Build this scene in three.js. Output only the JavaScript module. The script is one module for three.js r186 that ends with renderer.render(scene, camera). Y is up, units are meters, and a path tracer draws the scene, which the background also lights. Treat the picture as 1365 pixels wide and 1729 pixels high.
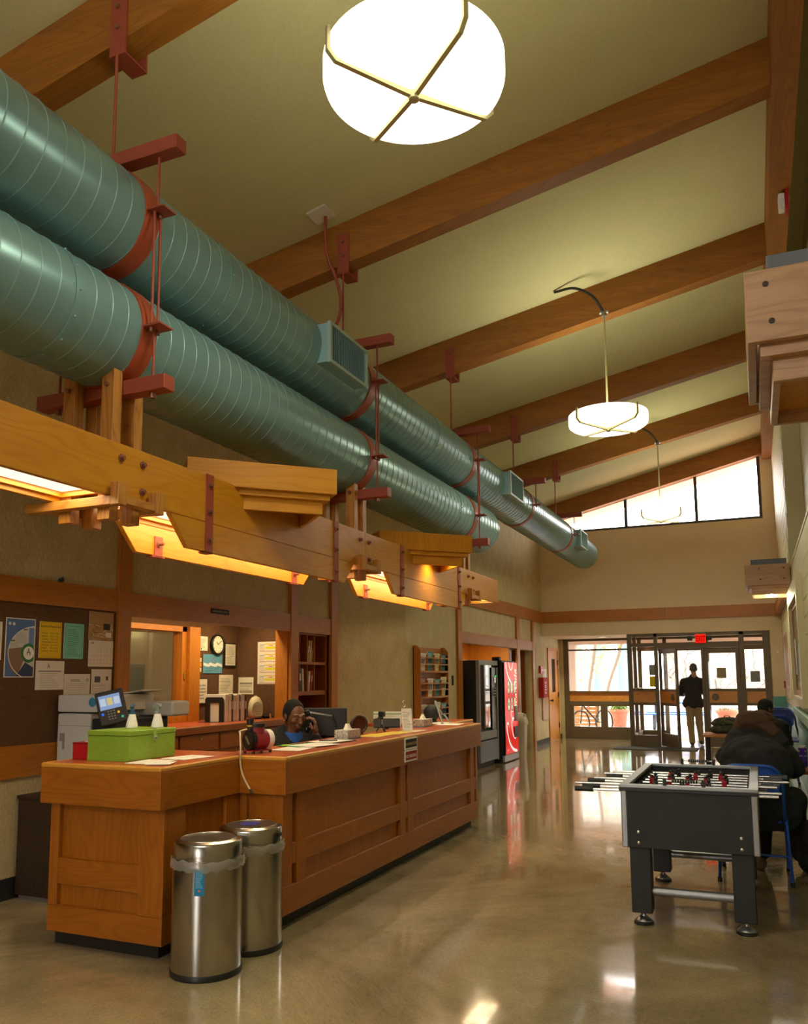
import * as THREE from 'three';
import { mergeGeometries, mergeVertices, toCreasedNormals } from 'three/addons/utils/BufferGeometryUtils.js';
import { RoundedBoxGeometry } from 'three/addons/geometries/RoundedBoxGeometry.js';
import { ImprovedNoise } from 'three/addons/math/ImprovedNoise.js';
import { MarchingCubes } from 'three/addons/objects/MarchingCubes.js';
import { RectAreaLightUniformsLib } from 'three/addons/lights/RectAreaLightUniformsLib.js';
RectAreaLightUniformsLib.init();

// ---------- camera, sky, exposure ----------
const scene = new THREE.Scene();
const camera = new THREE.PerspectiveCamera(2 * Math.atan(982.5 / 1374) * 180 / Math.PI, 1365 / 1729, 0.05, 200);
camera.setViewOffset(1365, 1965, 0, 0, 1365, 1729);
camera.position.set(0, 1.55, 0);
camera.rotation.order = 'YXZ';
camera.rotation.set(6.7185 * Math.PI / 180, 23.2308 * Math.PI / 180, -0.45426 * Math.PI / 180);
const renderer = new THREE.WebGLRenderer({ antialias: true });
renderer.toneMapping = THREE.LinearToneMapping;
renderer.toneMappingExposure = 1.25;
renderer.shadowMap.enabled = true;
scene.background = new THREE.Color(1.0, 0.97, 0.93);   // bright overcast sky
scene.backgroundIntensity = 8.5;
const LAMP = new THREE.Color(1.0, 0.98, 0.66), WARM = new THREE.Color(1.0, 0.8, 0.46);
const PENDANT_DOWN = 18, PENDANT_UP = 12, TROUGH = 7, ALCOVE = 42;

// ---------- helpers ----------
let seed = 7;
const rnd = () => { seed = (seed * 16807) % 2147483647; return seed / 2147483647; };
const rr = (a, b) => a + (b - a) * rnd();
const V = (x, y, z) => new THREE.Vector3(x, y, z);
const noise = new ImprovedNoise();
const used = {};
const numbered = (n) => { used[n] = (used[n] || 0) + 1; return used[n] === 1 ? n : n + '_' + String(used[n] - 1).padStart(3, '0'); };
function thing(name, label, category, group) {
  const o = new THREE.Group(); o.name = numbered(name); o.userData = { label, category }; if (group) o.userData.group = group; scene.add(o); return o;
}
function single(name, label, category, geo, mat, group) {
  const o = new THREE.Mesh(geo, mat); o.name = numbered(name); o.userData = { label, category }; if (group) o.userData.group = group; scene.add(o); return o;
}
function part(parent, name, geo, mat, label) { const o = new THREE.Mesh(geo, mat); o.name = name; if (label) o.userData.label = label; parent.add(o); return o; }
function struct(name, geo, mat, label) { const o = geo ? new THREE.Mesh(geo, mat) : new THREE.Group(); o.name = name; o.userData = { kind: 'structure' }; if (label) o.userData.label = label; scene.add(o); return o; }
const norm = (g) => { let h = g.index ? g.toNonIndexed() : g; for (const k of Object.keys(h.attributes)) if (!['position', 'normal', 'uv'].includes(k)) h.deleteAttribute(k); if (!h.attributes.uv) h.setAttribute('uv', new THREE.BufferAttribute(new Float32Array(h.attributes.position.count * 2), 2)); if (!h.attributes.normal) h.computeVertexNormals(); return h; };
const mg = (l) => mergeGeometries(l.map(norm));
// uv in metres by the face's main direction; 'a' is the axis the grain runs along
function uvm(g, a = 'z', su = 1, sv = 1) {
  g = norm(g); const p = g.attributes.position, n = g.attributes.normal, u = new Float32Array(p.count * 2); const ou = rnd() * 3, ov = rnd() * 3;
  const ax = { x: 0, y: 1, z: 2 }[a]; const arr = p.array, nn = n.array;
  for (let i = 0; i < p.count; i++) {
    const c = [arr[i * 3], arr[i * 3 + 1], arr[i * 3 + 2]]; const N = [Math.abs(nn[i * 3]), Math.abs(nn[i * 3 + 1]), Math.abs(nn[i * 3 + 2])];
    const d = N[0] > N[1] ? (N[0] > N[2] ? 0 : 2) : (N[1] > N[2] ? 1 : 2);
    const o = [0, 1, 2].filter((k) => k !== d); let U, W;
    if (o.includes(ax)) { U = c[ax]; W = c[o[0] === ax ? o[1] : o[0]]; } else { U = c[o[0]]; W = c[o[1]]; }
    u[i * 2] = (U + ou) / su; u[i * 2 + 1] = (W + ov) / sv;
  }
  g.setAttribute('uv', new THREE.BufferAttribute(u, 2)); return g;
}
function bx(x0, x1, y0, y1, z0, z1, r = 0) {
  const w = Math.abs(x1 - x0), h = Math.abs(y1 - y0), d = Math.abs(z1 - z0);
  const g = r > 0 ? new RoundedBoxGeometry(w, h, d, 1, Math.min(r, w / 2.1, h / 2.1, d / 2.1)) : new THREE.BoxGeometry(w, h, d);
  g.translate((x0 + x1) / 2, (y0 + y1) / 2, (z0 + z1) / 2); return g;
}
const bc = (x, y, z, w, h, d, r = 0) => bx(x - w / 2, x + w / 2, y - h / 2, y + h / 2, z - d / 2, z + d / 2, r);
function cyl(a, b, r, seg = 10, r2 = r) {
  const d = V().subVectors(b, a), L = d.length(); const g = new THREE.CylinderGeometry(r2, r, L, seg);
  g.translate(0, L / 2, 0); g.applyQuaternion(new THREE.Quaternion().setFromUnitVectors(V(0, 1, 0), d.normalize())); g.translate(a.x, a.y, a.z); return g;
}
const tube = (pts, r, seg = 24, rad = 7) => new THREE.TubeGeometry(new THREE.CatmullRomCurve3(pts), seg, r, rad);
function lathe(pr, seg = 32, x = 0, y = 0, z = 0) { const g = new THREE.LatheGeometry(pr.map((p) => new THREE.Vector2(p[0], p[1])), seg); g.translate(x, y, z); return g; }
// extrude a 2-D outline: plane 'zy' lies along the hall (thickness in x), 'xy' faces the hall (thickness in z), 'xz' is a plan (thickness in y)
function ext(pts, plane, from, to, holes = [], bevel = 0) {
  const s = new THREE.Shape(pts.map((p) => new THREE.Vector2(p[0], p[1])));
  for (const h of holes) s.holes.push(new THREE.Path(h.map((p) => new THREE.Vector2(p[0], p[1]))));
  const t = Math.abs(to - from), lo = Math.min(from, to);
  const g = new THREE.ExtrudeGeometry(s, { depth: t - 2 * bevel, bevelEnabled: bevel > 0, bevelSize: bevel, bevelThickness: bevel, bevelSegments: 1, bevelOffset: -bevel, curveSegments: 16 });
  g.translate(0, 0, bevel);
  const m = new THREE.Matrix4();
  if (plane === 'xy') m.makeTranslation(0, 0, lo);
  else if (plane === 'zy') m.set(0, 0, -1, lo + t, 0, 1, 0, 0, 1, 0, 0, 0, 0, 0, 0, 1);
  else m.set(1, 0, 0, 0, 0, 0, -1, lo + t, 0, 1, 0, 0, 0, 0, 0, 1);
  g.applyMatrix4(m); return g;
}
const rect = (a0, a1, b0, b1) => [[a0, b0], [a1, b0], [a1, b1], [a0, b1]];
const T = (g, x = 0, y = 0, z = 0, rx = 0, ry = 0, rz = 0, s = 1) => { g.applyMatrix4(new THREE.Matrix4().compose(V(x, y, z), new THREE.Quaternion().setFromEuler(new THREE.Euler(rx, ry, rz, 'YXZ')), typeof s === 'number' ? V(s, s, s) : s)); return g; };

// ---------- textures and materials ----------
function dataTex(w, h, f, srgb = true) {
  const d = new Uint8Array(w * h * 4);
  for (let y = 0; y < h; y++) for (let x = 0; x < w; x++) { const c = f(x / w, y / h, x, y), i = (y * w + x) * 4; d[i] = Math.max(0, Math.min(255, c[0])); d[i + 1] = Math.max(0, Math.min(255, c[1])); d[i + 2] = Math.max(0, Math.min(255, c[2])); d[i + 3] = 255; }
  const t = new THREE.DataTexture(d, w, h); t.magFilter = THREE.LinearFilter; t.minFilter = THREE.LinearMipmapLinearFilter; t.generateMipmaps = true; t.wrapS = t.wrapT = THREE.RepeatWrapping; if (srgb) t.colorSpace = THREE.SRGBColorSpace; t.needsUpdate = true; return t;
}
// noise that repeats over the unit square
const tn = (u, v, fu, fv, z) => { const a = u * Math.PI * 2, b = v * Math.PI * 2; return noise.noise(Math.cos(a) * fu / 6.283 + 11 + z, Math.sin(a) * fu / 6.283 + Math.cos(b) * fv / 6.283, Math.sin(b) * fv / 6.283 + z * 1.7); };
const mix = (a, b, t) => a.map((q, i) => q + (b[i] - q) * t);
// flat-sawn oak: long cathedral bands along u, fine pores
function oakTex(light, dark, z, contrast = 1) {
  return dataTex(512, 512, (u, v) => {
    const warp = tn(u, v, 2.2, 3, z) * 1.6 + tn(u, v, 5, 9, z + 3) * 0.3;
    const ring = Math.abs(((v * 9 + warp * 2.2) % 1 + 1) % 1 - 0.5) * 2;
    const pore = tn(u, v, 10, 260, z + 5) * 0.5 + tn(u, v, 26, 500, z + 8) * 0.4;
    const patch = tn(u, v, 3, 5, z + 13) * 0.5;
    const t = Math.max(0, Math.min(1, 0.45 + (ring ** 3 * 0.5 - 0.18) * contrast + pore * 0.55 * contrast + patch * 0.4));
    return mix(light, dark, t);
  });
}
const oakBump = dataTex(512, 512, (u, v) => { const p = 150 + tn(u, v, 8, 300, 2) * 120; return [p, p, p]; }, false);
const matW = (light, dark, z, rough = 0.45, contrast = 1) => new THREE.MeshStandardMaterial({ map: oakTex(light, dark, z, contrast), roughness: rough, bumpMap: oakBump, bumpScale: 0.0006 });
const std = (c, rough = 0.6, metal = 0, o = {}) => new THREE.MeshStandardMaterial({ color: c, roughness: rough, metalness: metal, ...o });
const M = {
  beam: matW([178, 112, 32], [118, 70, 13], 1, 0.6, 0.55),
  fascia: matW([214, 150, 40], [178, 108, 16], 4, 0.38, 0.6),
  oak: matW([204, 142, 66], [150, 90, 30], 7, 0.45, 1.1),
  counter: matW([180, 106, 25], [130, 68, 8], 9, 0.34, 0.6),
  rail: matW([196, 122, 30], [148, 86, 14], 12, 0.45, 0.6),
  paleoak: matW([196, 152, 108], [150, 106, 68], 15, 0.42, 0.8),
  door: matW([216, 148, 66], [180, 108, 36], 17, 0.4, 0.9),
  darkwood: matW([64, 42, 26], [34, 22, 14], 19, 0.5, 0.8),
  laminate: std('#b4542c', 0.28),
  edge: matW([226, 166, 72], [190, 124, 40], 22, 0.35, 0.7),
  rust: std('#9a4530', 0.55), rustband: std('#a84a2a', 0.45), bolt: std('#8d5a48', 0.4, 0.3),
  black: std('#1a1918', 0.45), blackgloss: std('#101010', 0.2), dark: std('#2c2a28', 0.6), bronze: std('#66563f', 0.5, 0.2),
  grey: std('#8c8b88', 0.5), white: std('#e6e2da', 0.5), paper: std('#ece8de', 0.8), chrome: std('#d8d8d6', 0.18, 1), alu: std('#a9aaab', 0.35, 0.85), brass: std('#b89848', 0.35, 0.8),
  red: std('#b01218', 0.4), glass: new THREE.MeshPhysicalMaterial({ color: '#ffffff', transmission: 1, thickness: 0, roughness: 0.02, ior: 1.45 }),
};
const W = (g, a, s = 1.5, t = 0.5) => uvm(g, a, s, t);   // wood: texture is 1.5 m along the grain, 0.5 m across

// plaster, vinyl, block and concrete
const burlapBump = dataTex(512, 512, (u, v) => { const p = 128 + tn(u, v, 180, 180, 3) * 70 + tn(u, v, 60, 300, 5) * 60; return [p, p, p]; }, false);
const wallTex = (c, z, amp = 10) => dataTex(512, 512, (u, v) => { const t = tn(u, v, 30, 60, z) * amp + tn(u, v, 150, 240, z + 2) * amp * 1.2 + tn(u, v, 4, 5, z + 7) * amp * 0.7; return [c[0] + t, c[1] + t, c[2] + t * 0.8]; });
M.vinyl = new THREE.MeshStandardMaterial({ map: wallTex([196, 176, 132], 31, 16), roughness: 0.8, bumpMap: burlapBump, bumpScale: 0.0012 });
M.plaster = new THREE.MeshStandardMaterial({ map: wallTex([226, 202, 166], 33, 4), roughness: 0.85, bumpMap: burlapBump, bumpScale: 0.0005 });
M.ceiling = new THREE.MeshStandardMaterial({ map: wallTex([216, 211, 164], 35, 4), roughness: 0.9, bumpMap: burlapBump, bumpScale: 0.0006 });
M.cream = new THREE.MeshStandardMaterial({ map: wallTex([206, 196, 152], 37, 4), roughness: 0.5 });
M.teal = new THREE.MeshStandardMaterial({ map: wallTex([86, 150, 138], 39, 4), roughness: 0.4 });
M.brown = new THREE.MeshStandardMaterial({ map: wallTex([96, 66, 38], 41, 8), roughness: 0.9 });
const floorTex = dataTex(1024, 1024, (u, v) => {
  const a = tn(u, v, 5, 5, 51) * 26 + tn(u, v, 14, 14, 52) * 16 + tn(u, v, 45, 45, 53) * 9 + tn(u, v, 260, 260, 54) * 11;
  const sp = tn(u, v, 400, 400, 57); const s = sp > 0.44 ? -11 : sp < -0.45 ? 8 : 0;
  return [164 + a + s, 146 + a * 0.95 + s, 112 + a * 0.8 + s];
});
const floorRough = dataTex(512, 512, (u, v) => { const r = 30 + tn(u, v, 6, 6, 61) * 20 + tn(u, v, 30, 30, 62) * 18 + tn(u, v, 120, 120, 63) * 12; return [0, r, 0]; }, false);
M.floor = new THREE.MeshPhysicalMaterial({ map: floorTex, roughness: 1.0, roughnessMap: floorRough, clearcoat: 0.5, clearcoatRoughness: 0.05 });
// ---------- the room ----------
const LW = -5.0, FW = -4.6, RW = 0.555, ZF = -18.95, ZB = 3.6, ZD = -20.8, ZS = -10.75;
const ceilY = (x) => 6.72 + 0.24 * (x - 0.45);
struct('floor', uvm(bx(-6.6, 2, -0.12, 0, -20.9, ZB + 0.2), 'x', 4, 4), M.floor);
{ // sloped ceiling
  const g = ext([[-6.6, ceilY(-6.6)], [2, ceilY(2)], [2, ceilY(2) + 0.3], [-6.6, ceilY(-6.6) + 0.3]], 'xy', ZF - 0.25, ZB + 0.2);
  struct('ceiling', uvm(g, 'z', 1.2, 1.2), M.ceiling);
}
// left wall with the staff alcove, the pigeonhole niche and the step forward
struct('wall_left', uvm(mg([
  bx(LW - 0.15, LW, 0, 5.7, -5.47, ZB), bx(LW - 0.15, LW, 2.12, 5.7, -9.28, -5.47), bx(LW - 0.15, LW, 0, 5.7, -9.36, -9.28), bx(LW - 0.15, LW, 0, 0.3, -9.28, -5.47),
  ext([[LW, -9.36], [FW, ZS], [FW - 0.15, ZS - 0.02], [LW - 0.15, -9.36]], 'xz', 0, 5.7),
  bx(FW - 0.15, FW, 0, 5.7, -13.0, ZS), bx(FW - 0.15, FW, 2.15, 5.7, -16.7, -13.0), bx(FW - 0.15, FW, 2.13, 5.7, -17.9, -16.7), bx(FW - 0.15, FW, 0, 5.7, -19.4, -17.9),
  bx(FW - 0.15, FW, 0, 5.7, ZD - 0.1, -20.45), bx(FW - 0.15, FW, 2.2, 2.9, -20.45, -19.4),
]), 'y', 0.9, 0.9), M.vinyl);
// far wall with sloped clerestory opening, soffit and the wall strip above the doors
const winTop = (x) => 5.739 + 0.209 * (x + 2.573);
struct('wall_far', uvm(mg([
  ext([[FW - 0.15, 2.49], [1.2, 2.49], [1.2, 7], [FW - 0.15, 5.8]], 'xy', ZF - 0.22, ZF, [[[-4.1, 4.915], [0.31, 4.915], [0.31, winTop(0.31)], [-4.1, winTop(-4.1)]]]),
  bx(0.31, 1.2, 0, 2.49, -19.15, ZF - 0.0),
]), 'x', 1.2, 1.2), M.plaster);
struct('ceiling_eave', ext([[-6.6, ceilY(-6.6) - 0.36], [2, ceilY(2) - 0.36], [2, ceilY(2) + 0.2], [-6.6, ceilY(-6.6) + 0.2]], 'xy', ZF - 0.95, ZF - 0.26), std('#dcb8a8', 0.9), 'pale pink underside of the roof eave outside');
struct('ceiling_entry', uvm(bx(FW - 0.2, 1.2, 2.49, 2.6, -20.95, ZF - 0.2), 'x', 1.2, 1.2), M.plaster, 'flat plaster ceiling over the glazed entrance');
struct('wall_entry_end', uvm(mg([bx(FW - 0.02, -4.5, 0, 2.49, ZD - 0.1, ZD + 0.05), bx(0.27, 1.2, 0, 2.6, ZD - 0.1, -19.15)]), 'y', 0.9, 0.9), M.vinyl);
// wall behind the camera: another glazed end with a clerestory
struct('wall_near', uvm(mg([
  ext([[-5.2, 0], [2, 0], [2, 7.2], [-5.2, 5.6]], 'xy', ZB, ZB + 0.2, [[[-4.2, 3.9], [0.3, 3.9], [0.3, 5.6], [-4.2, 4.8]], rect(-3.0, -2.0, 0.1, 2.2)]),
]), 'x', 1.2, 1.2), M.plaster);
struct('window_1', bx(-4.2, 0.3, 3.9, 6.1, ZB + 0.08, ZB + 0.09), M.glass);
struct('window_2', bx(-3.0, -2.0, 0.1, 2.2, ZB + 0.08, ZB + 0.09), M.glass);
// staff alcove and niche shells
const alc = struct('wall_alcove', mg([
  bx(-5.85, -5.7, 0, 2.4, -6.2, -5.5), bx(-5.85, -5.7, 0, 1.14, -7.2, -6.2), bx(-5.85, -5.7, 2.1, 2.4, -7.2, -6.2), bx(-5.85, -5.7, 0, 2.4, -8.3, -7.2), bx(-5.7, LW - 0.15, 0, 2.3, -8.3, -8.2), bx(-5.7, LW - 0.15, 0, 2.3, -5.5, -5.4), bx(-5.85, -5.7, 0, 2.4, -9.5, -8.3), bx(-5.85, LW - 0.15, 0, 2.4, -9.5, -9.38)]), M.brown, 'brown papered alcove behind the counter');
struct('ceiling_alcove', W(bx(-5.85, LW - 0.15, 2.3, 2.38, -9.4, -5.4), 'z'), M.rail);
struct('wall_office', uvm(mg([bx(-8.2, -8.1, 0, 3, -9.5, -5), bx(-8.2, -5.85, 0, 3, -5.1, -5), bx(-8.2, -5.85, 0, 3, -9.5, -9.4), bx(-8.2, -5.85, 2.6, 2.7, -9.5, -5)]), 'y', 0.9, 0.9), M.plaster, 'office walls seen through the alcove window');
// right wall: painted block with an upper niche, teal below
{
  const g = mg([bx(RW, 1.0, 0, 3.15, -18.95, ZB), bx(RW, 1.3, 3.15, 7.2, -18.95, -13.5), bx(0.80, 1.3, 3.15, 7.2, -13.5, -5.5), bx(RW, 1.3, 3.15, 7.2, -5.5, ZB)]);
  const w = struct('wall_right', uvm(g, 'z', 1.2, 1.2), M.cream);
  // face blocks: courses 0.2 m high, 0.4 m long, proud of the joints
  const b = new RoundedBoxGeometry(0.012, 0.193, 0.393, 1, 0.005);
  const lower = [], upper = [];
  for (let r = 0; r < 32; r++) for (let z = -18.75 + (r % 2) * 0.2; z < -6; z += 0.4) {
    const y = 0.1 + r * 0.2; const m = new THREE.Matrix4();
    if (y < 3.1) m.makeTranslation(RW - 0.002, y, z); else if (z < -13.7) m.makeTranslation(RW - 0.002, y, z); else if (z > -13.3 && y > 3.3) m.makeTranslation(0.798, y, z); else continue;
    (y < 1.1 ? lower : upper).push(m);
  }
  for (const [l, mat, nm] of [[lower, M.teal, 'teal_blocks'], [upper, M.cream, 'cream_blocks']]) {
    const im = new THREE.InstancedMesh(b, mat, l.length); l.forEach((m, i) => im.setMatrixAt(i, m)); im.name = nm; im.userData.kind = 'stuff'; w.add(im);
  }
  part(w, 'ledge', bx(RW - 0.01, 0.8, 3.13, 3.16, -13.5, -5.5), M.cream);
  part(w, 'wainscot', bx(0.30, RW, 0, 1.1, ZF - 0.02, ZF + 0.006), M.teal, 'teal painted lower wall beside the doors');
}
// ---------- trim on the left wall ----------
let tn_ = 0; const trim = (g, a, m = M.rail, label) => struct('trim_' + (++tn_), W(g, a), m, label);
trim(bx(LW, LW + 0.03, 2.128, 2.315, -5.39, 0.5), 'z'); trim(bx(LW, LW + 0.03, 0.85, 1.08, -5.39, 0.5), 'z');
trim(bx(LW, LW + 0.04, 0, 5.6, -5.545, -5.39), 'y'); trim(bx(LW, LW + 0.03, 2.1, 2.305, -8.21, -5.545), 'z');
trim(bx(LW, LW + 0.04, 0, 5.6, -8.38, -8.21), 'y'); trim(bx(LW, LW + 0.03, 2.1, 2.305, -9.2, -8.38), 'z'); trim(bx(LW, LW + 0.04, 0, 5.6, -9.36, -9.2), 'y');
trim(bx(LW - 0.16, LW + 0.001, 1.1, 2.12, -8.215, -8.185), 'y'); trim(bx(FW, FW + 0.04, 0, 3.05, -13.12, -12.91), 'y'); trim(bx(FW, FW + 0.035, 2.14, 2.33, -16.6, -13.12), 'z'); trim(bx(FW, FW + 0.04, 0, 2.8, -16.82, -16.6), 'y');
trim(bx(FW, FW + 0.035, 2.13, 2.33, -17.9, -16.82), 'z'); trim(bx(FW, FW + 0.04, 0, 2.8, -18.05, -17.9), 'y');
trim(bx(FW, FW + 0.05, 2.80, 3.05, -18.95, -12.0), 'z'); trim(bx(FW, -1.78, 2.80, 3.06, ZF, ZF + 0.05), 'x'); trim(bx(-1.76, RW - 0.02, 2.80, 3.06, ZF, ZF + 0.05), 'x'); trim(bx(RW - 0.12, RW, 2.78, 3.0, ZF + 0.05, -14.4), 'z');
struct('baseboard_left', mg([bx(LW, LW + 0.015, 0, 0.15, -5.39, ZB), bx(FW, FW + 0.015, 0, 0.12, -12.91, ZS), bx(FW, FW + 0.015, 0, 0.12, -19.4, -18.05), bx(FW, FW + 0.015, 0, 0.12, ZD, -20.45)]), std('#22201f', 0.5));
{ const b = thing('bulletin_board', 'dark brown pin board between two oak rails on left wall', 'bulletin board'); part(b, 'panel', uvm(bx(LW, LW + 0.012, 1.08, 2.128, -5.39, 0.5), 'z'), M.brown); }
// ---------- roof beams ----------
const BZ = [[-3.44, -3.62], [-6.33, -6.75], [-9.22, -9.72], [-12.18, -12.7], [-15.1, -15.62]];
const bzAt = (i, x) => BZ[i][0] + (BZ[i][1] - BZ[i][0]) * (x + 4.2) / 4.7;
const whichBeam = ['nearest, above the near duct hanger', 'second from the camera', 'third from the camera, carrying the middle pendant', 'fourth from the camera', 'fifth from the camera, carrying the last pendant'];
BZ.forEach((b, i) => {
  const L = 5.5, x0 = -5.0, h = 0.42, half = 0.085;
  const g = ext([[-0.1, ceilY(x0 - 0.1) - h], [L, ceilY(x0 + L) - h], [L, ceilY(x0 + L) + 0.05], [-0.1, ceilY(x0 - 0.1) + 0.05]], 'xy', -2 * half, 0);
  const sk = (b[1] - b[0]) / 4.7; const p = g.attributes.position;
  for (let k = 0; k < p.count; k++) { const x = p.getX(k); p.setX(k, x0 + x); p.setZ(k, p.getZ(k) + b[0] + sk * (x0 + x + 4.2)); }
  g.computeVertexNormals();
  single('roof_beam', 'brown timber roof beam sloping up to the right, ' + whichBeam[i], 'beam', W(g, 'x', 1.6, 0.45), M.beam);
});
single('roof_beam', 'reddish timber roof beam along the top of the clerestory window', 'beam', W(ext([[-5, ceilY(-5) - 0.4], [0.5, ceilY(0.5) - 0.4], [0.5, ceilY(0.5) + 0.04], [-5, ceilY(-5) + 0.04]], 'xy', ZF, ZF + 0.17), 'x'), M.beam);
single('ridge_beam', 'long timber beam running along the top of the right block wall', 'beam', W(bx(0.36, RW, 6.2, 6.95, ZF, ZB), 'z'), M.beam);
// ---------- clerestory window ----------
{
  const w = struct('window_3', null, null, 'sloped clerestory window of three panes in the far wall');
  const xs = [-4.06, -2.575, -1.035, 0.28], f = 0.065, fm = std('#3c352e', 0.5);
  for (let i = 0; i < 3; i++) part(w, 'pane', ext([[xs[i], 4.93], [xs[i + 1], 4.93], [xs[i + 1], winTop(xs[i + 1])], [xs[i], winTop(xs[i])]], 'xy', ZF - 0.105, ZF - 0.1), M.glass);
  xs.forEach((x) => part(w, 'mullion', bc(x, (4.915 + winTop(x)) / 2, ZF - 0.1, f, winTop(x) - 4.915, 0.08), fm));
  part(w, 'sill', bx(-4.1, 0.31, 4.915, 4.97, ZF - 0.14, ZF - 0.02), fm);
  part(w, 'head', ext([[-4.1, winTop(-4.1) - 0.03], [0.31, winTop(0.31) - 0.03], [0.31, winTop(0.31)], [-4.1, winTop(-4.1)]], 'xy', ZF - 0.14, ZF - 0.04), fm);
}
// ---------- spiral ducts ----------
const DX = -3.34, DR = 0.305, HZ = [-3.46, -6.4, -9.32, -12.2, -15.12];
M.duct = std('#7ca2a8', 0.3, 0.3); M.ductseam = std('#84abb2', 0.4, 0.25); M.grille = std('#8fb4bd', 0.5, 0.1);
function duct(label, y, z1, bands, grilles, collars) {
  const t = thing('air_duct', label, 'duct'); const z0 = 2.6;
  const g = new THREE.CylinderGeometry(DR, DR, z0 - z1, 64, 1, true); g.rotateX(Math.PI / 2); g.translate(DX, y, (z0 + z1) / 2);
  const cap = new THREE.CircleGeometry(DR, 64); cap.rotateY(Math.PI); cap.translate(DX, y, z1);
  part(t, 'tube', mg([g, cap]), M.duct);
  const pitch = 0.118, turns = (z0 - z1) / pitch, n = Math.floor(turns * 48), pos = [], nor = [], idx = [];
  for (let i = 0; i <= n; i++) { // raised lock seam: a ridge of triangular section
    const a = i / 48 * Math.PI * 2, z = z0 - i / 48 * pitch, c = Math.cos(a), s = Math.sin(a);
    for (const [dr, dz] of [[0, 0.005], [0.0045, 0], [0, -0.005]]) { pos.push(DX + c * (DR + dr), y + s * (DR + dr), z + dz); nor.push(c, s, 0); }
    if (i) { const b = i * 3, q = b - 3; idx.push(q, q + 1, b, b, q + 1, b + 1, q + 1, q + 2, b + 1, b + 1, q + 2, b + 2); }
  }
  const sg = new THREE.BufferGeometry(); sg.setAttribute('position', new THREE.Float32BufferAttribute(pos, 3)); sg.setAttribute('normal', new THREE.Float32BufferAttribute(nor, 3)); sg.setIndex(idx); sg.computeVertexNormals();
  part(t, 'spiral_seam', sg, M.ductseam);
  const ring = (z, w, r, m, n2) => { const b = lathe([[DR, -w / 2], [r, -w / 2], [r, w / 2], [DR, w / 2]], 64); b.rotateX(Math.PI / 2); b.translate(DX, y, z); const o = part(t, n2, toCreasedNormals(b, 0.6), m); return o; };
  bands.forEach((z) => ring(z, 0.115, DR + 0.009, M.rustband, 'strap_band'));
  for (const z of collars) { ring(z, 0.05, DR + 0.005, M.duct, 'joint_collar'); const o = []; for (let k = 0; k < 14; k++) { const a = k / 14 * 6.283; o.push(T(new THREE.SphereGeometry(0.007, 6, 4), DX + Math.cos(a) * (DR + 0.006), y + Math.sin(a) * (DR + 0.006), z)); } part(t, 'rivets', mg(o), M.ductseam).userData.kind = 'stuff'; }
  for (const z of grilles) {
    const x1 = -2.95, w = 0.33, h = 0.17, v = part(t, 'air_grille', mg([bx(DX + 0.05, x1 - 0.031, y - h + 0.01, y - h + 0.03, z - w + 0.02, z + w - 0.02), bx(DX + 0.05, x1 - 0.031, y + h - 0.03, y + h - 0.01, z - w + 0.02, z + w - 0.02), bx(DX + 0.05, x1 - 0.031, y - h + 0.01, y + h - 0.01, z + w - 0.02, z + w), bx(DX + 0.05, x1 - 0.031, y - h + 0.01, y + h - 0.01, z - w, z - w + 0.02)]), M.grille);
    part(v, 'frame', mg([bx(x1 - 0.03, x1, y - h, y - h + 0.028, z - w + 0.02, z + w - 0.02), bx(x1 - 0.03, x1, y + h - 0.028, y + h, z - w + 0.02, z + w - 0.02), bx(x1 - 0.03, x1, y - h, y + h, z + w - 0.02, z + w + 0.01), bx(x1 - 0.03, x1, y - h, y + h, z - w - 0.01, z - w + 0.02)]), std('#9fb9b4', 0.45, 0.1));
    for (let k = 0; k < 22; k++) part(v, 'louver', T(new THREE.BoxGeometry(0.018, 2 * h - 0.058, 0.004), x1 - 0.02, y, z - w + 0.035 + k * (2 * w - 0.07) / 21, 0, -0.75, 0), M.grille);
    part(v, 'backing', bx(x1 - 0.09, x1 - 0.08, y - h + 0.03, y + h - 0.03, z - w + 0.02, z + w - 0.02), M.black);
  }
}
duct('long upper blue green spiral air duct with three side grilles', 4.2, -17.8, HZ, [-5.78, -10.95, -15.85], [-4.25, -8.1, -11.9]);
duct('shorter lower blue green spiral air duct above the wooden light beam', 3.51, -10.3, HZ.slice(0, 3), [], [-2.95, -8.8]);
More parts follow.
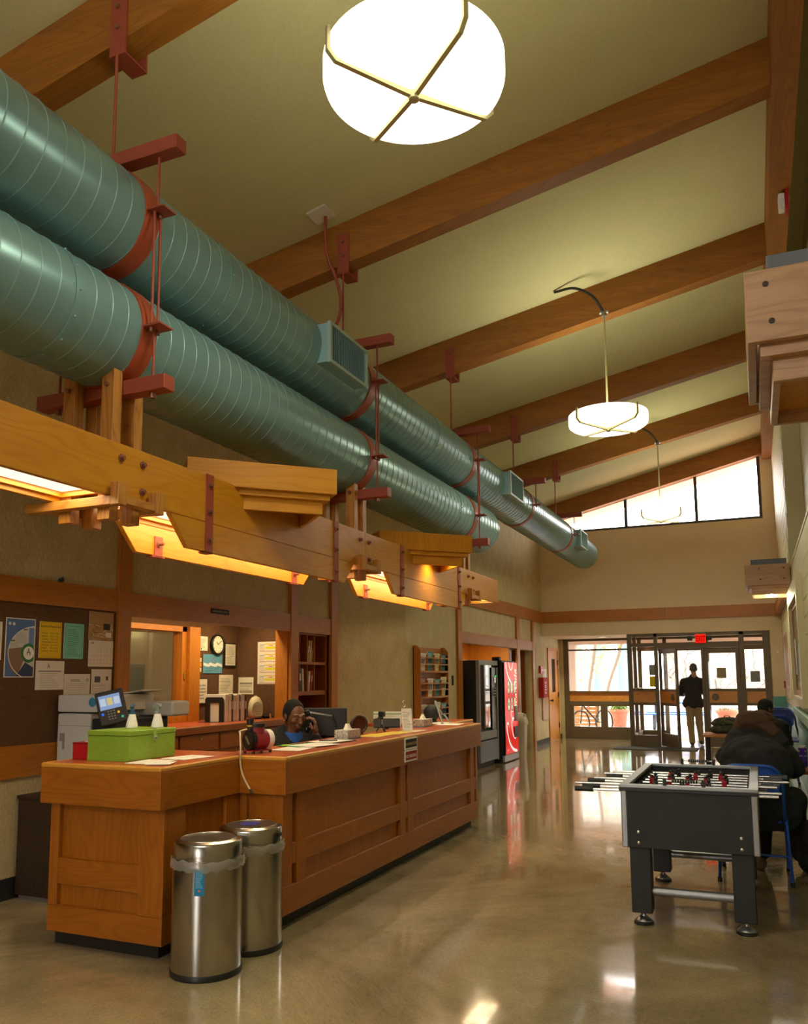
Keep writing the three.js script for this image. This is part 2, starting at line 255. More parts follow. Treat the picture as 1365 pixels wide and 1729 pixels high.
// ---------- duct hangers ----------
HZ.forEach((z, i) => {
  const t = thing('duct_hanger', 'rust red duct hanger with rods and crossbar, ' + ['nearest, on the first roof beam', 'second, beside the large near grille', 'third, at the far light beam end', 'fourth from the camera', 'last one before the clerestory'][i], 'hanger', 'duct hangers');
  const zb = bzAt(i, DX) - 0.085, yb = ceilY(DX) - 0.42;
  part(t, 'beam_bracket', mg([bx(DX - 0.06, DX + 0.06, yb - 0.09, yb + 0.3, zb + 0.086, zb + 0.098), bx(DX - 0.06, DX + 0.06, yb - 0.09, yb + 0.3, zb - 0.098, zb - 0.086), bx(DX - 0.06, DX + 0.06, yb - 0.1, yb - 0.088, zb - 0.098, zb + 0.098)]), M.rust);
  for (const dy of [0.08, 0.22]) part(t, 'bolt', cyl(V(DX, yb + dy, zb + 0.098), V(DX, yb + dy, zb + 0.115), 0.014, 6), M.bolt);
  part(t, 'rod', cyl(V(DX, 4.6, z), V(DX, yb - 0.09, z), 0.009), M.rust);
  part(t, 'crossbar', bx(DX - 0.5, DX + 0.5, 4.53, 4.615, z - 0.045, z + 0.045, 0.006), M.rust);
  const lows = i < 3;
  for (const s of [-1, 1]) {
    const x = DX + s * 0.345;
    part(t, 'rod', cyl(V(x, 4.19, z), V(x, 4.55, z), 0.008), M.rust);
    const clip = part(t, 'clip_plate', bx(Math.min(DX + s * 0.305, DX + s * 0.43), Math.max(DX + s * 0.305, DX + s * 0.43), 4.19, 4.2, z - 0.055, z + 0.055), M.rust);
    part(clip, 'nut', cyl(V(x, 4.165, z - 0.02), V(x, 4.19, z - 0.02), 0.014, 6), M.bolt); part(clip, 'nut', cyl(V(x, 4.2, z), V(x, 4.225, z), 0.014, 6), M.bolt);
    if (lows) {
      for (const dz of [-0.025, 0.025]) part(t, 'rod', cyl(V(x, 3.5, z + dz), V(x, 4.22, z + dz), 0.008), M.rust);
      const c2 = part(t, 'clip_plate', bx(Math.min(DX + s * 0.305, DX + s * 0.43), Math.max(DX + s * 0.305, DX + s * 0.43), 3.5, 3.51, z - 0.055, z + 0.055), M.rust);
      for (const dz of [-0.025, 0.025]) part(c2, 'nut', cyl(V(x, 3.475, z + dz), V(x, 3.5, z + dz), 0.014, 6), M.bolt);
      part(t, 'rod', cyl(V(x, 3.1, z), V(x, 3.51, z), 0.008), M.rust);
      part(t, 'nut', cyl(V(x, 3.1, z), V(x, 3.13, z), 0.018, 6), M.bolt);
    }
  }
  if (lows) part(t, 'lower_crossbar', bx(DX - 0.48, DX + 0.46, 3.13, 3.215, z - 0.045, z + 0.045, 0.006), M.rust);
});
single('conduit', 'rust painted flexible conduit hanging from second roof beam to duct grille', 'conduit', tube([V(-3.42, ceilY(-3.42) - 0.02, -6.2), V(-3.41, 5.4, -6.22), V(-3.36, 5.2, -6.3), V(-3.33, 5.0, -6.34), V(-3.36, 4.8, -6.33), V(-3.42, 4.66, -6.25), V(-3.46, 4.49, -6.1)], 0.016, 40), M.rust);
{ const t = thing('junction_plate', 'small square white cover plate on ceiling above second beam', 'cover plate'); const g = bx(-0.1, 0.1, -0.02, 0, -0.1, 0.1, 0.004); part(t, 'cover', T(g, -3.45, ceilY(-3.45) + 0.002, -6.16, 0, 0, Math.atan(0.24)), M.white); }

// ---------- the hanging wooden light beam ----------
M.diffuse = new THREE.MeshStandardMaterial({ color: '#fff3d6', emissive: new THREE.Color(1, 0.93, 0.74), emissiveIntensity: 0.9, roughness: 0.6 });
const areaLight = (col, I, w, h, x, y, z, tx, ty, tz) => { const l = new THREE.RectAreaLight(col, I, w, h); l.position.set(x, y, z); l.lookAt(tx, ty, tz); return l; };
{
  const t = thing('light_beam', 'long hanging oak light beam with rust straps and square corner boxes under ducts', 'light fixture');
  const z0 = -2.33, z1 = -10.48, xf = [-3.16, -3.125], xb = [-3.555, -3.52];
  const secs = [[-3.79, -3.96, -6.02, -6.2], [-6.86, -7.05, -8.985, -9.17]];
  for (const [xa, xc] of [xf, xb]) {
    for (const [za, zc] of [[z0, -6.41], [-6.412, z1]]) part(t, 'upper_board', W(bx(xa, xc, 2.532, 2.835, zc, za, 0.004), 'z'), M.fascia);
    for (const s of secs) part(t, 'lower_board', W(ext([[s[0], 2.53], [s[3], 2.53], [s[2], 2.345], [s[1], 2.345]], 'zy', xa, xc, [], 0.003), 'z'), M.fascia);
  }
  part(t, 'top_board', W(bx(-3.52, -3.16, 2.78, 2.8, z1, z0), 'z'), M.fascia);
  part(t, 'end_board', W(bx(-3.52, -3.16, 2.54, 2.83, z1, z1 + 0.03), 'x'), M.fascia); part(t, 'end_board', W(bx(-3.52, -3.16, 2.54, 2.83, z0 - 0.03, z0), 'x'), M.fascia);
  // lit diffusers with wooden lips, split at the hangers
  const segs = [[z0 - 0.03, HZ[0] + 0.12], [HZ[0] - 0.12, HZ[1] + 0.12], [HZ[1] - 0.12, HZ[2] + 0.12], [HZ[2] - 0.12, z1 + 0.03]];
  for (const [a, b] of segs) {
    const d = part(t, 'diffuser', bx(-3.49, -3.19, 2.59, 2.6, b, a), M.diffuse, 'glowing ribbed lamp diffuser');
    part(d, 'lip', W(mg([bx(-3.52, -3.49, 2.56, 2.66, b, a), bx(-3.19, -3.16, 2.56, 2.66, b, a), bx(-3.49, -3.19, 2.56, 2.66, a - 0.02, a), bx(-3.49, -3.19, 2.56, 2.66, b, b + 0.02)]), 'z'), M.fascia);
    const l = areaLight(WARM, TROUGH, 0.28, a - b - 0.06, -3.34, 2.585, (a + b) / 2, -3.34, 0, (a + b) / 2); d.add(l); l.rotation.set(-Math.PI / 2, 0, 0);
  }
  for (const z of [-4.16, -5.86, -7.23, -8.9]) {
    const s = part(t, 'strap', mg([bx(-3.125, -3.117, 2.337, 2.84, z - 0.037, z + 0.037), bx(-3.17, -3.117, 2.334, 2.342, z - 0.037, z + 0.037), bx(-3.17, -3.162, 2.337, 2.45, z - 0.037, z + 0.037)]), M.rust);
    for (const y of [2.42, 2.6, 2.77]) part(s, 'bolt', mg([cyl(V(-3.117, y, z), V(-3.112, y, z), 0.022, 12), cyl(V(-3.112, y, z), V(-3.095, y, z), 0.013, 6)]), M.bolt);
    const s2 = part(t, 'strap', mg([bx(-3.52, -3.512, 2.337, 2.47, z - 0.037, z + 0.037), bx(-3.565, -3.512, 2.334, 2.342, z - 0.06, z + 0.06), bx(-3.565, -3.557, 2.337, 2.84, z - 0.037, z + 0.037)]), M.rust);
    part(s2, 'bolt', mg([cyl(V(-3.512, 2.42, z), V(-3.505, 2.42, z), 0.02, 12), cyl(V(-3.505, 2.42, z), V(-3.47, 2.42, z), 0.011, 6)]), M.bolt);
  }
  for (const zh of HZ.slice(0, 3)) {
    for (const dz of [0.085, -0.085]) {
      for (const x of [-3.207, -3.487]) {
        const p = part(t, 'post', W(bx(x - 0.043, x + 0.043, 2.415, 3.33, zh + dz - 0.034, zh + dz + 0.034, 0.004), 'y'), M.oak);
        part(p, 'bolt', cyl(V(x, 3.175, zh + dz + 0.034), V(x, 3.175, zh + dz + 0.052), 0.015, 6), M.bolt);
      }
      for (const y of [2.6, 2.755]) part(t, 'bolt', mg([cyl(V(-3.125, y, zh + dz), V(-3.118, y, zh + dz), 0.022, 12), cyl(V(-3.118, y, zh + dz), V(-3.1, y, zh + dz), 0.013, 6)]), M.bolt);
    }
    for (const dz of [0.15, -0.15]) {
      part(t, 'cross_tie', W(bx(-3.72, -3.105, 2.478, 2.528, zh + dz - 0.03, zh + dz + 0.03, 0.004), 'x'), M.oak);
      part(t, 'tie_block', W(bx(-3.104, -3.045, 2.475, 2.6, zh + dz - 0.032, zh + dz + 0.032, 0.004), 'y'), M.oak);
    }
    part(t, 'tie_spacer', W(bx(-3.11, -3.05, 2.487, 2.53, zh - 0.117, zh + 0.117, 0.004), 'z'), M.oak); part(t, 'tie_spacer', W(bx(-3.66, -3.57, 2.485, 2.545, zh - 0.12, zh + 0.12, 0.004), 'z'), M.oak);
  }
  // diagonal corner boxes of three stepped tiers
  [-4.93, -7.9].forEach((zc, i) => {
    const sq = (h) => [[DX + h, zc], [DX, zc + h], [DX - h, zc], [DX, zc - h]];
    const box = part(t, 'corner_box', W(ext(sq(0.72), 'xz', 2.822, 3.0, [sq(0.675)], 0.003), 'x'), M.fascia);
    part(box, 'middle_tier', W(ext(sq(0.665), 'xz', 2.782, 2.83, [sq(0.6)], 0.003), 'x'), M.fascia);
    part(box, 'lower_tier', W(ext(sq(0.605), 'xz', 2.69, 2.79, [sq(0.565)], 0.003), 'x'), M.fascia);
    part(box, 'inner_panel', W(ext(sq(0.64), 'xz', 2.835, 2.85), 'x'), M.fascia);
    if (i) { // the far box holds a lit downlight
      part(box, 'downlight', cyl(V(-2.98, 2.828, zc), V(-2.98, 2.835, zc), 0.06, 20), M.diffuse);
      const l = new THREE.SpotLight(WARM, 1.4, 0, 1.2, 0.6); l.position.set(-2.98, 2.82, zc); const tg = new THREE.Object3D(); tg.position.set(-2.98, 0, zc); l.target = tg; box.add(l); box.add(tg);
    }
  });
}
// ---------- pendant lamps ----------
M.shade = new THREE.MeshStandardMaterial({ color: '#fff6df', emissive: new THREE.Color(1, 0.93, 0.74), emissiveIntensity: 2.2, roughness: 0.5 });
M.arm = std('#c9c08e', 0.4, 0.4);
const PZ = [-3.46, -9.4, -15.3], PX = [-1.41, -1.43, -1.45], PY = [4.41, 4.39, 4.33];
PZ.forEach((z, i) => {
  const x = PX[i], y = PY[i], yt = ceilY(x) - 0.42, bi = i * 2;
  const t = thing('pendant_lamp', ['largest glowing drum pendant lamp near the top of the picture', 'middle glowing drum pendant lamp on a long rod', 'small far drum pendant lamp in front of the clerestory'][i], 'pendant lamp', 'drum pendant lamps');
  part(t, 'shade', lathe([[0, y + 0.03], [0.2, y + 0.032], [0.38, y + 0.04], [0.425, y + 0.05], [0.445, y + 0.066], [0.452, y + 0.088], [0.452, y + 0.18], [0.447, y + 0.186], [0.42, y + 0.186], [0.42, y + 0.15], [0, y + 0.15]].map((p) => [p[0], p[1]]), 64, x, 0, z), M.shade, 'white glowing acrylic drum');
  const arms = 4, a0 = 0.91;
  for (let k = 0; k < arms; k++) {
    const s = [[0, 0.0], [0.43, 0.03], [0.475, 0.075], [0.475, 0.2], [0.457, 0.2], [0.457, 0.085], [0.42, 0.048], [0, 0.028]];
    const sh = ext(s, 'xy', -0.012, 0.012); part(t, 'arm', T(sh, x, y, z, 0, a0 + k * Math.PI / 2, 0), M.arm);
  }
  part(t, 'hub', lathe([[0, -0.012], [0.024, -0.012], [0.028, -0.004], [0.028, 0.04], [0, 0.04]], 20, x, y, z), M.arm);
  part(t, 'rod', cyl(V(x, y + 0.15, z), V(x, yt, z), 0.011), M.arm);
  const cp = part(t, 'beam_coupling', mg([cyl(V(x, yt - 0.07, z), V(x, yt + 0.0, z), 0.032, 16), cyl(V(x - 0.05, yt - 0.02, z), V(x + 0.05, yt - 0.02, z), 0.018, 10)]), M.alu);
  part(cp, 'conduit', tube([V(x, yt - 0.03, z + 0.06), V(x - 0.1, yt + 0.13, z + 0.16), V(x - 0.3, yt + 0.25, z + 0.2), V(x - 0.55, ceilY(x - 0.55) - 0.02, z + 0.16)], 0.016, 30), M.dark);
  const dn = new THREE.RectAreaLight(LAMP, PENDANT_DOWN, 0.62, 0.62); dn.position.set(x, y - 0.016, z); dn.rotation.x = -Math.PI / 2; t.add(dn);
  const up = new THREE.RectAreaLight(LAMP, PENDANT_UP, 0.56, 0.56); up.position.set(x, y + 0.21, z); up.rotation.x = Math.PI / 2; t.add(up);
});
// ---------- wooden lamp boxes on the right wall ----------
[[-3.5, 'large near oak lamp box high on the right wall'], [-13.3, 'small far oak lamp box with lit bulb on right wall']].forEach(([z, label], i) => {
  const t = thing('wall_lamp', label, 'wall lamp', 'oak lamp boxes on the right wall'); const z1 = z - 0.85, xl = i ? -0.08 : 0.04, d = i ? 0.01 : 0;
  const ring = (x0, x1, za, zb, ya, yb, w) => W(mg([bx(x0, x1, ya, yb, za - w, za, 0.004), bx(x0, x1, ya, yb, zb, zb + w, 0.004), bx(x0, x0 + w, ya, yb, zb + w, za - w, 0.003), bx(x1 - w, x1, ya, yb, zb + w, za - w, 0.003)]), 'x');
  part(t, 'upper_box', ring(xl, RW - 0.01, z, z1, 2.9 - d, 3.205, 0.035), M.paleoak);
  part(t, 'middle_tier', ring(xl + 0.045, RW - 0.01, z - 0.045, z1 + 0.045, 2.85, 2.91, 0.05), M.paleoak);
  part(t, 'lower_tier', ring(xl + 0.09, RW - 0.01, z - 0.09, z1 + 0.09, 2.755, 2.86, 0.03), M.paleoak);
  part(t, 'inner_panel', W(bx(xl + 0.1, RW - 0.02, 2.82, 2.835, z1 + 0.1, z - 0.1), 'x'), M.fascia);
  for (const [x, y] of [[0.12, 3.14], [0.135, 2.98], [0.46, 3.14], [0.46, 2.98]]) part(t, 'peg', cyl(V(x, y, z), V(x, y, z + 0.004), 0.012, 12), M.darkwood);
  single('uplight_tray', i ? 'dark slab resting on top of the far wall lamp' : 'dark grey slab resting on top of the near wall lamp', 'tray', bx(xl + 0.09, RW - 0.05, 3.206, 3.29, z1 + 0.1, z - 0.06, 0.004), std('#5d5f66', 0.5));
  if (i) {
    part(t, 'bulb', T(new THREE.SphereGeometry(0.075, 20, 12), xl + 0.36, 2.765, z - 0.3, 0, 0, 0, V(1.15, 0.45, 1.15)), new THREE.MeshStandardMaterial({ color: '#fff', emissive: '#ffe0b0', emissiveIntensity: 5 }));
    const l = new THREE.PointLight(LAMP, 2.0); l.position.set(xl + 0.36, 2.71, z - 0.3); t.add(l);
  }
});
{ const t = thing('strobe_alarm', 'small red and white strobe alarm on the ridge beam', 'alarm'); part(t, 'base', bx(0.5, 0.53, 6.0, 6.2, -8.35, -8.22, 0.005), M.red); part(t, 'lens', bx(0.44, 0.5, 6.02, 6.18, -8.34, -8.23, 0.01), M.white); }
// ---------- print ----------
function canvasTex(w, h, f) { const c = document.createElement('canvas'); c.width = w; c.height = h; const g = c.getContext('2d'); f(g, w, h); const t = new THREE.CanvasTexture(c); t.colorSpace = THREE.SRGBColorSpace; t.anisotropy = 8; return t; }
const printMat = (w, h, f, o = {}) => new THREE.MeshStandardMaterial({ map: canvasTex(w, h, f), roughness: 0.75, ...o });
const fillR = (g, c, x, y, w, h) => { g.fillStyle = c; g.fillRect(x, y, w, h); };
const txt = (g, s, x, y, px, c = '#222', al = 'left', font = 'sans-serif', b = '') => { g.fillStyle = c; g.font = `${b} ${px}px ${font}`; g.textAlign = al; g.textBaseline = 'alphabetic'; g.fillText(s, x, y); };
const lines = (g, x, y, w, n, dy, c = '#777', th = 2) => { for (let i = 0; i < n; i++) fillR(g, c, x, y + i * dy, w * (0.6 + 0.4 * Math.abs(Math.sin(i * 12.9 + x))), th); };
// a thin box that carries print on one face; 'dir' is the way it faces
function card(w, h, mat, dir = 'z', t = 0.003, side = M.paper) {
  const g = new THREE.BoxGeometry(w, h, t); const m = [side, side, side, side, mat, side];
  if (dir === 'x') g.rotateY(Math.PI / 2); if (dir === 'y') g.rotateX(-Math.PI / 2);
  return [g, m];
}
function cardThing(name, label, cat, w, h, mat, dir, x, y, z, o = {}) {
  const [g, m] = card(w, h, mat, dir, o.t, o.side); const q = single(name, label, cat, g, m, o.group); q.position.set(x, y, z); if (o.rz) q.rotation.set(...o.rz); return q;
}
// ---------- glazed entrance ----------
const zv = -19.02;
{
  const fr = struct('window_4', null, null, 'bronze framed glazed entrance lobby in front of the doors');
  const F = (n, ...a) => part(fr, n, bx(...a, 0.006), M.bronze);
  const d0 = zv - 0.05, d1 = zv + 0.05;
  F('post', -2.66, -2.56, 0, 2.49, d0, d1); F('mullion', -2.08, -2.0, 0, 2.49, d0, d1); F('mullion', -0.31, -0.21, 0, 2.49, d0, d1); F('post', 0.17, 0.29, 0, 2.49, d0, d1);
  F('head', -2.56, 0.17, 2.42, 2.49, d0, d1); F('transom', -2.56, -2.08, 2.2, 2.28, d0, d1); F('transom', -2.0, -0.31, 2.15, 2.28, d0, d1); F('transom', -0.21, 0.17, 2.2, 2.28, d0, d1);
  for (const [a, b] of [[-2.56, -2.08], [-0.21, 0.17]]) {
    F('rail', a, b, 1.21, 1.27, d0, d1); F('rail', a, b, 0.9, 0.96, d0, d1); F('kick_plate', a, b, 0, 0.24, d0, d1);
    part(fr, 'wood_panel', W(bx(a, b, 0.96, 1.21, zv - 0.02, zv + 0.02), 'x'), M.door);
    part(fr, 'pane', bx(a, b, 1.27, 2.2, zv - 0.003, zv + 0.003), M.glass); part(fr, 'pane', bx(a, b, 0.24, 0.9, zv - 0.003, zv + 0.003), M.glass);
  }
  for (const [a, b] of [[-2.56, -2.08], [-2.0, -0.31], [-0.21, 0.17]]) part(fr, 'pane', bx(a, b, 2.28, 2.42, zv - 0.003, zv + 0.003), M.glass);
  // side and outer screens of the lobby
  const o0 = ZD - 0.05, o1 = ZD + 0.05;
  for (const x of [-2.62, -2.02, -1.06, -0.3, 0.22]) F('outer_post', x - 0.045, x + 0.045, 0, 2.49, o0, o1);
  F('outer_head', -2.6, 0.22, 2.15, 2.28, o0, o1); F('outer_head', -2.6, 0.22, 2.43, 2.49, o0, o1); F('outer_kick', -2.6, -2.06, 0, 0.24, o0, o1); F('outer_kick', -1.02, -0.34, 0, 0.24, o0, o1); F('outer_kick', -0.26, 0.2, 0, 0.24, o0, o1);
  F('side_post', -2.66, -2.58, 0, 2.49, -19.95, -19.87); F('side_rail', -2.65, -2.59, 0.9, 0.96, o1, d0); F('side_rail', -2.65, -2.59, 1.21, 1.27, o1, d0); F('side_kick', -2.65, -2.59, 0, 0.24, o1, d0);
  part(fr, 'side_pane', bx(-2.623, -2.617, 0.24, 2.49, o1, d0), M.glass);
}
{
  const w = struct('window_5', null, null, 'recessed bronze window with wood band left of the entrance');
  const F = (n, ...a) => part(w, n, bx(...a, 0.006), M.bronze); const a = ZD - 0.05, b = ZD + 0.05;
  F('post', -4.5, -4.37, 0, 2.49, a, b); F('head', -4.37, -2.66, 2.43, 2.49, a, b); F('bar', -4.37, -2.66, 2.19, 2.23, a, b); F('sill', -4.37, -2.66, 1.15, 1.185, a, b + 0.03);
  F('rail', -4.37, -2.66, 0.81, 0.93, a, b); F('stile', -4.37, -4.27, 0.3, 0.81, a, b); F('stile', -3.61, -3.44, 0.3, 0.81, a, b); F('stile', -2.88, -2.66, 0.3, 0.81, a, b); F('kick_plate', -4.37, -2.66, 0, 0.3, a, b);
  part(w, 'wood_panel', W(bx(-4.37, -2.66, 0.93, 1.15, ZD - 0.02, ZD + 0.025), 'x'), M.door);
  part(w, 'pane', bx(-4.37, -2.66, 2.23, 2.43, ZD - 0.003, ZD + 0.003), M.glass); part(w, 'pane', bx(-4.37, -2.66, 1.185, 2.19, ZD - 0.003, ZD + 0.003), M.glass);
  part(w, 'pane', bx(-4.27, -3.61, 0.3, 0.81, ZD - 0.003, ZD + 0.003), M.glass); part(w, 'pane', bx(-3.44, -2.88, 0.3, 0.81, ZD - 0.003, ZD + 0.003), M.glass);
}
function doorLeaf(name, wd, mat) { // local: hinge at x = 0, leaf to +x, bottom at 0
  const t = struct(name, null, null); const F = (n, ...q) => part(t, n, bx(...q, 0.005), mat);
  F('stile', 0, 0.08, 0.02, 2.13, -0.022, 0.022); F('stile', wd - 0.08, wd, 0.02, 2.13, -0.022, 0.022); F('top_rail', 0.08, wd - 0.08, 2.03, 2.13, -0.022, 0.022); F('rail', 0.08, wd - 0.08, 1.21, 1.26, -0.022, 0.022); F('rail', 0.08, wd - 0.08, 0.9, 0.96, -0.022, 0.022); F('kick_rail', 0.08, wd - 0.08, 0.02, 0.3, -0.022, 0.022);
  part(t, 'wood_panel', W(bx(0.08, wd - 0.08, 0.96, 1.21, -0.03, 0.03), 'x'), M.door);
  part(t, 'pane', bx(0.08, wd - 0.08, 1.26, 2.03, -0.003, 0.003), M.glass); part(t, 'pane', bx(0.08, wd - 0.08, 0.3, 0.9, -0.003, 0.003), M.glass);
  part(t, 'pull', (() => { const g = new THREE.CylinderGeometry(0.075, 0.075, 0.012, 24); g.rotateX(Math.PI / 2); g.translate(wd - 0.2, 1.085, 0.036); return g; })(), M.bronze);
  return t;
}
{ const d = doorLeaf('door_1', 0.72, M.bronze); d.userData.label = 'closed bronze glass door with round pull plate'; d.position.set(-0.315, 0, zv); d.rotation.y = Math.PI; d.scale.z = -1; }
{ const d = doorLeaf('door_2', 0.88, M.bronze); d.userData.label = 'bronze glass door standing open beside the man'; d.position.set(-1.97, 0, zv + 0.03); d.rotation.y = -1.05; }
struct('trim_40', bx(-1.09, -1.035, 0, 2.15, zv - 0.05, zv + 0.05, 0.005), M.bronze);
{ // exit sign and emergency heads
  const em = canvasTex(256, 128, (g, w, h) => { fillR(g, '#e8140c', 0, 0, w, h); txt(g, 'EXIT', w / 2, 104, 112, '#8c0804', 'center', 'sans-serif', 'bold'); });
  const t = thing('exit_sign', 'glowing red EXIT sign above the entrance doors', 'exit sign');
  part(t, 'housing', bx(-1.19, -0.97, 2.255, 2.45, zv + 0.06, zv + 0.1), M.white);
  const [g, m] = card(0.215, 0.19, new THREE.MeshStandardMaterial({ color: '#000', emissive: '#ffffff', emissiveMap: em, emissiveIntensity: 1.0 }), 'z', 0.004, M.red); const f = part(t, 'face', g, m, 'red lettered face'); f.position.set(-1.08, 2.35, zv + 0.103);
  for (const [x, nm] of [[-1.3, 'emergency_lamp'], [-0.9, 'emergency_lamp']]) part(t, nm, bx(x - 0.055, x + 0.055, 2.31, 2.41, zv + 0.055, zv + 0.13, 0.02), M.dark);
}
single('door_mat', 'dark grey mat on the floor before the entrance doors', 'mat', bx(-2.9, -1.2, 0.0, 0.012, -18.75, -18.0, 0.004), std('#4a4a48', 0.9));
{ const yel = printMat(64, 128, (g, w, h) => { fillR(g, '#d9c200', 0, 0, w, h); }), gr = printMat(64, 96, (g, w, h) => { fillR(g, '#8f8c88', 0, 0, w, h); lines(g, 8, 20, 48, 10, 7, '#777'); });
  cardThing('notice', 'yellow notice taped on the lobby glass beside open door', 'notice', 0.12, 0.24, yel, 'z', -2.14, 1.42, zv + 0.008);
  cardThing('notice', 'grey notice taped above the yellow notice', 'notice', 0.12, 0.24, gr, 'z', -2.14, 1.68, zv + 0.008);
  cardThing('notice', 'tan paper notice taped on closed glass door', 'notice', 0.19, 0.22, printMat(64, 64, (g, w, h) => fillR(g, '#9a8a68', 0, 0, w, h)), 'z', -0.69, 1.6, zv + 0.03);
  cardThing('notice', 'grey paper notice taped on rightmost side window', 'notice', 0.19, 0.23, gr, 'z', -0.02, 1.52, zv + 0.008);
}
// ---------- outside ----------
{
  const pave = dataTex(256, 256, (u, v) => { const n = tn(u, v, 20, 20, 71) * 14 + tn(u, v, 100, 100, 72) * 10; return [168 + n, 160 + n, 150 + n]; });
  struct('ground', uvm(bx(-30, 30, -0.2, -0.01, -60, -20.9), 'x', 2, 2), new THREE.MeshStandardMaterial({ map: pave, roughness: 0.9 }));
  struct('ground_near', bx(-30, 30, -0.3, -0.13, -20.9, 30), std('#8a8478', 0.9));
  const wall = thing('ivy_wall', 'pale stucco garden wall covered with bare creeper behind the doors', 'wall');
  part(wall, 'stucco', uvm(bx(-3.2, 6, 0, 5.5, -33.4, -33), 'x', 2, 2), new THREE.MeshStandardMaterial({ map: wallTex([150, 140, 128], 73, 22), roughness: 0.95 }));
  { // bare creeper stems climbing over the wall
    const st = []; for (let k = 0; k < 150; k++) { let x = rr(-3.1, 5.6), y = rr(0, 4.2); const pts = [V(x, y, -32.985)]; for (let j = 0; j < 5; j++) { x += rr(-0.18, 0.18); y += rr(0.02, 0.28); pts.push(V(x, y, -32.985)); } st.push(tube(pts, 0.008, 6, 3)); }
    const o = part(wall, 'creeper', mg(st), std('#5a4c40', 0.9)); o.userData.kind = 'stuff';
  }
  const cop = single('low_wall', 'low wall with pale coping in front of the creeper wall', 'wall', uvm(mg([bx(-9, 6, 0, 0.95, -31.4, -31.1), bx(-9, 6, 0.95, 1.03, -31.46, -31.04)]), 'x', 2, 2), std('#b8b0a6', 0.9));
  const bl = thing('office_building', 'white columned building with green glass across the courtyard', 'building');
  part(bl, 'base', bx(-14.5, -5.4, 0, 0.4, -44, -43), std('#a8a49c', 0.9)); part(bl, 'fascia', bx(-14.5, -5.4, 3.6, 7.5, -44, -43), std('#b0aca4', 0.9));
  for (let k = 0; k < 8; k++) { const x = -14.2 + k * 1.22; part(bl, 'column', bx(x - 0.24, x + 0.24, 0.4, 3.6, -43.6, -43, 0.02), std('#c4c0b8', 0.85)); if (k < 7) part(bl, 'window', bx(x + 0.24, x + 0.98, 0.4, 3.6, -43.9, -43.8), std('#7fa8a6', 0.3)); }
  [[-5.3, -28, 0.3, 'young bare tree with pale trunk outside the left window'], [-5.0, -29.5, 0.6, 'leaning bare tree further back outside the left window']].forEach(([x, z, l, lab], k) => {
    const t = thing('young_tree', lab, 'tree', 'young trees in the courtyard'); const top = V(x + l, 3.2, z - 0.2);
    part(t, 'trunk', tube([V(x, 0, z), V(x + l * 0.3, 1.2, z), V(x + l, 2.4, z), V(x + l * 1.4, 3.8, z)], 0.055, 16, 6), std('#6a5c4c', 0.9));
    const br = [], lf = [];
    for (let j = 0; j < 12; j++) { const y = 1.0 + j * 0.22, a = rr(0, 6.28), L = rr(0.6, 1.4), s = V(x + l * y / 2.6, y, z), e = V(s.x + Math.cos(a) * L, y + L * 0.9, z + Math.sin(a) * L * 0.4); br.push(tube([s, V((s.x + e.x) / 2 + 0.05, (s.y + e.y) / 2, (s.z + e.z) / 2), e], 0.014, 6, 4)); for (let q = 0; q < 14; q++) { const f = rr(0.3, 1.05); lf.push(T(new THREE.SphereGeometry(0.035, 4, 3), s.x + (e.x - s.x) * f + rr(-0.12, 0.12), s.y + (e.y - s.y) * f + rr(-0.12, 0.12), s.z + (e.z - s.z) * f + rr(-0.1, 0.1), 0, 0, 0, V(1, 0.4, 1.3))); } }
    part(t, 'branches', mg(br), std('#8f8068', 0.9)).userData.kind = 'stuff'; part(t, 'leaves', mg(lf), std('#8a8e30', 0.9)).userData.kind = 'stuff';
  });
  { const p = thing('porch_roof', 'flat beige porch roof outside above the entrance', 'roof'); part(p, 'soffit', bx(-9, 5, 2.62, 2.8, -23.4, -20.92), std('#d0ac98', 0.9)); part(p, 'roof_deck', bx(-9, 5, 2.8, 2.9, -23.4, -19.2), std('#d8b4a2', 0.9)); part(p, 'edge_beam', bx(-9, 5, 2.44, 2.62, -23.4, -23.2), std('#c2a892', 0.9)); part(p, 'column', bx(-5.0, -4.66, 0, 2.44, -23.4, -23.0), std('#b8a494', 0.9)); }
  const terra = new THREE.MeshStandardMaterial({ map: wallTex([190, 118, 92], 75, 12), roughness: 0.85 });
  [[-3.76, -24.6, 'terracotta planter with leafy shrub outside the left window', 1], [-0.8, -24.6, 'terracotta planter outside the closed entrance door', 0], [0.42, -25.4, 'terracotta planter behind the rightmost side window', 0]].forEach(([x, z, lab, leafy]) => {
    const t = thing('planter', lab, 'planter', 'terracotta planters in the courtyard');
    part(t, 'pot', lathe([[0, 0], [0.19, 0], [0.25, 0.44], [0.265, 0.5], [0.3, 0.5], [0.305, 0.59], [0.27, 0.59], [0.255, 0.53], [0, 0.53]], 32, x, 0, z), terra); part(t, 'soil', cyl(V(x, 0.5, z), V(x, 0.55, z), 0.25, 24), std('#4a3a2c', 1));
    const lf = []; for (let k = 0; k < (leafy ? 160 : 30); k++) { const a = rr(0, 6.28), r = rr(0, 0.26), h = leafy ? rr(0.05, 0.34) : rr(0.01, 0.1); lf.push(T(new THREE.ConeGeometry(0.025, leafy ? 0.2 : 0.1, 4), x + Math.cos(a) * r, 0.55 + h, z + Math.sin(a) * r, rr(-0.9, 0.9), a, rr(-0.9, 0.9))); }
    const o = part(t, 'foliage', mg(lf), std(leafy ? '#6f8f3e' : '#8a7a5a', 0.9)); o.userData.kind = 'stuff';
  });
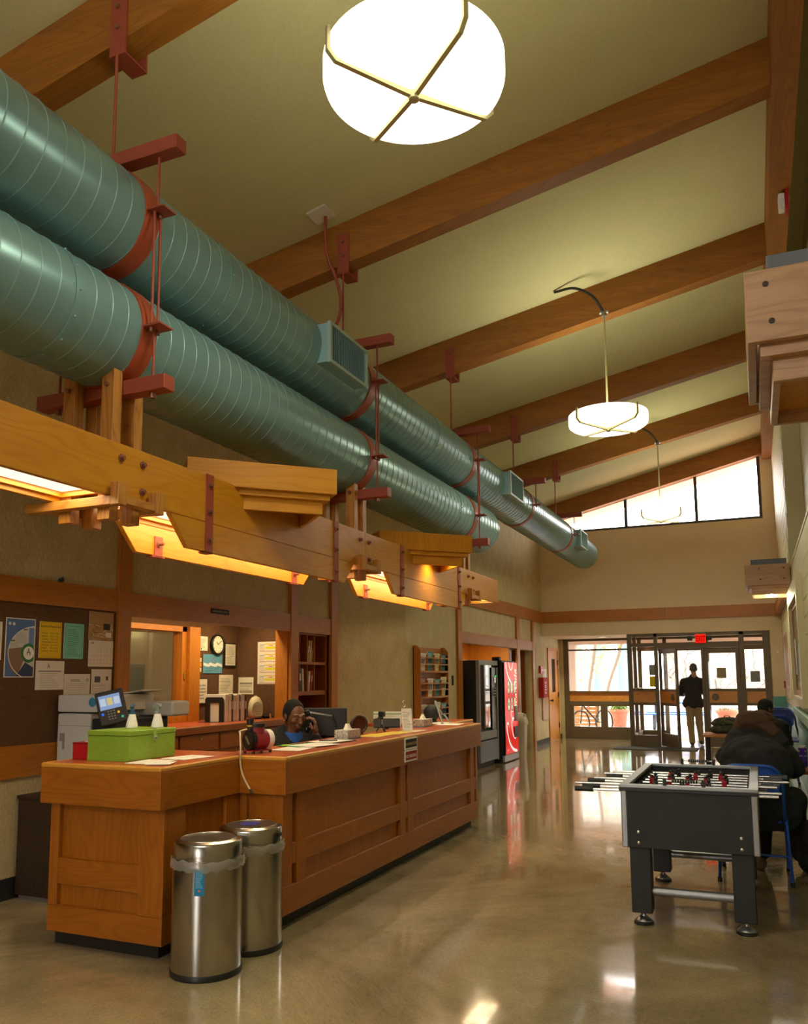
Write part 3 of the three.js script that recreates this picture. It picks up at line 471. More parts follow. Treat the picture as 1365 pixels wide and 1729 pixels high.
  { // blue picnic table
    const t = thing('picnic_table', 'blue metal picnic table in the courtyard behind the man', 'table'), bl2 = std('#3a78c8', 0.4), x = -2.2, z = -25.6;
    part(t, 'tabletop', bx(x - 0.95, x + 0.95, 0.73, 0.78, z - 0.38, z + 0.38, 0.02), bl2); part(t, 'bench', bx(x - 0.95, x + 0.95, 0.42, 0.46, z + 0.55, z + 0.83, 0.015), bl2); part(t, 'bench', bx(x - 0.95, x + 0.95, 0.42, 0.46, z - 0.83, z - 0.55, 0.015), bl2);
    for (const s of [-0.6, 0.6]) part(t, 'leg_frame', tube([V(x + s, 0.73, z + 0.25), V(x + s, 0.3, z + 0.3), V(x + s, 0.03, z + 0.5), V(x + s, 0.03, z + 0.8), V(x + s, 0.42, z + 0.72)], 0.03, 24, 6), std('#3a3e48', 0.5)), part(t, 'leg_frame', tube([V(x + s, 0.73, z - 0.25), V(x + s, 0.3, z - 0.3), V(x + s, 0.03, z - 0.5), V(x + s, 0.03, z - 0.8), V(x + s, 0.42, z - 0.72)], 0.03, 24, 6), std('#3a3e48', 0.5));
  }
  { // stack of slatted crates and a parked bicycle by the window
    [0, 1].forEach((k) => { const t = thing('wooden_crate', ['lower slatted wooden crate outside the left window', 'upper slatted wooden crate outside the left window'][k], 'crate', 'crates outside the window'); for (let j = 0; j < 4; j++) { part(t, 'slat', W(bx(-4.6, -4.0, 0.02 + k * 0.42 + j * 0.1, 0.1 + k * 0.42 + j * 0.1, -22.5, -22.48), 'x'), M.oak); } part(t, 'post', bx(-4.6, -4.55, 0.02 + k * 0.42, 0.41 + k * 0.42, -22.9, -22.5), M.oak); part(t, 'post', bx(-4.05, -4.0, 0.02 + k * 0.42, 0.41 + k * 0.42, -22.9, -22.5), M.oak); part(t, 'bottom', bx(-4.55, -4.05, 0.02 + k * 0.42, 0.04 + k * 0.42, -22.9, -22.5), M.oak); });
    const b = thing('bicycle', 'dark bicycle leaning by the crates outside left window', 'bicycle'), bx0 = -4.25, bz = -21.45;
    for (const [dx, dz] of [[0, 0], [0.45, -0.9]]) { const w = part(b, 'wheel', T(new THREE.TorusGeometry(0.32, 0.02, 8, 36), bx0 + dx, 0.34, bz + dz, 0, 0.99, 0), M.black); const sp = []; for (let k = 0; k < 14; k++) { const a = k / 14 * 6.283; sp.push(T(new THREE.CylinderGeometry(0.002, 0.002, 0.31, 4), Math.cos(a) * 0.155, Math.sin(a) * 0.155, 0, 0, 0, a + Math.PI / 2)); } part(w, 'spokes', T(mg(sp), bx0 + dx, 0.34, bz + dz, 0, 0.99, 0), M.chrome).userData.kind = 'stuff'; }
    part(b, 'frame', mg([cyl(V(bx0, 0.34, bz), V(bx0 + 0.05, 0.95, bz - 0.1), 0.018), cyl(V(bx0 + 0.05, 0.8, bz - 0.1), V(bx0 + 0.35, 0.35, bz - 0.5), 0.02), cyl(V(bx0 + 0.05, 0.82, bz - 0.1), V(bx0 + 0.36, 0.8, bz - 0.6), 0.018), cyl(V(bx0 + 0.35, 0.35, bz - 0.5), V(bx0 + 0.36, 0.9, bz - 0.6), 0.018), cyl(V(bx0 + 0.35, 0.35, bz - 0.5), V(bx0 + 0.55, 0.34, bz - 0.85), 0.014)]), M.dark);
    part(b, 'saddle', bc(bx0 + 0.36, 0.92, bz - 0.62, 0.12, 0.05, 0.25, 0.02), M.black); part(b, 'handlebar', tube([V(bx0 - 0.2, 1.0, bz - 0.02), V(bx0 + 0.05, 0.98, bz - 0.1), V(bx0 + 0.3, 1.0, bz + 0.02)], 0.014, 12), M.dark);
  }
}
// recessed ceiling downlights over the entrance
[[-3.35, -19.9, 'bright round downlight in the entrance ceiling']].forEach(([x, z, lab]) => { const t = thing('downlight', lab, 'downlight'); part(t, 'trim_ring', lathe([[0.1, 0], [0.14, 0], [0.14, -0.012], [0.1, -0.012]], 28, x, 2.49, z), M.white); part(t, 'lens', cyl(V(x, 2.484, z), V(x, 2.488, z), 0.1, 24), new THREE.MeshStandardMaterial({ color: '#fff', emissive: '#fff0d0', emissiveIntensity: 4 })); const l = new THREE.SpotLight(LAMP, 8, 0, 1.1, 0.6); l.position.set(x, 2.47, z); l.target.position.set(x, 0, z); t.add(l); t.add(l.target); });

// ---------- far part of the left wall ----------
const vendRoom = struct('wall_vending', W(mg([bx(-5.75, -5.65, 0, 2.35, -16.75, -13.0), bx(-5.65, FW - 0.15, 0, 2.3, -13.12, -13.0), bx(-5.65, FW - 0.15, 0, 2.3, -16.72, -16.62), bx(-5.75, FW - 0.15, 2.32, 2.4, -16.75, -13.0)]), 'y'), M.rail, 'oak lined alcove for the vending machines');
{ const t = thing('alcove_light', 'warm strip lamp under the vending alcove header', 'lamp'); part(t, 'lens', bx(-4.86, -4.78, 2.27, 2.3, -16.2, -13.5), M.diffuse); const l = new THREE.RectAreaLight(WARM, ALCOVE, 0.1, 2.6); l.position.set(-4.82, 2.265, -14.85); l.rotation.set(-Math.PI / 2, 0, 0); t.add(l); }
struct('wall_lift', W(mg([bx(-5.3, -5.2, 0, 2.3, -18.0, -16.7), bx(-5.2, FW - 0.15, 0, 2.3, -16.82, -16.72), bx(-5.2, FW - 0.15, 0, 2.3, -18.0, -17.9), bx(-5.3, FW - 0.15, 2.14, 2.24, -18.0, -16.72)]), 'y'), M.counter, 'oak lined door recess beside the vending alcove');
{ const d = struct('door_3', null, null, 'dark metal door set deep in the oak recess'); part(d, 'leaf', bx(-5.2, -5.16, 0, 2.1, -17.88, -16.84), std('#5a4e40', 0.5)); part(d, 'handle', bx(-5.16, -5.11, 0.98, 1.02, -16.98, -16.88), M.alu); }
{ // oak door to the right of the alarm
  const d = struct('door_4', null, null, 'oak door with narrow glass on the far left wall');
  part(d, 'leaf', W(ext(rect(-20.43, -19.45, 0.01, 2.18), 'zy', FW - 0.05, FW + 0.01, [rect(-20.18, -19.8, 1.17, 1.98)]), 'y'), M.door); part(d, 'pane', bx(FW - 0.025, FW - 0.015, 1.17, 1.98, -20.18, -19.8), M.blackgloss);
  part(d, 'frame', W(mg([bx(FW - 0.02, FW + 0.03, 0, 2.24, -19.45, -19.4), bx(FW - 0.02, FW + 0.03, 0, 2.24, -20.48, -20.43), bx(FW - 0.02, FW + 0.03, 2.18, 2.24, -20.43, -19.45)]), 'y'), M.door);
  part(d, 'knob', mg([cyl(V(FW, 0.98, -19.55), V(FW + 0.06, 0.98, -19.55), 0.012), T(new THREE.SphereGeometry(0.03, 12, 8), FW + 0.07, 0.98, -19.55)]), M.dark);
  for (const y of [0.35, 1.1, 1.9]) part(d, 'hinge', bx(FW + 0.01, FW + 0.035, y - 0.06, y + 0.06, -20.44, -20.41), M.dark);
}
{ const t = thing('fire_alarm', 'small red fire alarm with white horn mark on left wall', 'fire alarm'); part(t, 'box', bx(FW, FW + 0.05, 1.62, 1.8, -18.86, -18.55, 0.008), M.red); part(t, 'mark', bx(FW + 0.05, FW + 0.053, 1.68, 1.75, -18.75, -18.66), M.white); }
{ const [g, m] = card(0.42, 0.46, printMat(96, 128, (g, w, h) => { fillR(g, '#b40f14', 0, 0, w, h); g.save(); g.translate(w / 2, h / 2); g.rotate(-Math.PI / 2); txt(g, 'FIRE', 0, 12, 40, '#f2e6dc', 'center', 'sans-serif', 'bold'); g.restore(); }), 'x', 0.12, M.red); const o = single('extinguisher_cabinet', 'red fire extinguisher cabinet with white lettering on left wall', 'fire cabinet', g, m); o.position.set(FW + 0.061, 1.3, -18.7); }
cardThing('notice', 'white instruction sheet beside the red fire cabinet', 'notice', 0.3, 0.55, printMat(64, 128, (g, w, h) => { fillR(g, '#efe6dc', 0, 0, w, h); lines(g, 8, 12, 48, 12, 9); }), 'x', FW + 0.004, 1.45, -19.1);
single('wall_panel', 'pale wooden panel under the red fire cabinet', 'panel', W(bx(FW, FW + 0.03, 0.55, 1.06, -19.3, -18.75, 0.004), 'y'), M.paleoak);
single('light_switch', 'black slot shaped wall plate left of the vending alcove', 'wall plate', bx(FW, FW + 0.012, 1.42, 1.58, -12.74, -12.66, 0.004), M.black);
single('light_switch', 'grey wall plate beside the brochure rack', 'wall plate', bx(FW, FW + 0.012, 1.42, 1.56, -12.38, -12.3, 0.004), M.grey);
// ---------- vending machines ----------
{
  const t = thing('snack_machine', 'black snack vending machine with reflective glass front', 'vending machine'), xf = -4.33, z0 = -13.3, z1 = -14.38;
  part(t, 'cabinet', bx(-5.2, xf - 0.06, 0.08, 1.84, z1, z0, 0.01), std('#0d0c0b', 0.5)); part(t, 'door_frame', mg([bx(xf - 0.06, xf, 0.62, 1.84, z0 - 0.05, z0), bx(xf - 0.06, xf, 1.76, 1.84, z1, z0 - 0.05), bx(xf - 0.06, xf, 0.08, 1.72, z1, z1 + 0.06)]), M.grey);
  part(t, 'glass', bx(xf - 0.05, xf - 0.03, 0.66, 1.76, z1 + 0.3, z0 - 0.05), std('#8a8d90', 0.02, 1)); part(t, 'control_panel', bx(xf - 0.05, xf - 0.01, 0.6, 1.72, z1 + 0.06, z1 + 0.34), M.blackgloss);
  const kp = part(t, 'keypad', bx(xf - 0.01, xf, 1.2, 1.36, z1 + 0.1, z1 + 0.28), M.grey); for (let k = 0; k < 12; k++) part(kp, 'key', bx(xf, xf + 0.006, 1.215 + (k >> 2) * 0.05, 1.245 + (k >> 2) * 0.05, z1 + 0.115 + (k % 4) * 0.04, z1 + 0.14 + (k % 4) * 0.04), M.dark);
  part(t, 'coin_slot', bx(xf - 0.01, xf + 0.004, 1.45, 1.55, z1 + 0.14, z1 + 0.22), M.chrome); part(t, 'status_light', bx(xf - 0.008, xf + 0.004, 1.56, 1.575, z1 + 0.1, z1 + 0.12), new THREE.MeshStandardMaterial({ color: '#0a3', emissive: '#0f6', emissiveIntensity: 2 }));
  part(t, 'delivery_flap', bx(xf - 0.06, xf - 0.005, 0.48, 0.62, z1 + 0.1, z0 - 0.02, 0.01), M.grey); part(t, 'lower_panel', bx(xf - 0.06, xf + 0.002, 0.1, 0.46, z1 + 0.06, z0, 0.01), std('#6c6e70', 0.35, 0.4)); part(t, 'foot_rail', bx(-5.1, xf - 0.08, 0, 0.08, z1 + 0.02, z0 - 0.02), M.dark);
}
{
  const t = thing('drinks_machine', 'red lit cola vending machine with white ribbon graphics', 'vending machine'), xf = -4.26, z0 = -14.46, z1 = -15.42;
  part(t, 'cabinet', bx(-5.15, xf - 0.02, 0.06, 1.85, z1, z0, 0.01), M.black);
  const tex = canvasTex(512, 1024, (g, w, h) => {
    fillR(g, '#d8100c', 0, 0, w, h);
    g.strokeStyle = '#f4ece6'; g.lineCap = 'round'; const sw = (pts, lw) => { g.lineWidth = lw; g.beginPath(); g.moveTo(pts[0], pts[1]); g.bezierCurveTo(pts[2], pts[3], pts[4], pts[5], pts[6], pts[7]); g.stroke(); };
    sw([60, 0, 90, 120, 150, 190, 300, 240], 26); sw([180, 0, 210, 100, 300, 120, 330, 0], 18);
    sw([120, 690, 30, 640, 40, 760, 140, 880], 26); sw([140, 880, 250, 1000, 380, 1000, 430, 1010], 34); sw([330, 640, 230, 600, 210, 760, 330, 850], 22); sw([330, 850, 400, 900, 440, 820, 420, 760], 16); sw([300, 560, 200, 520, 220, 620, 300, 660], 16);
    for (let r = 0; r < 2; r++) for (let c = 0; c < 3; c++) { const x = 110 + c * 120, y = 200 + r * 190; g.fillStyle = '#1c2a1c'; g.beginPath(); g.ellipse(x + 42, y + 80, 46, 84, 0, 0, 7); g.fill(); g.fillStyle = ['#cdd8b4', '#d8dcc8', '#b8ccae'][(r + c) % 3]; g.beginPath(); g.ellipse(x + 42, y + 80, 34, 70, 0, 0, 7); g.fill(); fillR(g, ['#b03020', '#d8b040', '#4a8a4a'][(c + r * 2) % 3], x + 22, y + 60, 40, 40); }
    g.save(); g.translate(60, 990); txt(g, 'PLAY', 0, 0, 30, '#f6d0c8'); g.restore();
    g.save(); g.translate(470, 620); g.rotate(-Math.PI / 2); txt(g, 'Coca-Cola', 0, 0, 110, '#f8f0ea', 'left', 'serif', 'italic bold'); g.restore();
  });
  const [g, m] = card(z0 - z1 - 0.08, 1.68, new THREE.MeshStandardMaterial({ map: tex, emissive: '#ffffff', emissiveMap: tex, emissiveIntensity: 0.55, roughness: 0.2 }), 'x', 0.03, M.blackgloss); const f = part(t, 'lit_front', g, m, 'red backlit front panel'); f.position.set(xf, 0.98, (z0 + z1) / 2 - 0.02);
  part(t, 'dispenser_slot', bx(xf - 0.01, xf + 0.03, 0.42, 0.62, z1 + 0.08, z1 + 0.32), M.black); part(t, 'coin_panel', bx(xf - 0.01, xf + 0.03, 0.72, 1.0, z1 + 0.08, z1 + 0.28, 0.01), M.grey); part(t, 'kick_plate', bx(xf - 0.03, xf + 0.01, 0.02, 0.13, z1, z0), M.alu); part(t, 'hinge_cap', bx(-4.5, -4.35, 1.85, 1.92, z0 - 0.25, z0 - 0.1, 0.02), M.black); part(t, 'base', bx(-5.1, xf - 0.06, 0, 0.06, z1 + 0.02, z0 - 0.02), M.black);
}
{ const t = thing('waste_bin', 'tall cream waste bin with swing lid beside drinks machine', 'bin'), x = -4.3, z = -15.72; part(t, 'body', toCreasedNormals(lathe([[0, 0], [0.14, 0], [0.17, 0.66], [0, 0.66]], 4), 0.5).rotateY(Math.PI / 4).translate(x, 0, z), std('#d8ccb4', 0.5)); part(t, 'lid', toCreasedNormals(lathe([[0.185, 0.62], [0.185, 0.68], [0.16, 0.76], [0.09, 0.84], [0, 0.86]], 4), 0.5).rotateY(Math.PI / 4).translate(x, 0, z), std('#cfc2a6', 0.5)); part(t, 'flap', bc(x + 0.1, 0.78, z, 0.02, 0.1, 0.14, 0.005), std('#b8ab90', 0.5)); }
// ---------- brochure rack ----------
{
  const t = thing('brochure_rack', 'oak wall rack with twelve pockets of leaflets on left wall', 'rack'), z0 = -11.02, z1 = -12.2, y0 = 0.8, y1 = 2.0, x = FW;
  part(t, 'back_panel', W(bx(x, x + 0.015, y0, y1, z1, z0), 'y'), M.rail);
  for (const z of [z0, z1 + 0.02]) part(t, 'side', W(ext([[x + 0.0, y0], [x + 0.12, y0], [x + 0.12, y1 - 0.05], [x + 0.06, y1 + 0.02], [x, y1 + 0.02]], 'xy', z - 0.02, z), 'y'), M.rail);
  const cols = ['#e8e4da', '#3d6f78', '#d8d0c0', '#4d8f9a', '#b8c0c4', '#8a4a40', '#e6dcae', '#35506a']; let n = 0;
  const mats = cols.map((c, i) => printMat(64, 128, (g, w, h) => { fillR(g, c, 0, 0, w, h); fillR(g, 'rgba(30,30,40,.55)', 6, 40 + (i % 3) * 20, 52, 34); lines(g, 8, 12, 44, 3, 8, i % 2 ? '#fff' : '#444'); }));
  for (let r = 0; r < 3; r++) {
    const yb = 1.62 - r * 0.38; part(t, 'shelf', W(bx(x + 0.015, x + 0.12, yb, yb + 0.015, z1 + 0.02, z0 - 0.02), 'z'), M.rail);
    part(t, 'pocket_bar', W(bx(x + 0.11, x + 0.125, yb + 0.01, yb + 0.03, z1 + 0.02, z0 - 0.02), 'z'), M.oak); part(t, 'pocket_bar', W(bx(x + 0.112, x + 0.125, yb + 0.12, yb + 0.135, z1 + 0.02, z0 - 0.02), 'z'), M.oak); part(t, 'pocket_bar', W(bx(x + 0.112, x + 0.125, yb + 0.215, yb + 0.23, z1 + 0.02, z0 - 0.02), 'z'), M.oak);
    for (let c = 0; c < 5; c++) { const zz = z0 - 0.02 - c * 0.285; if (c < 5) part(t, 'divider', W(bx(x + 0.02, x + 0.115, yb + 0.015, yb + 0.27, zz - 0.008, zz), 'y'), M.rail); }
    for (let c = 0; c < 4; c++) { const k = n++, hh = [0.27, 0.3, 0.28][k % 3]; cardThing('leaflet', `leaflet in ${['upper', 'middle', 'lower'][r]} rack row, ${['leftmost', 'second', 'third', 'rightmost'][c]} pocket`, 'leaflet', 0.235, hh, mats[(k * 3 + r) % 8], 'x', x + 0.08, yb + 0.018 + hh / 2, z0 - 0.165 - c * 0.285, { group: 'leaflets in the wall rack', t: 0.012, rz: [0, 0, -0.1] }); }
  }
}
// ---------- reception counter ----------
{
  const t = thing('reception_counter', 'long oak reception counter with red laminate top and panelled front', 'counter');
  const C = M.counter, P = (n, g, a, m = C) => part(t, n, W(g, a), m);
  // tops: laminate with an oak nosing
  part(t, 'worktop', mg([bx(-3.93, -3.08, 1.03, 1.064, -4.66, -3.71), bx(-3.25, -2.74, 1.03, 1.064, -8.36, -4.46), bx(-3.93, -3.08, 1.03, 1.064, -9.15, -8.0)]), M.laminate, 'red orange laminate worktop');
  const nose = (...a) => part(t, 'nosing', W(bx(...a, 0.012), Math.abs(a[1] - a[0]) > Math.abs(a[5] - a[4]) ? 'x' : 'z'), M.edge);
  nose(-3.955, -3.06, 1.035, 1.066, -3.715, -3.69); nose(-3.955, -3.93, 1.035, 1.066, -4.66, -3.715); nose(-3.085, -3.06, 1.035, 1.066, -4.45, -3.715); nose(-3.06, -2.72, 1.035, 1.066, -4.47, -4.445); nose(-2.745, -2.72, 1.035, 1.066, -8.385, -4.47); nose(-3.08, -2.745, 1.035, 1.066, -8.385, -8.36); nose(-3.085, -3.06, 1.035, 1.066, -9.15, -8.385);
  // deep skirt boards under the top
  P('skirt', bx(-3.95, -3.06, 0.83, 1.037, -3.725, -3.692, 0.004), 'x'); P('skirt', bx(-3.95, -3.92, 0.83, 1.037, -4.66, -3.725, 0.004), 'z'); P('skirt', bx(-3.092, -3.06, 0.83, 1.037, -4.45, -3.725, 0.004), 'z'); P('skirt', bx(-3.06, -2.722, 0.83, 1.037, -4.478, -4.447, 0.004), 'x'); P('skirt', bx(-2.755, -2.722, 0.83, 1.037, -8.383, -4.478, 0.004), 'z'); P('skirt', bx(-3.06, -2.755, 0.83, 1.037, -8.383, -8.353, 0.004), 'x'); P('skirt', bx(-3.092, -3.06, 0.83, 1.037, -9.15, -8.383, 0.004), 'z');
  // carcase panels (recessed) and plinth
  P('panel', bx(-3.9, -3.11, 0.1, 0.85, -3.8, -3.785), 'y'); P('panel', bx(-3.125, -3.11, 0.1, 0.85, -4.5, -3.8), 'y'); P('panel', bx(-3.11, -2.79, 0.1, 0.85, -4.53, -4.515), 'y'); P('panel', bx(-2.805, -2.79, 0.1, 0.85, -8.33, -4.53), 'y'); P('panel', bx(-3.9, -3.88, 0.1, 0.85, -4.6, -3.8), 'y'); P('panel', bx(-3.11, -2.79, 0.1, 0.85, -8.34, -8.32), 'y'); P('panel', bx(-3.125, -3.11, 0.1, 0.85, -9.1, -8.34), 'y'); P('back_panel', bx(-3.25, -3.235, 0.05, 1.03, -8.3, -4.6), 'y');
  part(t, 'plinth', mg([bx(-3.93, -3.16, 0, 0.105, -4.55, -3.83), bx(-3.16, -2.83, 0, 0.105, -8.33, -4.6), bx(-3.93, -3.16, 0, 0.105, -9.1, -8.2)]), std('#1c1918', 0.5));
  // near end: stiles and rails
  const B = (n, ...a) => { const d = [a[1] - a[0], a[3] - a[2], a[5] - a[4]].map(Math.abs); P(n, bx(...a, 0.004), d[1] >= Math.max(d[0], d[2]) ? 'y' : d[0] > d[2] ? 'x' : 'z'); };
  B('stile', -3.925, -3.855, 0.24, 0.84, -3.785, -3.755); B('stile', -3.255, -3.08, 0.24, 0.84, -3.785, -3.755); B('rail', -3.855, -3.255, 0.36, 0.508, -3.785, -3.757); B('bottom_rail', -3.925, -3.08, 0.09, 0.24, -3.785, -3.755);
  B('stile', -3.11, -3.082, 0.24, 0.84, -3.95, -3.785); B('stile', -3.11, -3.082, 0.24, 0.84, -4.51, -4.34); B('rail', -3.11, -3.084, 0.36, 0.508, -4.34, -3.95); B('bottom_rail', -3.11, -3.082, 0.09, 0.24, -4.51, -3.785);
  B('stile', -3.08, -3.03, 0.24, 0.84, -4.515, -4.485); B('stile', -2.95, -2.785, 0.24, 0.84, -4.515, -4.485); B('rail', -3.03, -2.95, 0.36, 0.508, -4.515, -4.487); B('bottom_rail', -3.08, -2.785, 0.09, 0.26, -4.515, -4.485);
  B('stile', -2.79, -2.76, 0.26, 0.84, -4.6, -4.485); B('stile', -2.79, -2.76, 0.26, 0.84, -4.772, -4.655); B('stile', -2.79, -2.76, 0.26, 0.84, -6.43, -6.32); B('stile', -2.79, -2.76, 0.26, 0.84, -6.6, -6.48); B('stile', -2.79, -2.76, 0.26, 0.84, -8.25, -8.13); B('stile', -2.79, -2.76, 0.26, 0.84, -8.35, -8.3);
  for (const [a, b] of [[-4.655, -4.6], [-6.32, -4.772], [-6.48, -6.43], [-8.13, -6.6], [-8.3, -8.25]]) B('rail', -2.79, -2.762, 0.385, 0.515, a, b);
  B('bottom_rail', -2.79, -2.76, 0.09, 0.26, -8.35, -4.485);
  B('side_board', -3.115, -2.76, 0.09, 0.84, -8.36, -8.34);
}
// ---------- signs on the counter ----------
cardThing('counter_sign', 'black INFORMATION sign in white frame on counter front', 'sign', 0.265, 0.095, printMat(512, 184, (g, w, h) => { fillR(g, '#ece8e0', 0, 0, w, h); fillR(g, '#15130f', 22, 22, w - 44, h - 48); txt(g, 'INFORMATION', w / 2, 120, 62, '#b9a34a', 'center', 'sans-serif', 'bold'); }), 'x', -2.717, 1.0, -6.45, { t: 0.008, side: M.white });
cardThing('counter_sign', 'red NO SMOKING sign in white frame on counter front', 'sign', 0.265, 0.095, printMat(512, 184, (g, w, h) => { fillR(g, '#ece8e0', 0, 0, w, h); fillR(g, '#9a1a16', 22, 22, w - 44, h - 48); txt(g, 'NO SMOKING', w / 2, 122, 66, '#f2e4dc', 'center', 'sans-serif', 'bold'); }), 'x', -2.717, 0.9, -6.45, { t: 0.008, side: M.white });
cardThing('wall_sign', 'small black EMPLOYEES ONLY plate on the oak header', 'sign', 0.3, 0.05, printMat(512, 96, (g, w, h) => { fillR(g, '#15120e', 0, 0, w, h); txt(g, 'EMPLOYEES ONLY', w / 2, 68, 54, '#a8987a', 'center', 'sans-serif', 'bold'); }), 'x', LW + 0.034, 2.23, -6.83, { t: 0.006, side: M.black });
// ---------- trash cans ----------
M.steel = new THREE.MeshPhysicalMaterial({ color: '#a8a49c', metalness: 1, roughness: 0.2, anisotropy: 0.5 });
M.liner = new THREE.MeshPhysicalMaterial({ color: '#f2f0ec', roughness: 0.35, transmission: 0.85, thickness: 0 });
[[-2.793, -3.775, 'front steel trash can with blue instruction sticker', 1], [-2.80, -4.195, 'rear steel trash can with slot, tucked into the counter corner', 0]].forEach(([x, z, lab, front]) => {
  const t = thing('trash_can', lab, 'trash can', 'steel trash cans by the counter'), r = 0.187;
  part(t, 'base_ring', lathe([[0, 0], [r + 0.002, 0], [r + 0.004, 0.006], [r + 0.004, 0.03], [r - 0.004, 0.036], [0, 0.036]], 56, x, 0, z), M.black);
  part(t, 'body', lathe([[r - 0.002, 0.03], [r, 0.034], [r, 0.6], [r - 0.01, 0.606], [r - 0.01, 0.58]], 56, x, 0, z), M.steel);
  const lid = part(t, 'lid', toCreasedNormals(lathe([[r - 0.014, 0.6], [r - 0.003, 0.604], [r - 0.003, 0.676], [r - 0.009, 0.687], [r - 0.03, 0.695], [r - 0.034, 0.688], [0, 0.688]], 56, x, 0, z), 0.7), M.steel);
  part(lid, 'flap', lathe([[0, 0.69], [r - 0.042, 0.69], [r - 0.04, 0.694], [0, 0.697]], 48, x, 0, z), std('#6e675c', 0.3, 0.6));
  part(lid, 'sensor_ring', T(new THREE.TorusGeometry(r - 0.037, 0.0035, 6, 56), x, 0.694, z, Math.PI / 2, 0, 0), M.chrome);
  if (!front) part(lid, 'slot', bc(x + 0.185, 0.645, z - 0.02, 0.01, 0.022, 0.03), M.black), part(lid, 'decal', cyl(V(x - 0.01, 0.697, z), V(x - 0.01, 0.6985, z), 0.06, 20), std('#3b3fa0', 0.4));
  // crumpled liner cuff: a rippled ring
  const n = 90, pos = [], idx = [];
  for (let i = 0; i <= n; i++) { const a = i / n * 6.2832, c = Math.cos(a), s = Math.sin(a); for (let j = 0; j < 5; j++) { const w = noise.noise(c * 5 + j * 0.9, s * 5, x * 9 + j) * 0.014 + noise.noise(c * 16, s * 16, j * 2.1 + z) * 0.008; const R = r + [0.0, 0.005, 0.007, 0.006, 0.003][j] + Math.abs(w), y = 0.604 - j * 0.013 + noise.noise(c * 4, s * 4, 7 + j * 0.2) * 0.016; pos.push(x + c * R, y, z + s * R); } if (i) for (let j = 0; j < 4; j++) { const b = i * 5 + j, q = b - 5; idx.push(q, b, q + 1, b, b + 1, q + 1); } }
  const g = new THREE.BufferGeometry(); g.setAttribute('position', new THREE.Float32BufferAttribute(pos, 3)); g.setIndex(idx); g.computeVertexNormals(); part(t, 'liner', g, M.liner, 'clear crumpled bag cuff');
  if (front) { const g2 = new THREE.CylinderGeometry(r + 0.001, r + 0.001, 0.135, 12, 1, true, 0.265, 0.28); const o = part(t, 'sticker', g2, printMat(128, 256, (g3, w, h) => { fillR(g3, '#1f87b8', 0, 0, w, h); lines(g3, 16, 20, 92, 14, 12, '#bfe2ee', 3); fillR(g3, '#e07a40', 48, 200, 34, 18); }), 'blue printed sticker'); o.position.set(x, 0.5, z); o.material.side = THREE.DoubleSide; }
});
// ---------- things on the near counter wing ----------
M.green = new THREE.MeshStandardMaterial({ map: wallTex([132, 168, 52], 81, 8), roughness: 0.45 });
const TY = 1.065;
{
  const t = thing('wooden_chest', 'bright green painted wooden box with hasp on counter', 'box'), x0 = -3.785, x1 = -3.46, z0 = -4.305, z1 = -3.885, y = TY;
  part(t, 'body', uvm(bx(x0, x1, y, y + 0.148, z0, z1, 0.004), 'z'), M.green); part(t, 'lid', uvm(bx(x0 - 0.003, x1 + 0.003, y + 0.15, y + 0.18, z0 - 0.003, z1 + 0.003, 0.005), 'z'), M.green); part(t, 'skid', uvm(bx(x0 + 0.002, x1 - 0.002, y, y + 0.02, z1, z1 + 0.003), 'x'), M.green);
  const h = part(t, 'hasp', bx(x1 + 0.003, x1 + 0.008, y + 0.11, y + 0.185, z0 + 0.245 - 0.055, z0 + 0.245 - 0.03, 0.002), std('#8fae52', 0.4)); part(h, 'staple', T(new THREE.TorusGeometry(0.012, 0.004, 8, 16), x1 + 0.012, y + 0.125, z0 + 0.2, 0, Math.PI / 2, 0), M.alu);
}
{ const t = thing('metal_cashbox', 'dark red box behind the green chest', 'box'); part(t, 'body', bx(-3.92, -3.8, TY, TY + 0.1, -4.15, -3.9, 0.004), M.red); part(t, 'rim', bx(-3.922, -3.798, TY + 0.092, TY + 0.104, -4.152, -3.898, 0.003), std('#8a0f12', 0.4)); part(t, 'paper', bx(-3.87, -3.8, TY + 0.104, TY + 0.107, -4.1, -3.95), M.paper); }
function sprayBottle(x, y, z, lab, cap, turn) {
  const t = thing('spray_bottle', lab, 'bottle', 'white spray bottles on the green chest');
  part(t, 'bottle', lathe([[0, 0], [0.036, 0], [0.038, 0.006], [0.034, 0.03], [0.024, 0.07], [0.02, 0.085], [0.016, 0.09], [0, 0.09]], 28, x, y, z), M.white);
  const c = std(cap, 0.4); part(t, 'collar', cyl(V(x, y + 0.088, z), V(x, y + 0.106, z), 0.018, 16), c);
  const hd = part(t, 'trigger_head', T(ext([[-0.018, 0.1], [0.012, 0.1], [0.012, 0.125], [0.045, 0.13], [0.05, 0.142], [0.02, 0.155], [-0.03, 0.15], [-0.034, 0.135], [-0.018, 0.13]], 'xy', -0.011, 0.011, [], 0.003), x, y, z, 0, turn, 0), c);
  part(hd, 'trigger', T(ext([[0.02, 0.128], [0.03, 0.128], [0.026, 0.1], [0.034, 0.07], [0.027, 0.07], [0.018, 0.1]], 'xy', -0.006, 0.006), x, y, z, 0, turn, 0), c);
}
sprayBottle(-3.655, TY + 0.181, -4.12, 'white spray bottle with blue trigger on green chest', '#2a5a78', 2.2);
sprayBottle(-3.52, TY + 0.181, -4.2, 'white spray bottle with grey trigger on green chest', '#8a908c', 2.9);
const sheetMat = printMat(256, 256, (g, w, h) => { fillR(g, '#efe9df', 0, 0, w, h); lines(g, 20, 24, 210, 24, 9, '#a79f98'); });
const sheet = (lab, x, z, w, d, ry, y = TY, mat = sheetMat, t = 0.002) => cardThing('paper_sheet', lab, 'paper', w, d, mat, 'y', x, y + t / 2 + 0.0005, z, { t, rz: [0, ry, 0] });
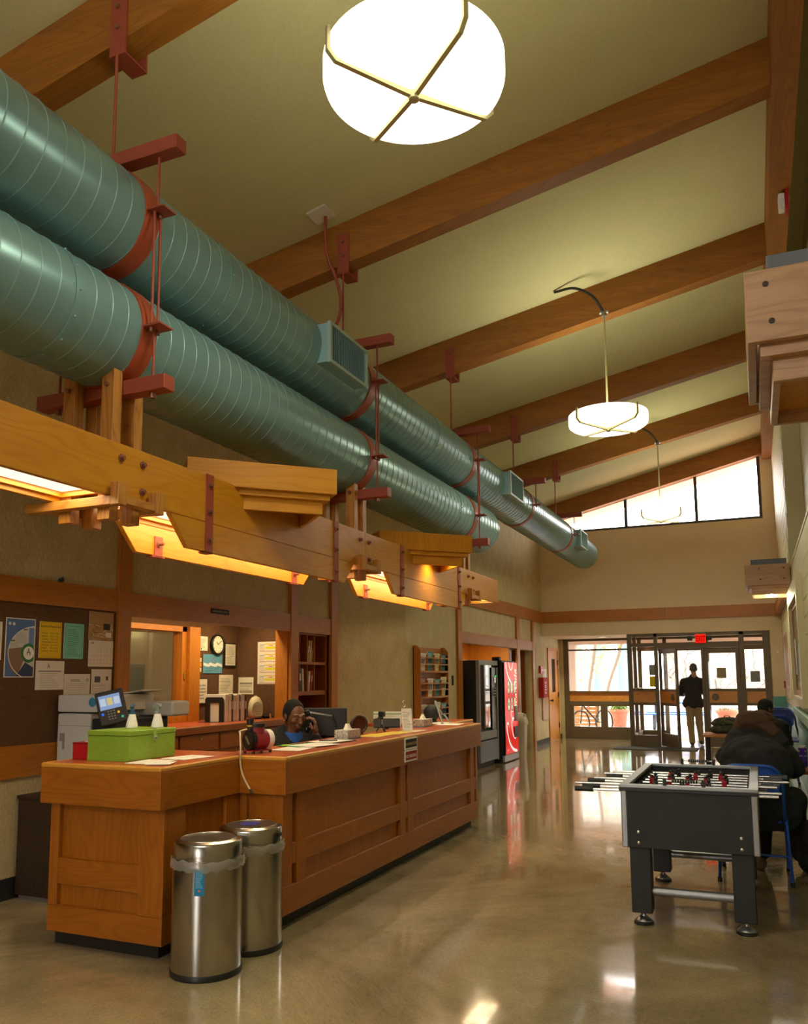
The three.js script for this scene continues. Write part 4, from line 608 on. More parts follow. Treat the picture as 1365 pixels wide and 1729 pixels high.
sheet('printed sheet half under the green chest front corner', -3.33, -3.93, 0.2, 0.24, 0.1); sheet('printed sheet lying beside the green chest', -3.29, -4.22, 0.2, 0.26, -0.12); sheet('small printed slip on the near counter edge', -3.2, -3.86, 0.14, 0.16, 0.4, TY + 0.003);
// ---------- red vacuum pump ----------
{
  const t = thing('vacuum_pump', 'red and black vacuum pump standing on counter corner', 'pump'), x = -3.065, y = TY, z = -4.67, red = std('#8e2430', 0.4);
  const ax = V(0.3, 0, -0.95).normalize(), ctr = V(x, y + 0.085, z), q = (s) => ctr.clone().addScaledVector(ax, s);
  part(t, 'motor', cyl(q(-0.06), q(0.09), 0.062, 28), red); part(t, 'end_cap', mg([cyl(q(-0.085), q(-0.06), 0.064, 28), cyl(q(-0.095), q(-0.085), 0.055, 28)]), M.black); part(t, 'cap_plate', T(new THREE.BoxGeometry(0.014, 0.06, 0.004), q(-0.097).x, q(-0.097).y, q(-0.097).z, 0, Math.atan2(-ax.x, -ax.z), 0.6), M.alu);
  part(t, 'label_band', cyl(q(0.045), q(0.085), 0.0635, 28), M.paper); part(t, 'pump_head', mg([cyl(q(-0.02).add(V(0, 0.04, 0)), q(-0.02).add(V(0, 0.082, 0)), 0.052, 24)]), red); const hd = part(t, 'head_cover', cyl(q(-0.02).add(V(0, 0.082, 0)), q(-0.02).add(V(0, 0.106, 0)), 0.06, 24), M.black); part(hd, 'valve', cyl(q(-0.075).add(V(0, 0.06, 0)), q(-0.075).add(V(0, 0.115, 0)), 0.02, 16), M.black); part(hd, 'yellow_ring', cyl(q(-0.075).add(V(0, 0.088, 0)), q(-0.075).add(V(0, 0.098, 0)), 0.0215, 16), std('#c9a22a', 0.4)); part(hd, 'valve_cap', cyl(q(-0.075).add(V(0, 0.112, 0)), q(-0.075).add(V(0, 0.138, 0)), 0.024, 16), M.black);
  part(t, 'foot_plate', T(mg([bx(-0.05, 0.05, 0.012, 0.02, -0.07, 0.09), bx(-0.02, 0.02, 0.02, 0.04, -0.05, 0.07)]), x, y, z, 0, Math.atan2(-ax.x, -ax.z), 0), red);
  for (const [a, b] of [[-0.045, -0.06], [0.045, -0.06], [-0.045, 0.08], [0.045, 0.08]]) { const f = V(a, 0, b).applyAxisAngle(V(0, 1, 0), Math.atan2(-ax.x, -ax.z)); part(t, 'rubber_foot', cyl(V(x + f.x, y, z + f.z), V(x + f.x, y + 0.013, z + f.z), 0.01, 10), M.black); }
  const hs = part(t, 'hose', tube([q(-0.08).add(V(0, 0.075, 0)), V(-3.13, 1.21, -4.55), V(-3.07, 1.2, -4.46), V(-3.04, 1.1, -4.425), V(-3.045, 1.03, -4.43), V(-3.03, 0.95, -4.435), V(-2.97, 0.86, -4.43)], 0.006, 50), std('#cbb893', 0.35)); part(hs, 'nozzle', cyl(V(-2.97, 0.86, -4.43), V(-2.955, 0.835, -4.43), 0.008, 8), M.dark);
}
// ---------- things along the counter ----------
sheet('printed sheet beside the red pump', -2.98, -4.98, 0.22, 0.3, 0.1); sheet('printed sheet with green folder at the counter front', -2.97, -5.25, 0.24, 0.3, -0.25, TY + 0.006);
single('folder', 'dark green folder under the loose sheets', 'folder', T(new RoundedBoxGeometry(0.24, 0.005, 0.31, 1, 0.002), -3.06, TY + 0.0035, -5.25, 0, -0.3, 0), std('#1f7a2c', 0.6)); single('sticky_note', 'yellow green sticky note poking from the folder', 'sticky note', T(new THREE.BoxGeometry(0.05, 0.002, 0.07), -3.16, TY + 0.0075, -5.16, 0, 0.3, 0), std('#b4e020', 0.7));
{ const t = thing('clipboard', 'black clipboard with form lying on the counter', 'clipboard'); const o = part(t, 'board', T(new RoundedBoxGeometry(0.24, 0.006, 0.34, 1, 0.002), -3.03, TY + 0.003, -5.62, 0, -0.12, 0), M.black); const [g, m] = card(0.22, 0.3, sheetMat, 'y', 0.002); const p = part(t, 'form', g, m); p.position.set(-3.03, TY + 0.0075, -5.61); p.rotation.y = -0.12; part(t, 'clip', T(new RoundedBoxGeometry(0.1, 0.012, 0.03, 1, 0.004), -3.01, TY + 0.012, -5.76, 0, -0.12, 0), M.alu); part(t, 'pen', cyl(V(-3.1, TY + 0.014, -5.55), V(-2.98, TY + 0.014, -5.62), 0.005, 8), M.dark); }
const tissueMat = new THREE.MeshStandardMaterial({ map: dataTex(128, 128, (u, v) => { const n = tn(u, v, 14, 14, 91) + tn(u, v, 40, 40, 92) * 0.6; return n > 0.12 ? [120, 112, 100] : n < -0.25 ? [168, 160, 148] : [222, 216, 202]; }), roughness: 0.7 });
[[-3.05, -5.93, 'tissue box in front of the monitor'], [-3.08, -7.62, 'tissue box near the far end of the counter']].forEach(([x, z, lab]) => {
  const t = thing('tissue_box', lab, 'tissue box', 'patterned tissue boxes'); part(t, 'box', uvm(bx(x - 0.06, x + 0.06, TY + 0.012, TY + 0.075, z - 0.115, z + 0.115, 0.003), 'z', 0.12, 0.12), tissueMat); part(t, 'base_band', bx(x - 0.0605, x + 0.0605, TY, TY + 0.014, z - 0.1155, z + 0.1155), std('#7d8296', 0.6));
  const pos = [], idx = []; const n = 20; for (let i = 0; i <= n; i++) for (let j = 0; j <= 6; j++) { const a = i / n * 6.2832, f = j / 6; const R = (0.045 * (1 - f * 0.72)) * (1 + 0.35 * noise.noise(Math.cos(a) * 3, Math.sin(a) * 3, f * 2 + x)); pos.push(x + Math.cos(a) * R * 0.7, TY + 0.072 + f * 0.05 + 0.012 * noise.noise(a, f * 3, z), z + Math.sin(a) * R * 1.4); if (i && j) { const b = i * 7 + j, q = b - 7; idx.push(q - 1, q, b, q - 1, b, b - 1); } }
  const g = new THREE.BufferGeometry(); g.setAttribute('position', new THREE.Float32BufferAttribute(pos, 3)); g.setIndex(idx); g.computeVertexNormals(); const m = std('#efe8d8', 0.9); m.side = THREE.DoubleSide; part(t, 'tissue', g, m);
});
{ const m = printMat(128, 256, (g, w, h) => { fillR(g, '#d8b820', 0, 0, w, h); lines(g, 12, 20, 100, 20, 11, '#9a8418'); }); sheet('yellow form sheet behind the tissue box', -3.0, -6.35, 0.22, 0.34, 0.05, TY, m); sheet('second yellow form sheet behind the first', -2.96, -6.68, 0.22, 0.3, -0.04, TY, m); sheet('tan form sheet in the middle of the counter', -2.92, -6.95, 0.2, 0.3, 0.02, TY, printMat(64, 64, (g, w, h) => { fillR(g, '#cbb58a', 0, 0, w, h); lines(g, 8, 8, 48, 8, 7); })); sheet('white sheet at the far counter end', -2.95, -8.05, 0.24, 0.3, 0.1); sheet('white sheet on the far counter corner', -3.15, -8.2, 0.24, 0.3, -0.2, TY + 0.003); }
{ // monitor seen from behind, on the staff side
  const t = thing('computer_monitor', 'black monitor seen from behind at staff side of counter', 'monitor'); const g = (q) => T(q, -3.42, 1.1, -6.2, 0, 0.45, 0);
  part(t, 'casing', g(bx(-0.26, 0.2, -0.05, 0.2, -0.02, 0.02, 0.008)), M.black); part(t, 'back_bulge', g(ext([[-0.2, -0.04], [0.14, -0.04], [0.08, 0.14], [-0.16, 0.18]], 'xy', 0.018, 0.07, [], 0.012)), std('#242424', 0.3)); part(t, 'stand', g(bx(-0.06, 0.02, -0.33, 0.0, 0.02, 0.05, 0.006)), M.black); part(t, 'foot', g(bx(-0.15, 0.11, -0.345, -0.325, -0.1, 0.12, 0.006)), M.black);
}
single('staff_desk', 'lower staff desk surface behind the reception counter', 'desk', W(mg([bx(-3.72, -3.255, 0.72, 0.752, -7.9, -5.4), bx(-3.7, -3.66, 0, 0.72, -5.46, -5.42), bx(-3.7, -3.66, 0, 0.72, -7.88, -7.84)]), 'z'), M.counter);
{ const t = thing('desk_speaker', 'round black speaker with dark red cone beside the monitor', 'speaker'), c = V(-3.2, TY + 0.085, -6.42); const d = V(0.75, 0.1, 0.6).normalize(); part(t, 'shell', cyl(c.clone().addScaledVector(d, -0.07), c.clone().addScaledVector(d, 0.02), 0.05, 28, 0.075), M.blackgloss); part(t, 'rim', T(new THREE.TorusGeometry(0.07, 0.012, 10, 32), c.x + d.x * 0.025, c.y + d.y * 0.025, c.z + d.z * 0.025, 0, Math.atan2(d.x, d.z), 0), std('#3a2420', 0.2)); part(t, 'cone', cyl(c.clone().addScaledVector(d, 0.0), c.clone().addScaledVector(d, 0.022), 0.03, 24, 0.06), std('#4a1a14', 0.4)); part(t, 'foot', bc(c.x, TY + 0.012, c.z, 0.07, 0.024, 0.07, 0.008), M.blackgloss); }
{ const t = thing('webcam', 'small black webcam on a mini tripod', 'webcam'), x = -3.14, z = -6.78; for (let k = 0; k < 3; k++) { const a = k * 2.094 + 0.4; part(t, 'tripod_leg', cyl(V(x, TY + 0.07, z), V(x + Math.cos(a) * 0.05, TY + 0.004, z + Math.sin(a) * 0.06), 0.006, 8), M.black); } part(t, 'stem', cyl(V(x, TY + 0.068, z), V(x, TY + 0.12, z), 0.011, 10), M.chrome); part(t, 'ball', T(new THREE.SphereGeometry(0.015, 12, 8), x, TY + 0.122, z), M.black); const cm = part(t, 'camera_body', bc(x + 0.0, TY + 0.16, z, 0.05, 0.05, 0.06, 0.008), M.black); part(cm, 'bracket', bc(x, TY + 0.128, z + 0.03, 0.02, 0.015, 0.08, 0.004), M.black); part(t, 'cable', tube([V(x, TY + 0.14, z + 0.05), V(x - 0.05, TY + 0.08, z + 0.12), V(x - 0.1, TY + 0.03, z + 0.16), V(x - 0.13, TY + 0.006, z + 0.2)], 0.003, 16, 5), M.black); }
{ const t = thing('sign_holder', 'tilted acrylic sign holder with white card on counter', 'sign holder'), x = -3.02, z = -7.08; const [g, m] = card(0.1, 0.2, printMat(64, 128, (g, w, h) => { fillR(g, '#f0ece4', 0, 0, w, h); lines(g, 8, 24, 46, 12, 8); }), 'z', 0.003); const p = part(t, 'card', g, m); p.position.set(x, TY + 0.1, z); p.rotation.set(-0.16, 0.75, 0.0, 'YXZ'); part(t, 'acrylic_stand', T(mg([bx(-0.055, 0.055, 0, 0.205, -0.006, -0.003), bx(-0.055, 0.055, 0, 0.004, -0.006, 0.06)]), x, TY, z, 0, 0.75, 0), M.glass); part(t, 'clip', T(new THREE.TorusGeometry(0.022, 0.005, 8, 20), x - 0.03, TY + 0.24, z, 0, 0.75, 0, V(0.7, 1.3, 1)), M.chrome); }
{ const t = thing('calculator', 'dark desk terminal with raised screen at staff side', 'terminal'), x = -3.35, z = -7.35; part(t, 'base', T(new RoundedBoxGeometry(0.16, 0.05, 0.2, 1, 0.01), x, TY - 0.29, z, 0, 0.4, 0), M.dark); part(t, 'neck', cyl(V(x, TY - 0.28, z), V(x, TY + 0.02, z), 0.02, 12), M.dark); part(t, 'screen', T(new RoundedBoxGeometry(0.26, 0.09, 0.03, 1, 0.008), x, TY + 0.045, z, -0.3, 0.5, 0), M.dark); }
{ const t = thing('black_globe', 'round black ornament behind the far tissue box', 'ornament'), x = -3.25, z = -8.3; part(t, 'ball', T(new THREE.IcosahedronGeometry(0.09, 2), x, TY + 0.105, z), std('#181716', 0.7)); part(t, 'ring_base', T(new THREE.TorusGeometry(0.045, 0.015, 8, 20), x, TY + 0.016, z, Math.PI / 2, 0, 0), M.black); }
{ const t = thing('leaflet_stand', 'thin metal display easel at the far counter end', 'easel'), x = -3.05, z = -8.05; part(t, 'strut', cyl(V(x - 0.08, TY + 0.24, z - 0.05), V(x + 0.02, TY + 0.004, z), 0.012, 8), M.alu); part(t, 'strut', cyl(V(x - 0.04, TY + 0.1, z - 0.2), V(x + 0.02, TY + 0.004, z - 0.24), 0.009, 8), M.alu); part(t, 'crossbar', cyl(V(x - 0.08, TY + 0.23, z - 0.05), V(x - 0.06, TY + 0.1, z - 0.2), 0.007, 8), M.alu); }
cardThing('form_board', 'white printed form standing behind the sign holder', 'form', 0.3, 0.16, printMat(256, 128, (g, w, h) => { fillR(g, '#e6ead8', 0, 0, w, h); fillR(g, '#6fa06f', 0, 16, w, 8); lines(g, 12, 36, 230, 8, 10, '#8a8a80'); }), 'z', -3.62, TY + 0.05, -7.96, { t: 0.006, rz: [0, 0.3, 0] });
// ---------- copier and dark cabinet ----------
{ const t = thing('cabinet', 'dark brown low cabinet standing against the left wall', 'cabinet'); part(t, 'body', W(bx(-4.97, -4.62, 0.03, 0.7, -4.72, -4.45, 0.004), 'y'), M.darkwood); part(t, 'top', W(bx(-4.98, -4.61, 0.7, 0.725, -4.73, -4.44, 0.004), 'x'), M.darkwood); part(t, 'glide', bx(-4.95, -4.64, 0, 0.03, -4.7, -4.47), M.alu); }
{
  const t = thing('copier', 'large off-white office copier with tilted touch panel', 'copier'), x0 = -4.95, x1 = -4.62, z0 = -4.76, z1 = -5.38, w = std('#c8c4bc', 0.5), w2 = std('#b4b0a6', 0.5);
  part(t, 'body', bx(x0, x1, 0.03, 1.3, z1, z0, 0.015), w); part(t, 'lower_front', bx(x1, x1 + 0.12, 0.03, 0.8, z1, z0 - 0.04, 0.01), w); part(t, 'scanner', bx(x0, x1 + 0.07, 1.31, 1.44, z1, z0 + 0.005, 0.012), w); part(t, 'feeder', bx(x0, x1 + 0.34, 1.26, 1.38, z1 - 0.12, z1 + 0.1, 0.02), w2); part(t, 'feed_tray', T(new RoundedBoxGeometry(0.3, 0.012, 0.24, 1, 0.004), x1 + 0.02, 1.45, z1 + 0.14, 0, 0, 0.12), w);
  part(t, 'output_bay', bx(x1 - 0.005, x1 + 0.22, 0.8, 1.26, z1, z0 - 0.02, 0.01), std('#23282c', 0.5)); part(t, 'seam', bx(x0 + 0.004, x1 - 0.002, 1.205, 1.209, z0 - 0.001, z0 + 0.002), M.grey);
  for (const [a, b, c, d] of [[0.03, 0.08, 1.09, 1.15], [0.06, 0.08, 1.03, 1.09], [0.17, 0.21, 0.92, 1.02]]) part(t, 'vent', bx(x0 + a, x0 + b, c, d, z0 - 0.001, z0 + 0.002), std('#8a8680', 0.7));
  part(t, 'emblem', cyl(V(x1 + 0.02, 1.385, z0 + 0.004), V(x1 + 0.02, 1.385, z0 + 0.008), 0.035, 24), std('#3f86a8', 0.4)); part(t, 'caster_base', bx(x0 + 0.05, x1 - 0.02, 0, 0.03, z1 + 0.05, z0 - 0.05), M.dark);
  const pn = part(t, 'control_panel', T(new RoundedBoxGeometry(0.2, 0.26, 0.03, 2, 0.012), -4.38, 1.35, -4.72, -0.32, 0.7, 0.24), M.dark);
  const scr = printMat(128, 96, (g, ww, h) => { fillR(g, '#8fb4e8', 0, 0, ww, h); fillR(g, '#d8e6fa', 6, 20, 34, 50); fillR(g, '#f0d890', 47, 20, 34, 50); fillR(g, '#d8e6fa', 88, 20, 34, 50); }); const sm = new THREE.MeshStandardMaterial({ color: '#000', emissive: '#ffffff', emissiveMap: scr.map, emissiveIntensity: 0.5, roughness: 0.2 });
  const [g, m] = card(0.15, 0.11, sm, 'z', 0.003, M.black); const o = new THREE.Matrix4().compose(V(-4.38, 1.35, -4.72), new THREE.Quaternion().setFromEuler(new THREE.Euler(-0.32, 0.7, 0.24, 'YXZ')), V(1, 1, 1)); g.translate(-0.005, 0.04, 0.017); g.applyMatrix4(o); part(pn, 'touch_screen', g, m, 'lit pale blue touch screen');
  for (const [bx_, by, c] of [[-0.07, -0.045, '#2a6cff'], [0.04, -0.05, '#d8a020'], [0.06, -0.09, '#30a890']]) { const k = new THREE.CylinderGeometry(0.009, 0.009, 0.006, 12); k.rotateX(Math.PI / 2); k.translate(bx_, by, 0.018); k.applyMatrix4(o); part(pn, 'button', k, new THREE.MeshStandardMaterial({ color: c, emissive: c, emissiveIntensity: 0.5 })); }
  { const ks = []; for (let r = 0; r < 4; r++) for (let c = 0; c < 3; c++) { const k = new THREE.BoxGeometry(0.012, 0.008, 0.004); k.translate(-0.03 + c * 0.02, -0.03 - r * 0.02, 0.017); k.applyMatrix4(o); ks.push(k); } ks.forEach((k) => part(pn, 'key', k, M.grey)); }
  part(t, 'panel_arm', cyl(V(-4.4, 1.3, -4.75), V(-4.5, 1.2, -4.9), 0.03, 12), M.dark);
}
// ---------- back counter, drawers and alcove window ----------
{
  const t = thing('back_counter', 'oak back counter with drawers and red top in alcove', 'counter');
  part(t, 'worktop', bx(-5.7, -4.95, 1.07, 1.1, -8.19, -5.55), M.laminate); part(t, 'nosing', W(bx(-4.955, -4.925, 1.03, 1.102, -8.19, -5.55, 0.01), 'z'), M.counter); part(t, 'carcase', W(bx(-5.69, -4.99, 0.02, 1.07, -8.19, -5.56), 'z'), M.counter);
  for (let k = 0; k < 4; k++) for (let r = 0; r < 2; r++) { const z = -5.62 - k * 0.63, dr = part(t, 'drawer', W(bx(-4.99, -4.965, 0.86 - r * 0.24, 1.02 - r * 0.21, z - 0.6, z, 0.004), 'z'), M.counter); part(dr, 'knob', T(new THREE.SphereGeometry(0.012, 10, 8), -4.958, 0.98 - r * 0.24, z - 0.3), M.alu); }
}
{
  const w = struct('window_6', null, null, 'sliding glass service window into the office'); const x = -5.69;
  part(w, 'jamb', W(bx(-5.78, -5.62, 1.1, 2.12, -7.385, -7.2, 0.004), 'y'), M.rail); part(w, 'jamb', W(bx(-5.78, -5.66, 1.14, 2.12, -7.2, -7.12, 0.004), 'y'), M.rail); part(w, 'sill', W(bx(-5.8, -5.64, 1.1, 1.17, -7.2, -6.15, 0.004), 'z'), M.rail); part(w, 'jamb', W(bx(-5.78, -5.66, 1.14, 2.12, -6.25, -6.17, 0.004), 'y'), M.rail); part(w, 'head', W(bx(-5.78, -5.66, 2.06, 2.12, -7.2, -6.2, 0.004), 'z'), M.rail);
  part(w, 'pane', bx(-5.75, -5.745, 1.17, 2.06, -6.75, -6.25), M.glass); part(w, 'pane', bx(-5.73, -5.725, 1.17, 2.06, -7.12, -6.68), M.glass); part(w, 'latch', bx(-5.66, -5.65, 1.55, 1.62, -7.17, -7.15), M.brass);
}
{ const t = thing('office_cabinet', 'grey cabinet seen through the service window', 'cabinet'); part(t, 'body', bx(-7.6, -7.0, 0, 1.75, -8.1, -7.2, 0.01), std('#8a8d88', 0.5)); part(t, 'door', bx(-7.0, -6.985, 0.1, 1.7, -8.05, -7.67), std('#7c807c', 0.5)); part(t, 'door', bx(-7.0, -6.985, 0.1, 1.7, -7.63, -7.25), std('#7c807c', 0.5)); }
{ const t = thing('office_lamp', 'ceiling lamp inside the office behind the service window', 'lamp'); part(t, 'panel', bx(-7.3, -6.7, 2.56, 2.595, -7.6, -6.6), M.diffuse); const l = new THREE.RectAreaLight(LAMP, 3, 0.55, 0.9); l.position.set(-7, 2.55, -7.1); l.rotation.x = -Math.PI / 2; t.add(l); }
{ const t = thing('alcove_lamp', 'warm strip lamp under the staff alcove ceiling', 'lamp'); part(t, 'lens', bx(-5.24, -5.18, 2.26, 2.29, -8.0, -5.7), M.diffuse); const l = new THREE.RectAreaLight(WARM, ALCOVE, 0.06, 2.2); l.position.set(-5.21, 2.255, -6.85); l.rotation.x = -Math.PI / 2; t.add(l); }
{ // pigeonhole shelf beside the alcove
  const t = thing('shelf_unit', 'oak pigeonhole shelf with binders built in beside alcove', 'shelf'), x0 = -5.4, x1 = -5.02, z0 = -8.4, z1 = -9.2;
  part(t, 'back', W(bx(x0 - 0.02, x0, 0.3, 2.1, z1, z0), 'y'), M.counter); part(t, 'side', W(bx(x0, x1, 0.3, 2.1, z0 - 0.02, z0), 'y'), M.counter); part(t, 'side', W(bx(x0, x1, 0.3, 2.1, z1, z1 + 0.02), 'y'), M.counter); part(t, 'shelf', W(bx(x0, x1, 1.72, 1.75, z1, z0), 'z'), M.counter); part(t, 'shelf', W(bx(x0, x1, 1.35, 1.4, z1, z0), 'z'), M.counter); part(t, 'shelf', W(bx(x0, x1, 0.98, 1.02, z1, z0), 'z'), M.counter); part(t, 'shelf', W(bx(x0, x1, 2.08, 2.1, z1, z0), 'z'), M.counter);
  for (const z of [-8.5, -8.68, -8.86]) { part(t, 'divider', W(bx(x0, x1, 1.75, 2.08, z - 0.01, z), 'y'), M.counter); part(t, 'divider', W(bx(x0, x1, 1.4, 1.72, z - 0.01, z), 'y'), M.counter); }
  for (let k = 0; k < 3; k++) { const dr = part(t, 'drawer', W(bx(x1 - 0.02, x1 + 0.004, 0.78 - k * 0.2, 0.95 - k * 0.2, z1 + 0.03, z0 - 0.03, 0.004), 'z'), M.counter); part(dr, 'knob', T(new THREE.SphereGeometry(0.011, 8, 6), x1 + 0.012, 0.865 - k * 0.2, -8.8), M.alu); }
  part(t, 'frame', W(mg([bx(x1 - 0.02, x1, 0.3, 2.1, z1, z1 + 0.05)]), 'y'), M.counter);
}
function binder(name, label, cat, x, y, z, w, h, d, c, tilt = 0, group) { const o = thing(name, label, cat, group); const g = (q) => T(q, x, y, z, tilt, 0, 0); part(o, 'cover', g(bx(-d / 2, d / 2, 0, h, -w / 2, w / 2, 0.004)), std(c, 0.55)); part(o, 'pages', g(bx(-d / 2 - 0.002, d / 2 - 0.02, 0.006, h - 0.004, -w / 2 + 0.004, w / 2 - 0.004)), M.paper); part(o, 'spine_label', g(bx(d / 2, d / 2 + 0.001, h * 0.45, h * 0.75, -w * 0.3, w * 0.3)), M.paper); }
[[-8.56, 0.28, 0.05, '#23211f', 'black binder leftmost on the niche shelf'], [-8.63, 0.27, 0.035, '#c8c4ba', 'pale binder on the niche shelf beside black ones'], [-8.76, 0.24, 0.05, '#c2b49a', 'tan folder on the lower niche shelf'], [-8.82, 0.25, 0.03, '#a81818', 'red folder on the lower niche shelf']].forEach(([z, h, w, c, lab], i) => binder('binder', lab, 'binder', -5.15, 1.4, z, w, h, 0.22, c, i > 1 ? -0.1 : 0.06, 'binders in the niche'));
[[-8.75, 0.27, 0.04, '#9c9a4a', 'olive folder on the upper niche shelf'], [-8.80, 0.27, 0.03, '#cfae9a', 'pinkish folder on the upper niche shelf'], [-8.84, 0.22, 0.025, '#c6b78c', 'short tan folder on the upper niche shelf']].forEach(([z, h, w, c, lab]) => binder('binder', lab, 'binder', -5.15, 1.75, z, w, h, 0.2, c, -0.18, 'binders in the niche'));
{ const cs = ['#e4dccf', '#d9cdbd', '#2a2724', '#d2c4b2', '#e0d5c6', '#2a2724', '#d8cab8', '#262422'], ws = [0.05, 0.06, 0.02, 0.05, 0.05, 0.02, 0.07, 0.03]; let z = -7.24;
  const nm = ['wide pale binder', 'thick pale binder', 'thin black binder', 'middle beige binder', 'middle pale binder', 'second thin black binder', 'thick beige binder', 'rightmost black binder'];
  cs.forEach((c, i) => { z -= ws[i] / 2; binder('binder', nm[i] + ' on the back counter by the bookend', 'binder', -5.3, 1.1, z, ws[i], i % 2 ? 0.28 : 0.29, 0.25, c, 0, 'binders on the back counter'); z -= ws[i] / 2 + 0.006; });
  const b = thing('bookend', 'black arched bookend holding pale binders on back counter', 'bookend'); part(b, 'plate', ext([[-5.42, 1.102], [-5.36, 1.102], [-5.36, 1.3], [-5.24, 1.3], [-5.24, 1.102], [-5.18, 1.102], [-5.18, 1.34], [-5.2, 1.36], [-5.4, 1.36], [-5.42, 1.34]], 'xy', -7.222, -7.218), M.black); part(b, 'foot', bx(-5.42, -5.18, 1.1, 1.103, -7.22, -7.1), M.black);
}
{ const t = thing('fan_heater', 'cream oval fan heater on the back counter', 'fan heater'), x = -5.25, z = -7.92, y = 1.1, cr = std('#d8cfae', 0.45); part(t, 'shell', T(lathe([[0, 0.01], [0.075, 0.01], [0.095, 0.05], [0.1, 0.12], [0.088, 0.19], [0.06, 0.235], [0.03, 0.25], [0, 0.25]], 36), x, y, z, 0, 0, 0, V(0.75, 1, 1)), cr); const d = V(0.8, 0, 0.6).normalize(); part(t, 'grille', T(new THREE.CylinderGeometry(0.07, 0.07, 0.02, 32).rotateX(Math.PI / 2), x + d.x * 0.072, y + 0.11, z + d.z * 0.085, -0.05, Math.atan2(d.x, d.z), 0, V(0.85, 1.2, 1)), std('#9a947a', 0.6)); for (let k = 0; k < 9; k++) part(t, 'grille_bar', T(new THREE.BoxGeometry(0.12, 0.004, 0.004), x + d.x * 0.084, y + 0.04 + k * 0.0175, z + d.z * 0.097, 0, Math.atan2(d.x, d.z), 0), cr); part(t, 'base', cyl(V(x, y, z), V(x, y + 0.015, z), 0.07, 28), M.dark); part(t, 'knob', cyl(V(x, y + 0.25, z), V(x, y + 0.262, z), 0.016, 14), cr); }
single('card_box', 'small tan card leaning beside the fan heater', 'card', T(new THREE.BoxGeometry(0.004, 0.055, 0.07), -5.1, 1.13, -8.0, 0, 0.3, 0.2), std('#c29a70', 0.7)); single('black_pouch', 'black pouch on the back counter in the corner', 'pouch', T(new THREE.SphereGeometry(0.08, 16, 10), -5.2, 1.125, -8.08, 0, 0, 0, V(1, 0.3, 1)), M.black);
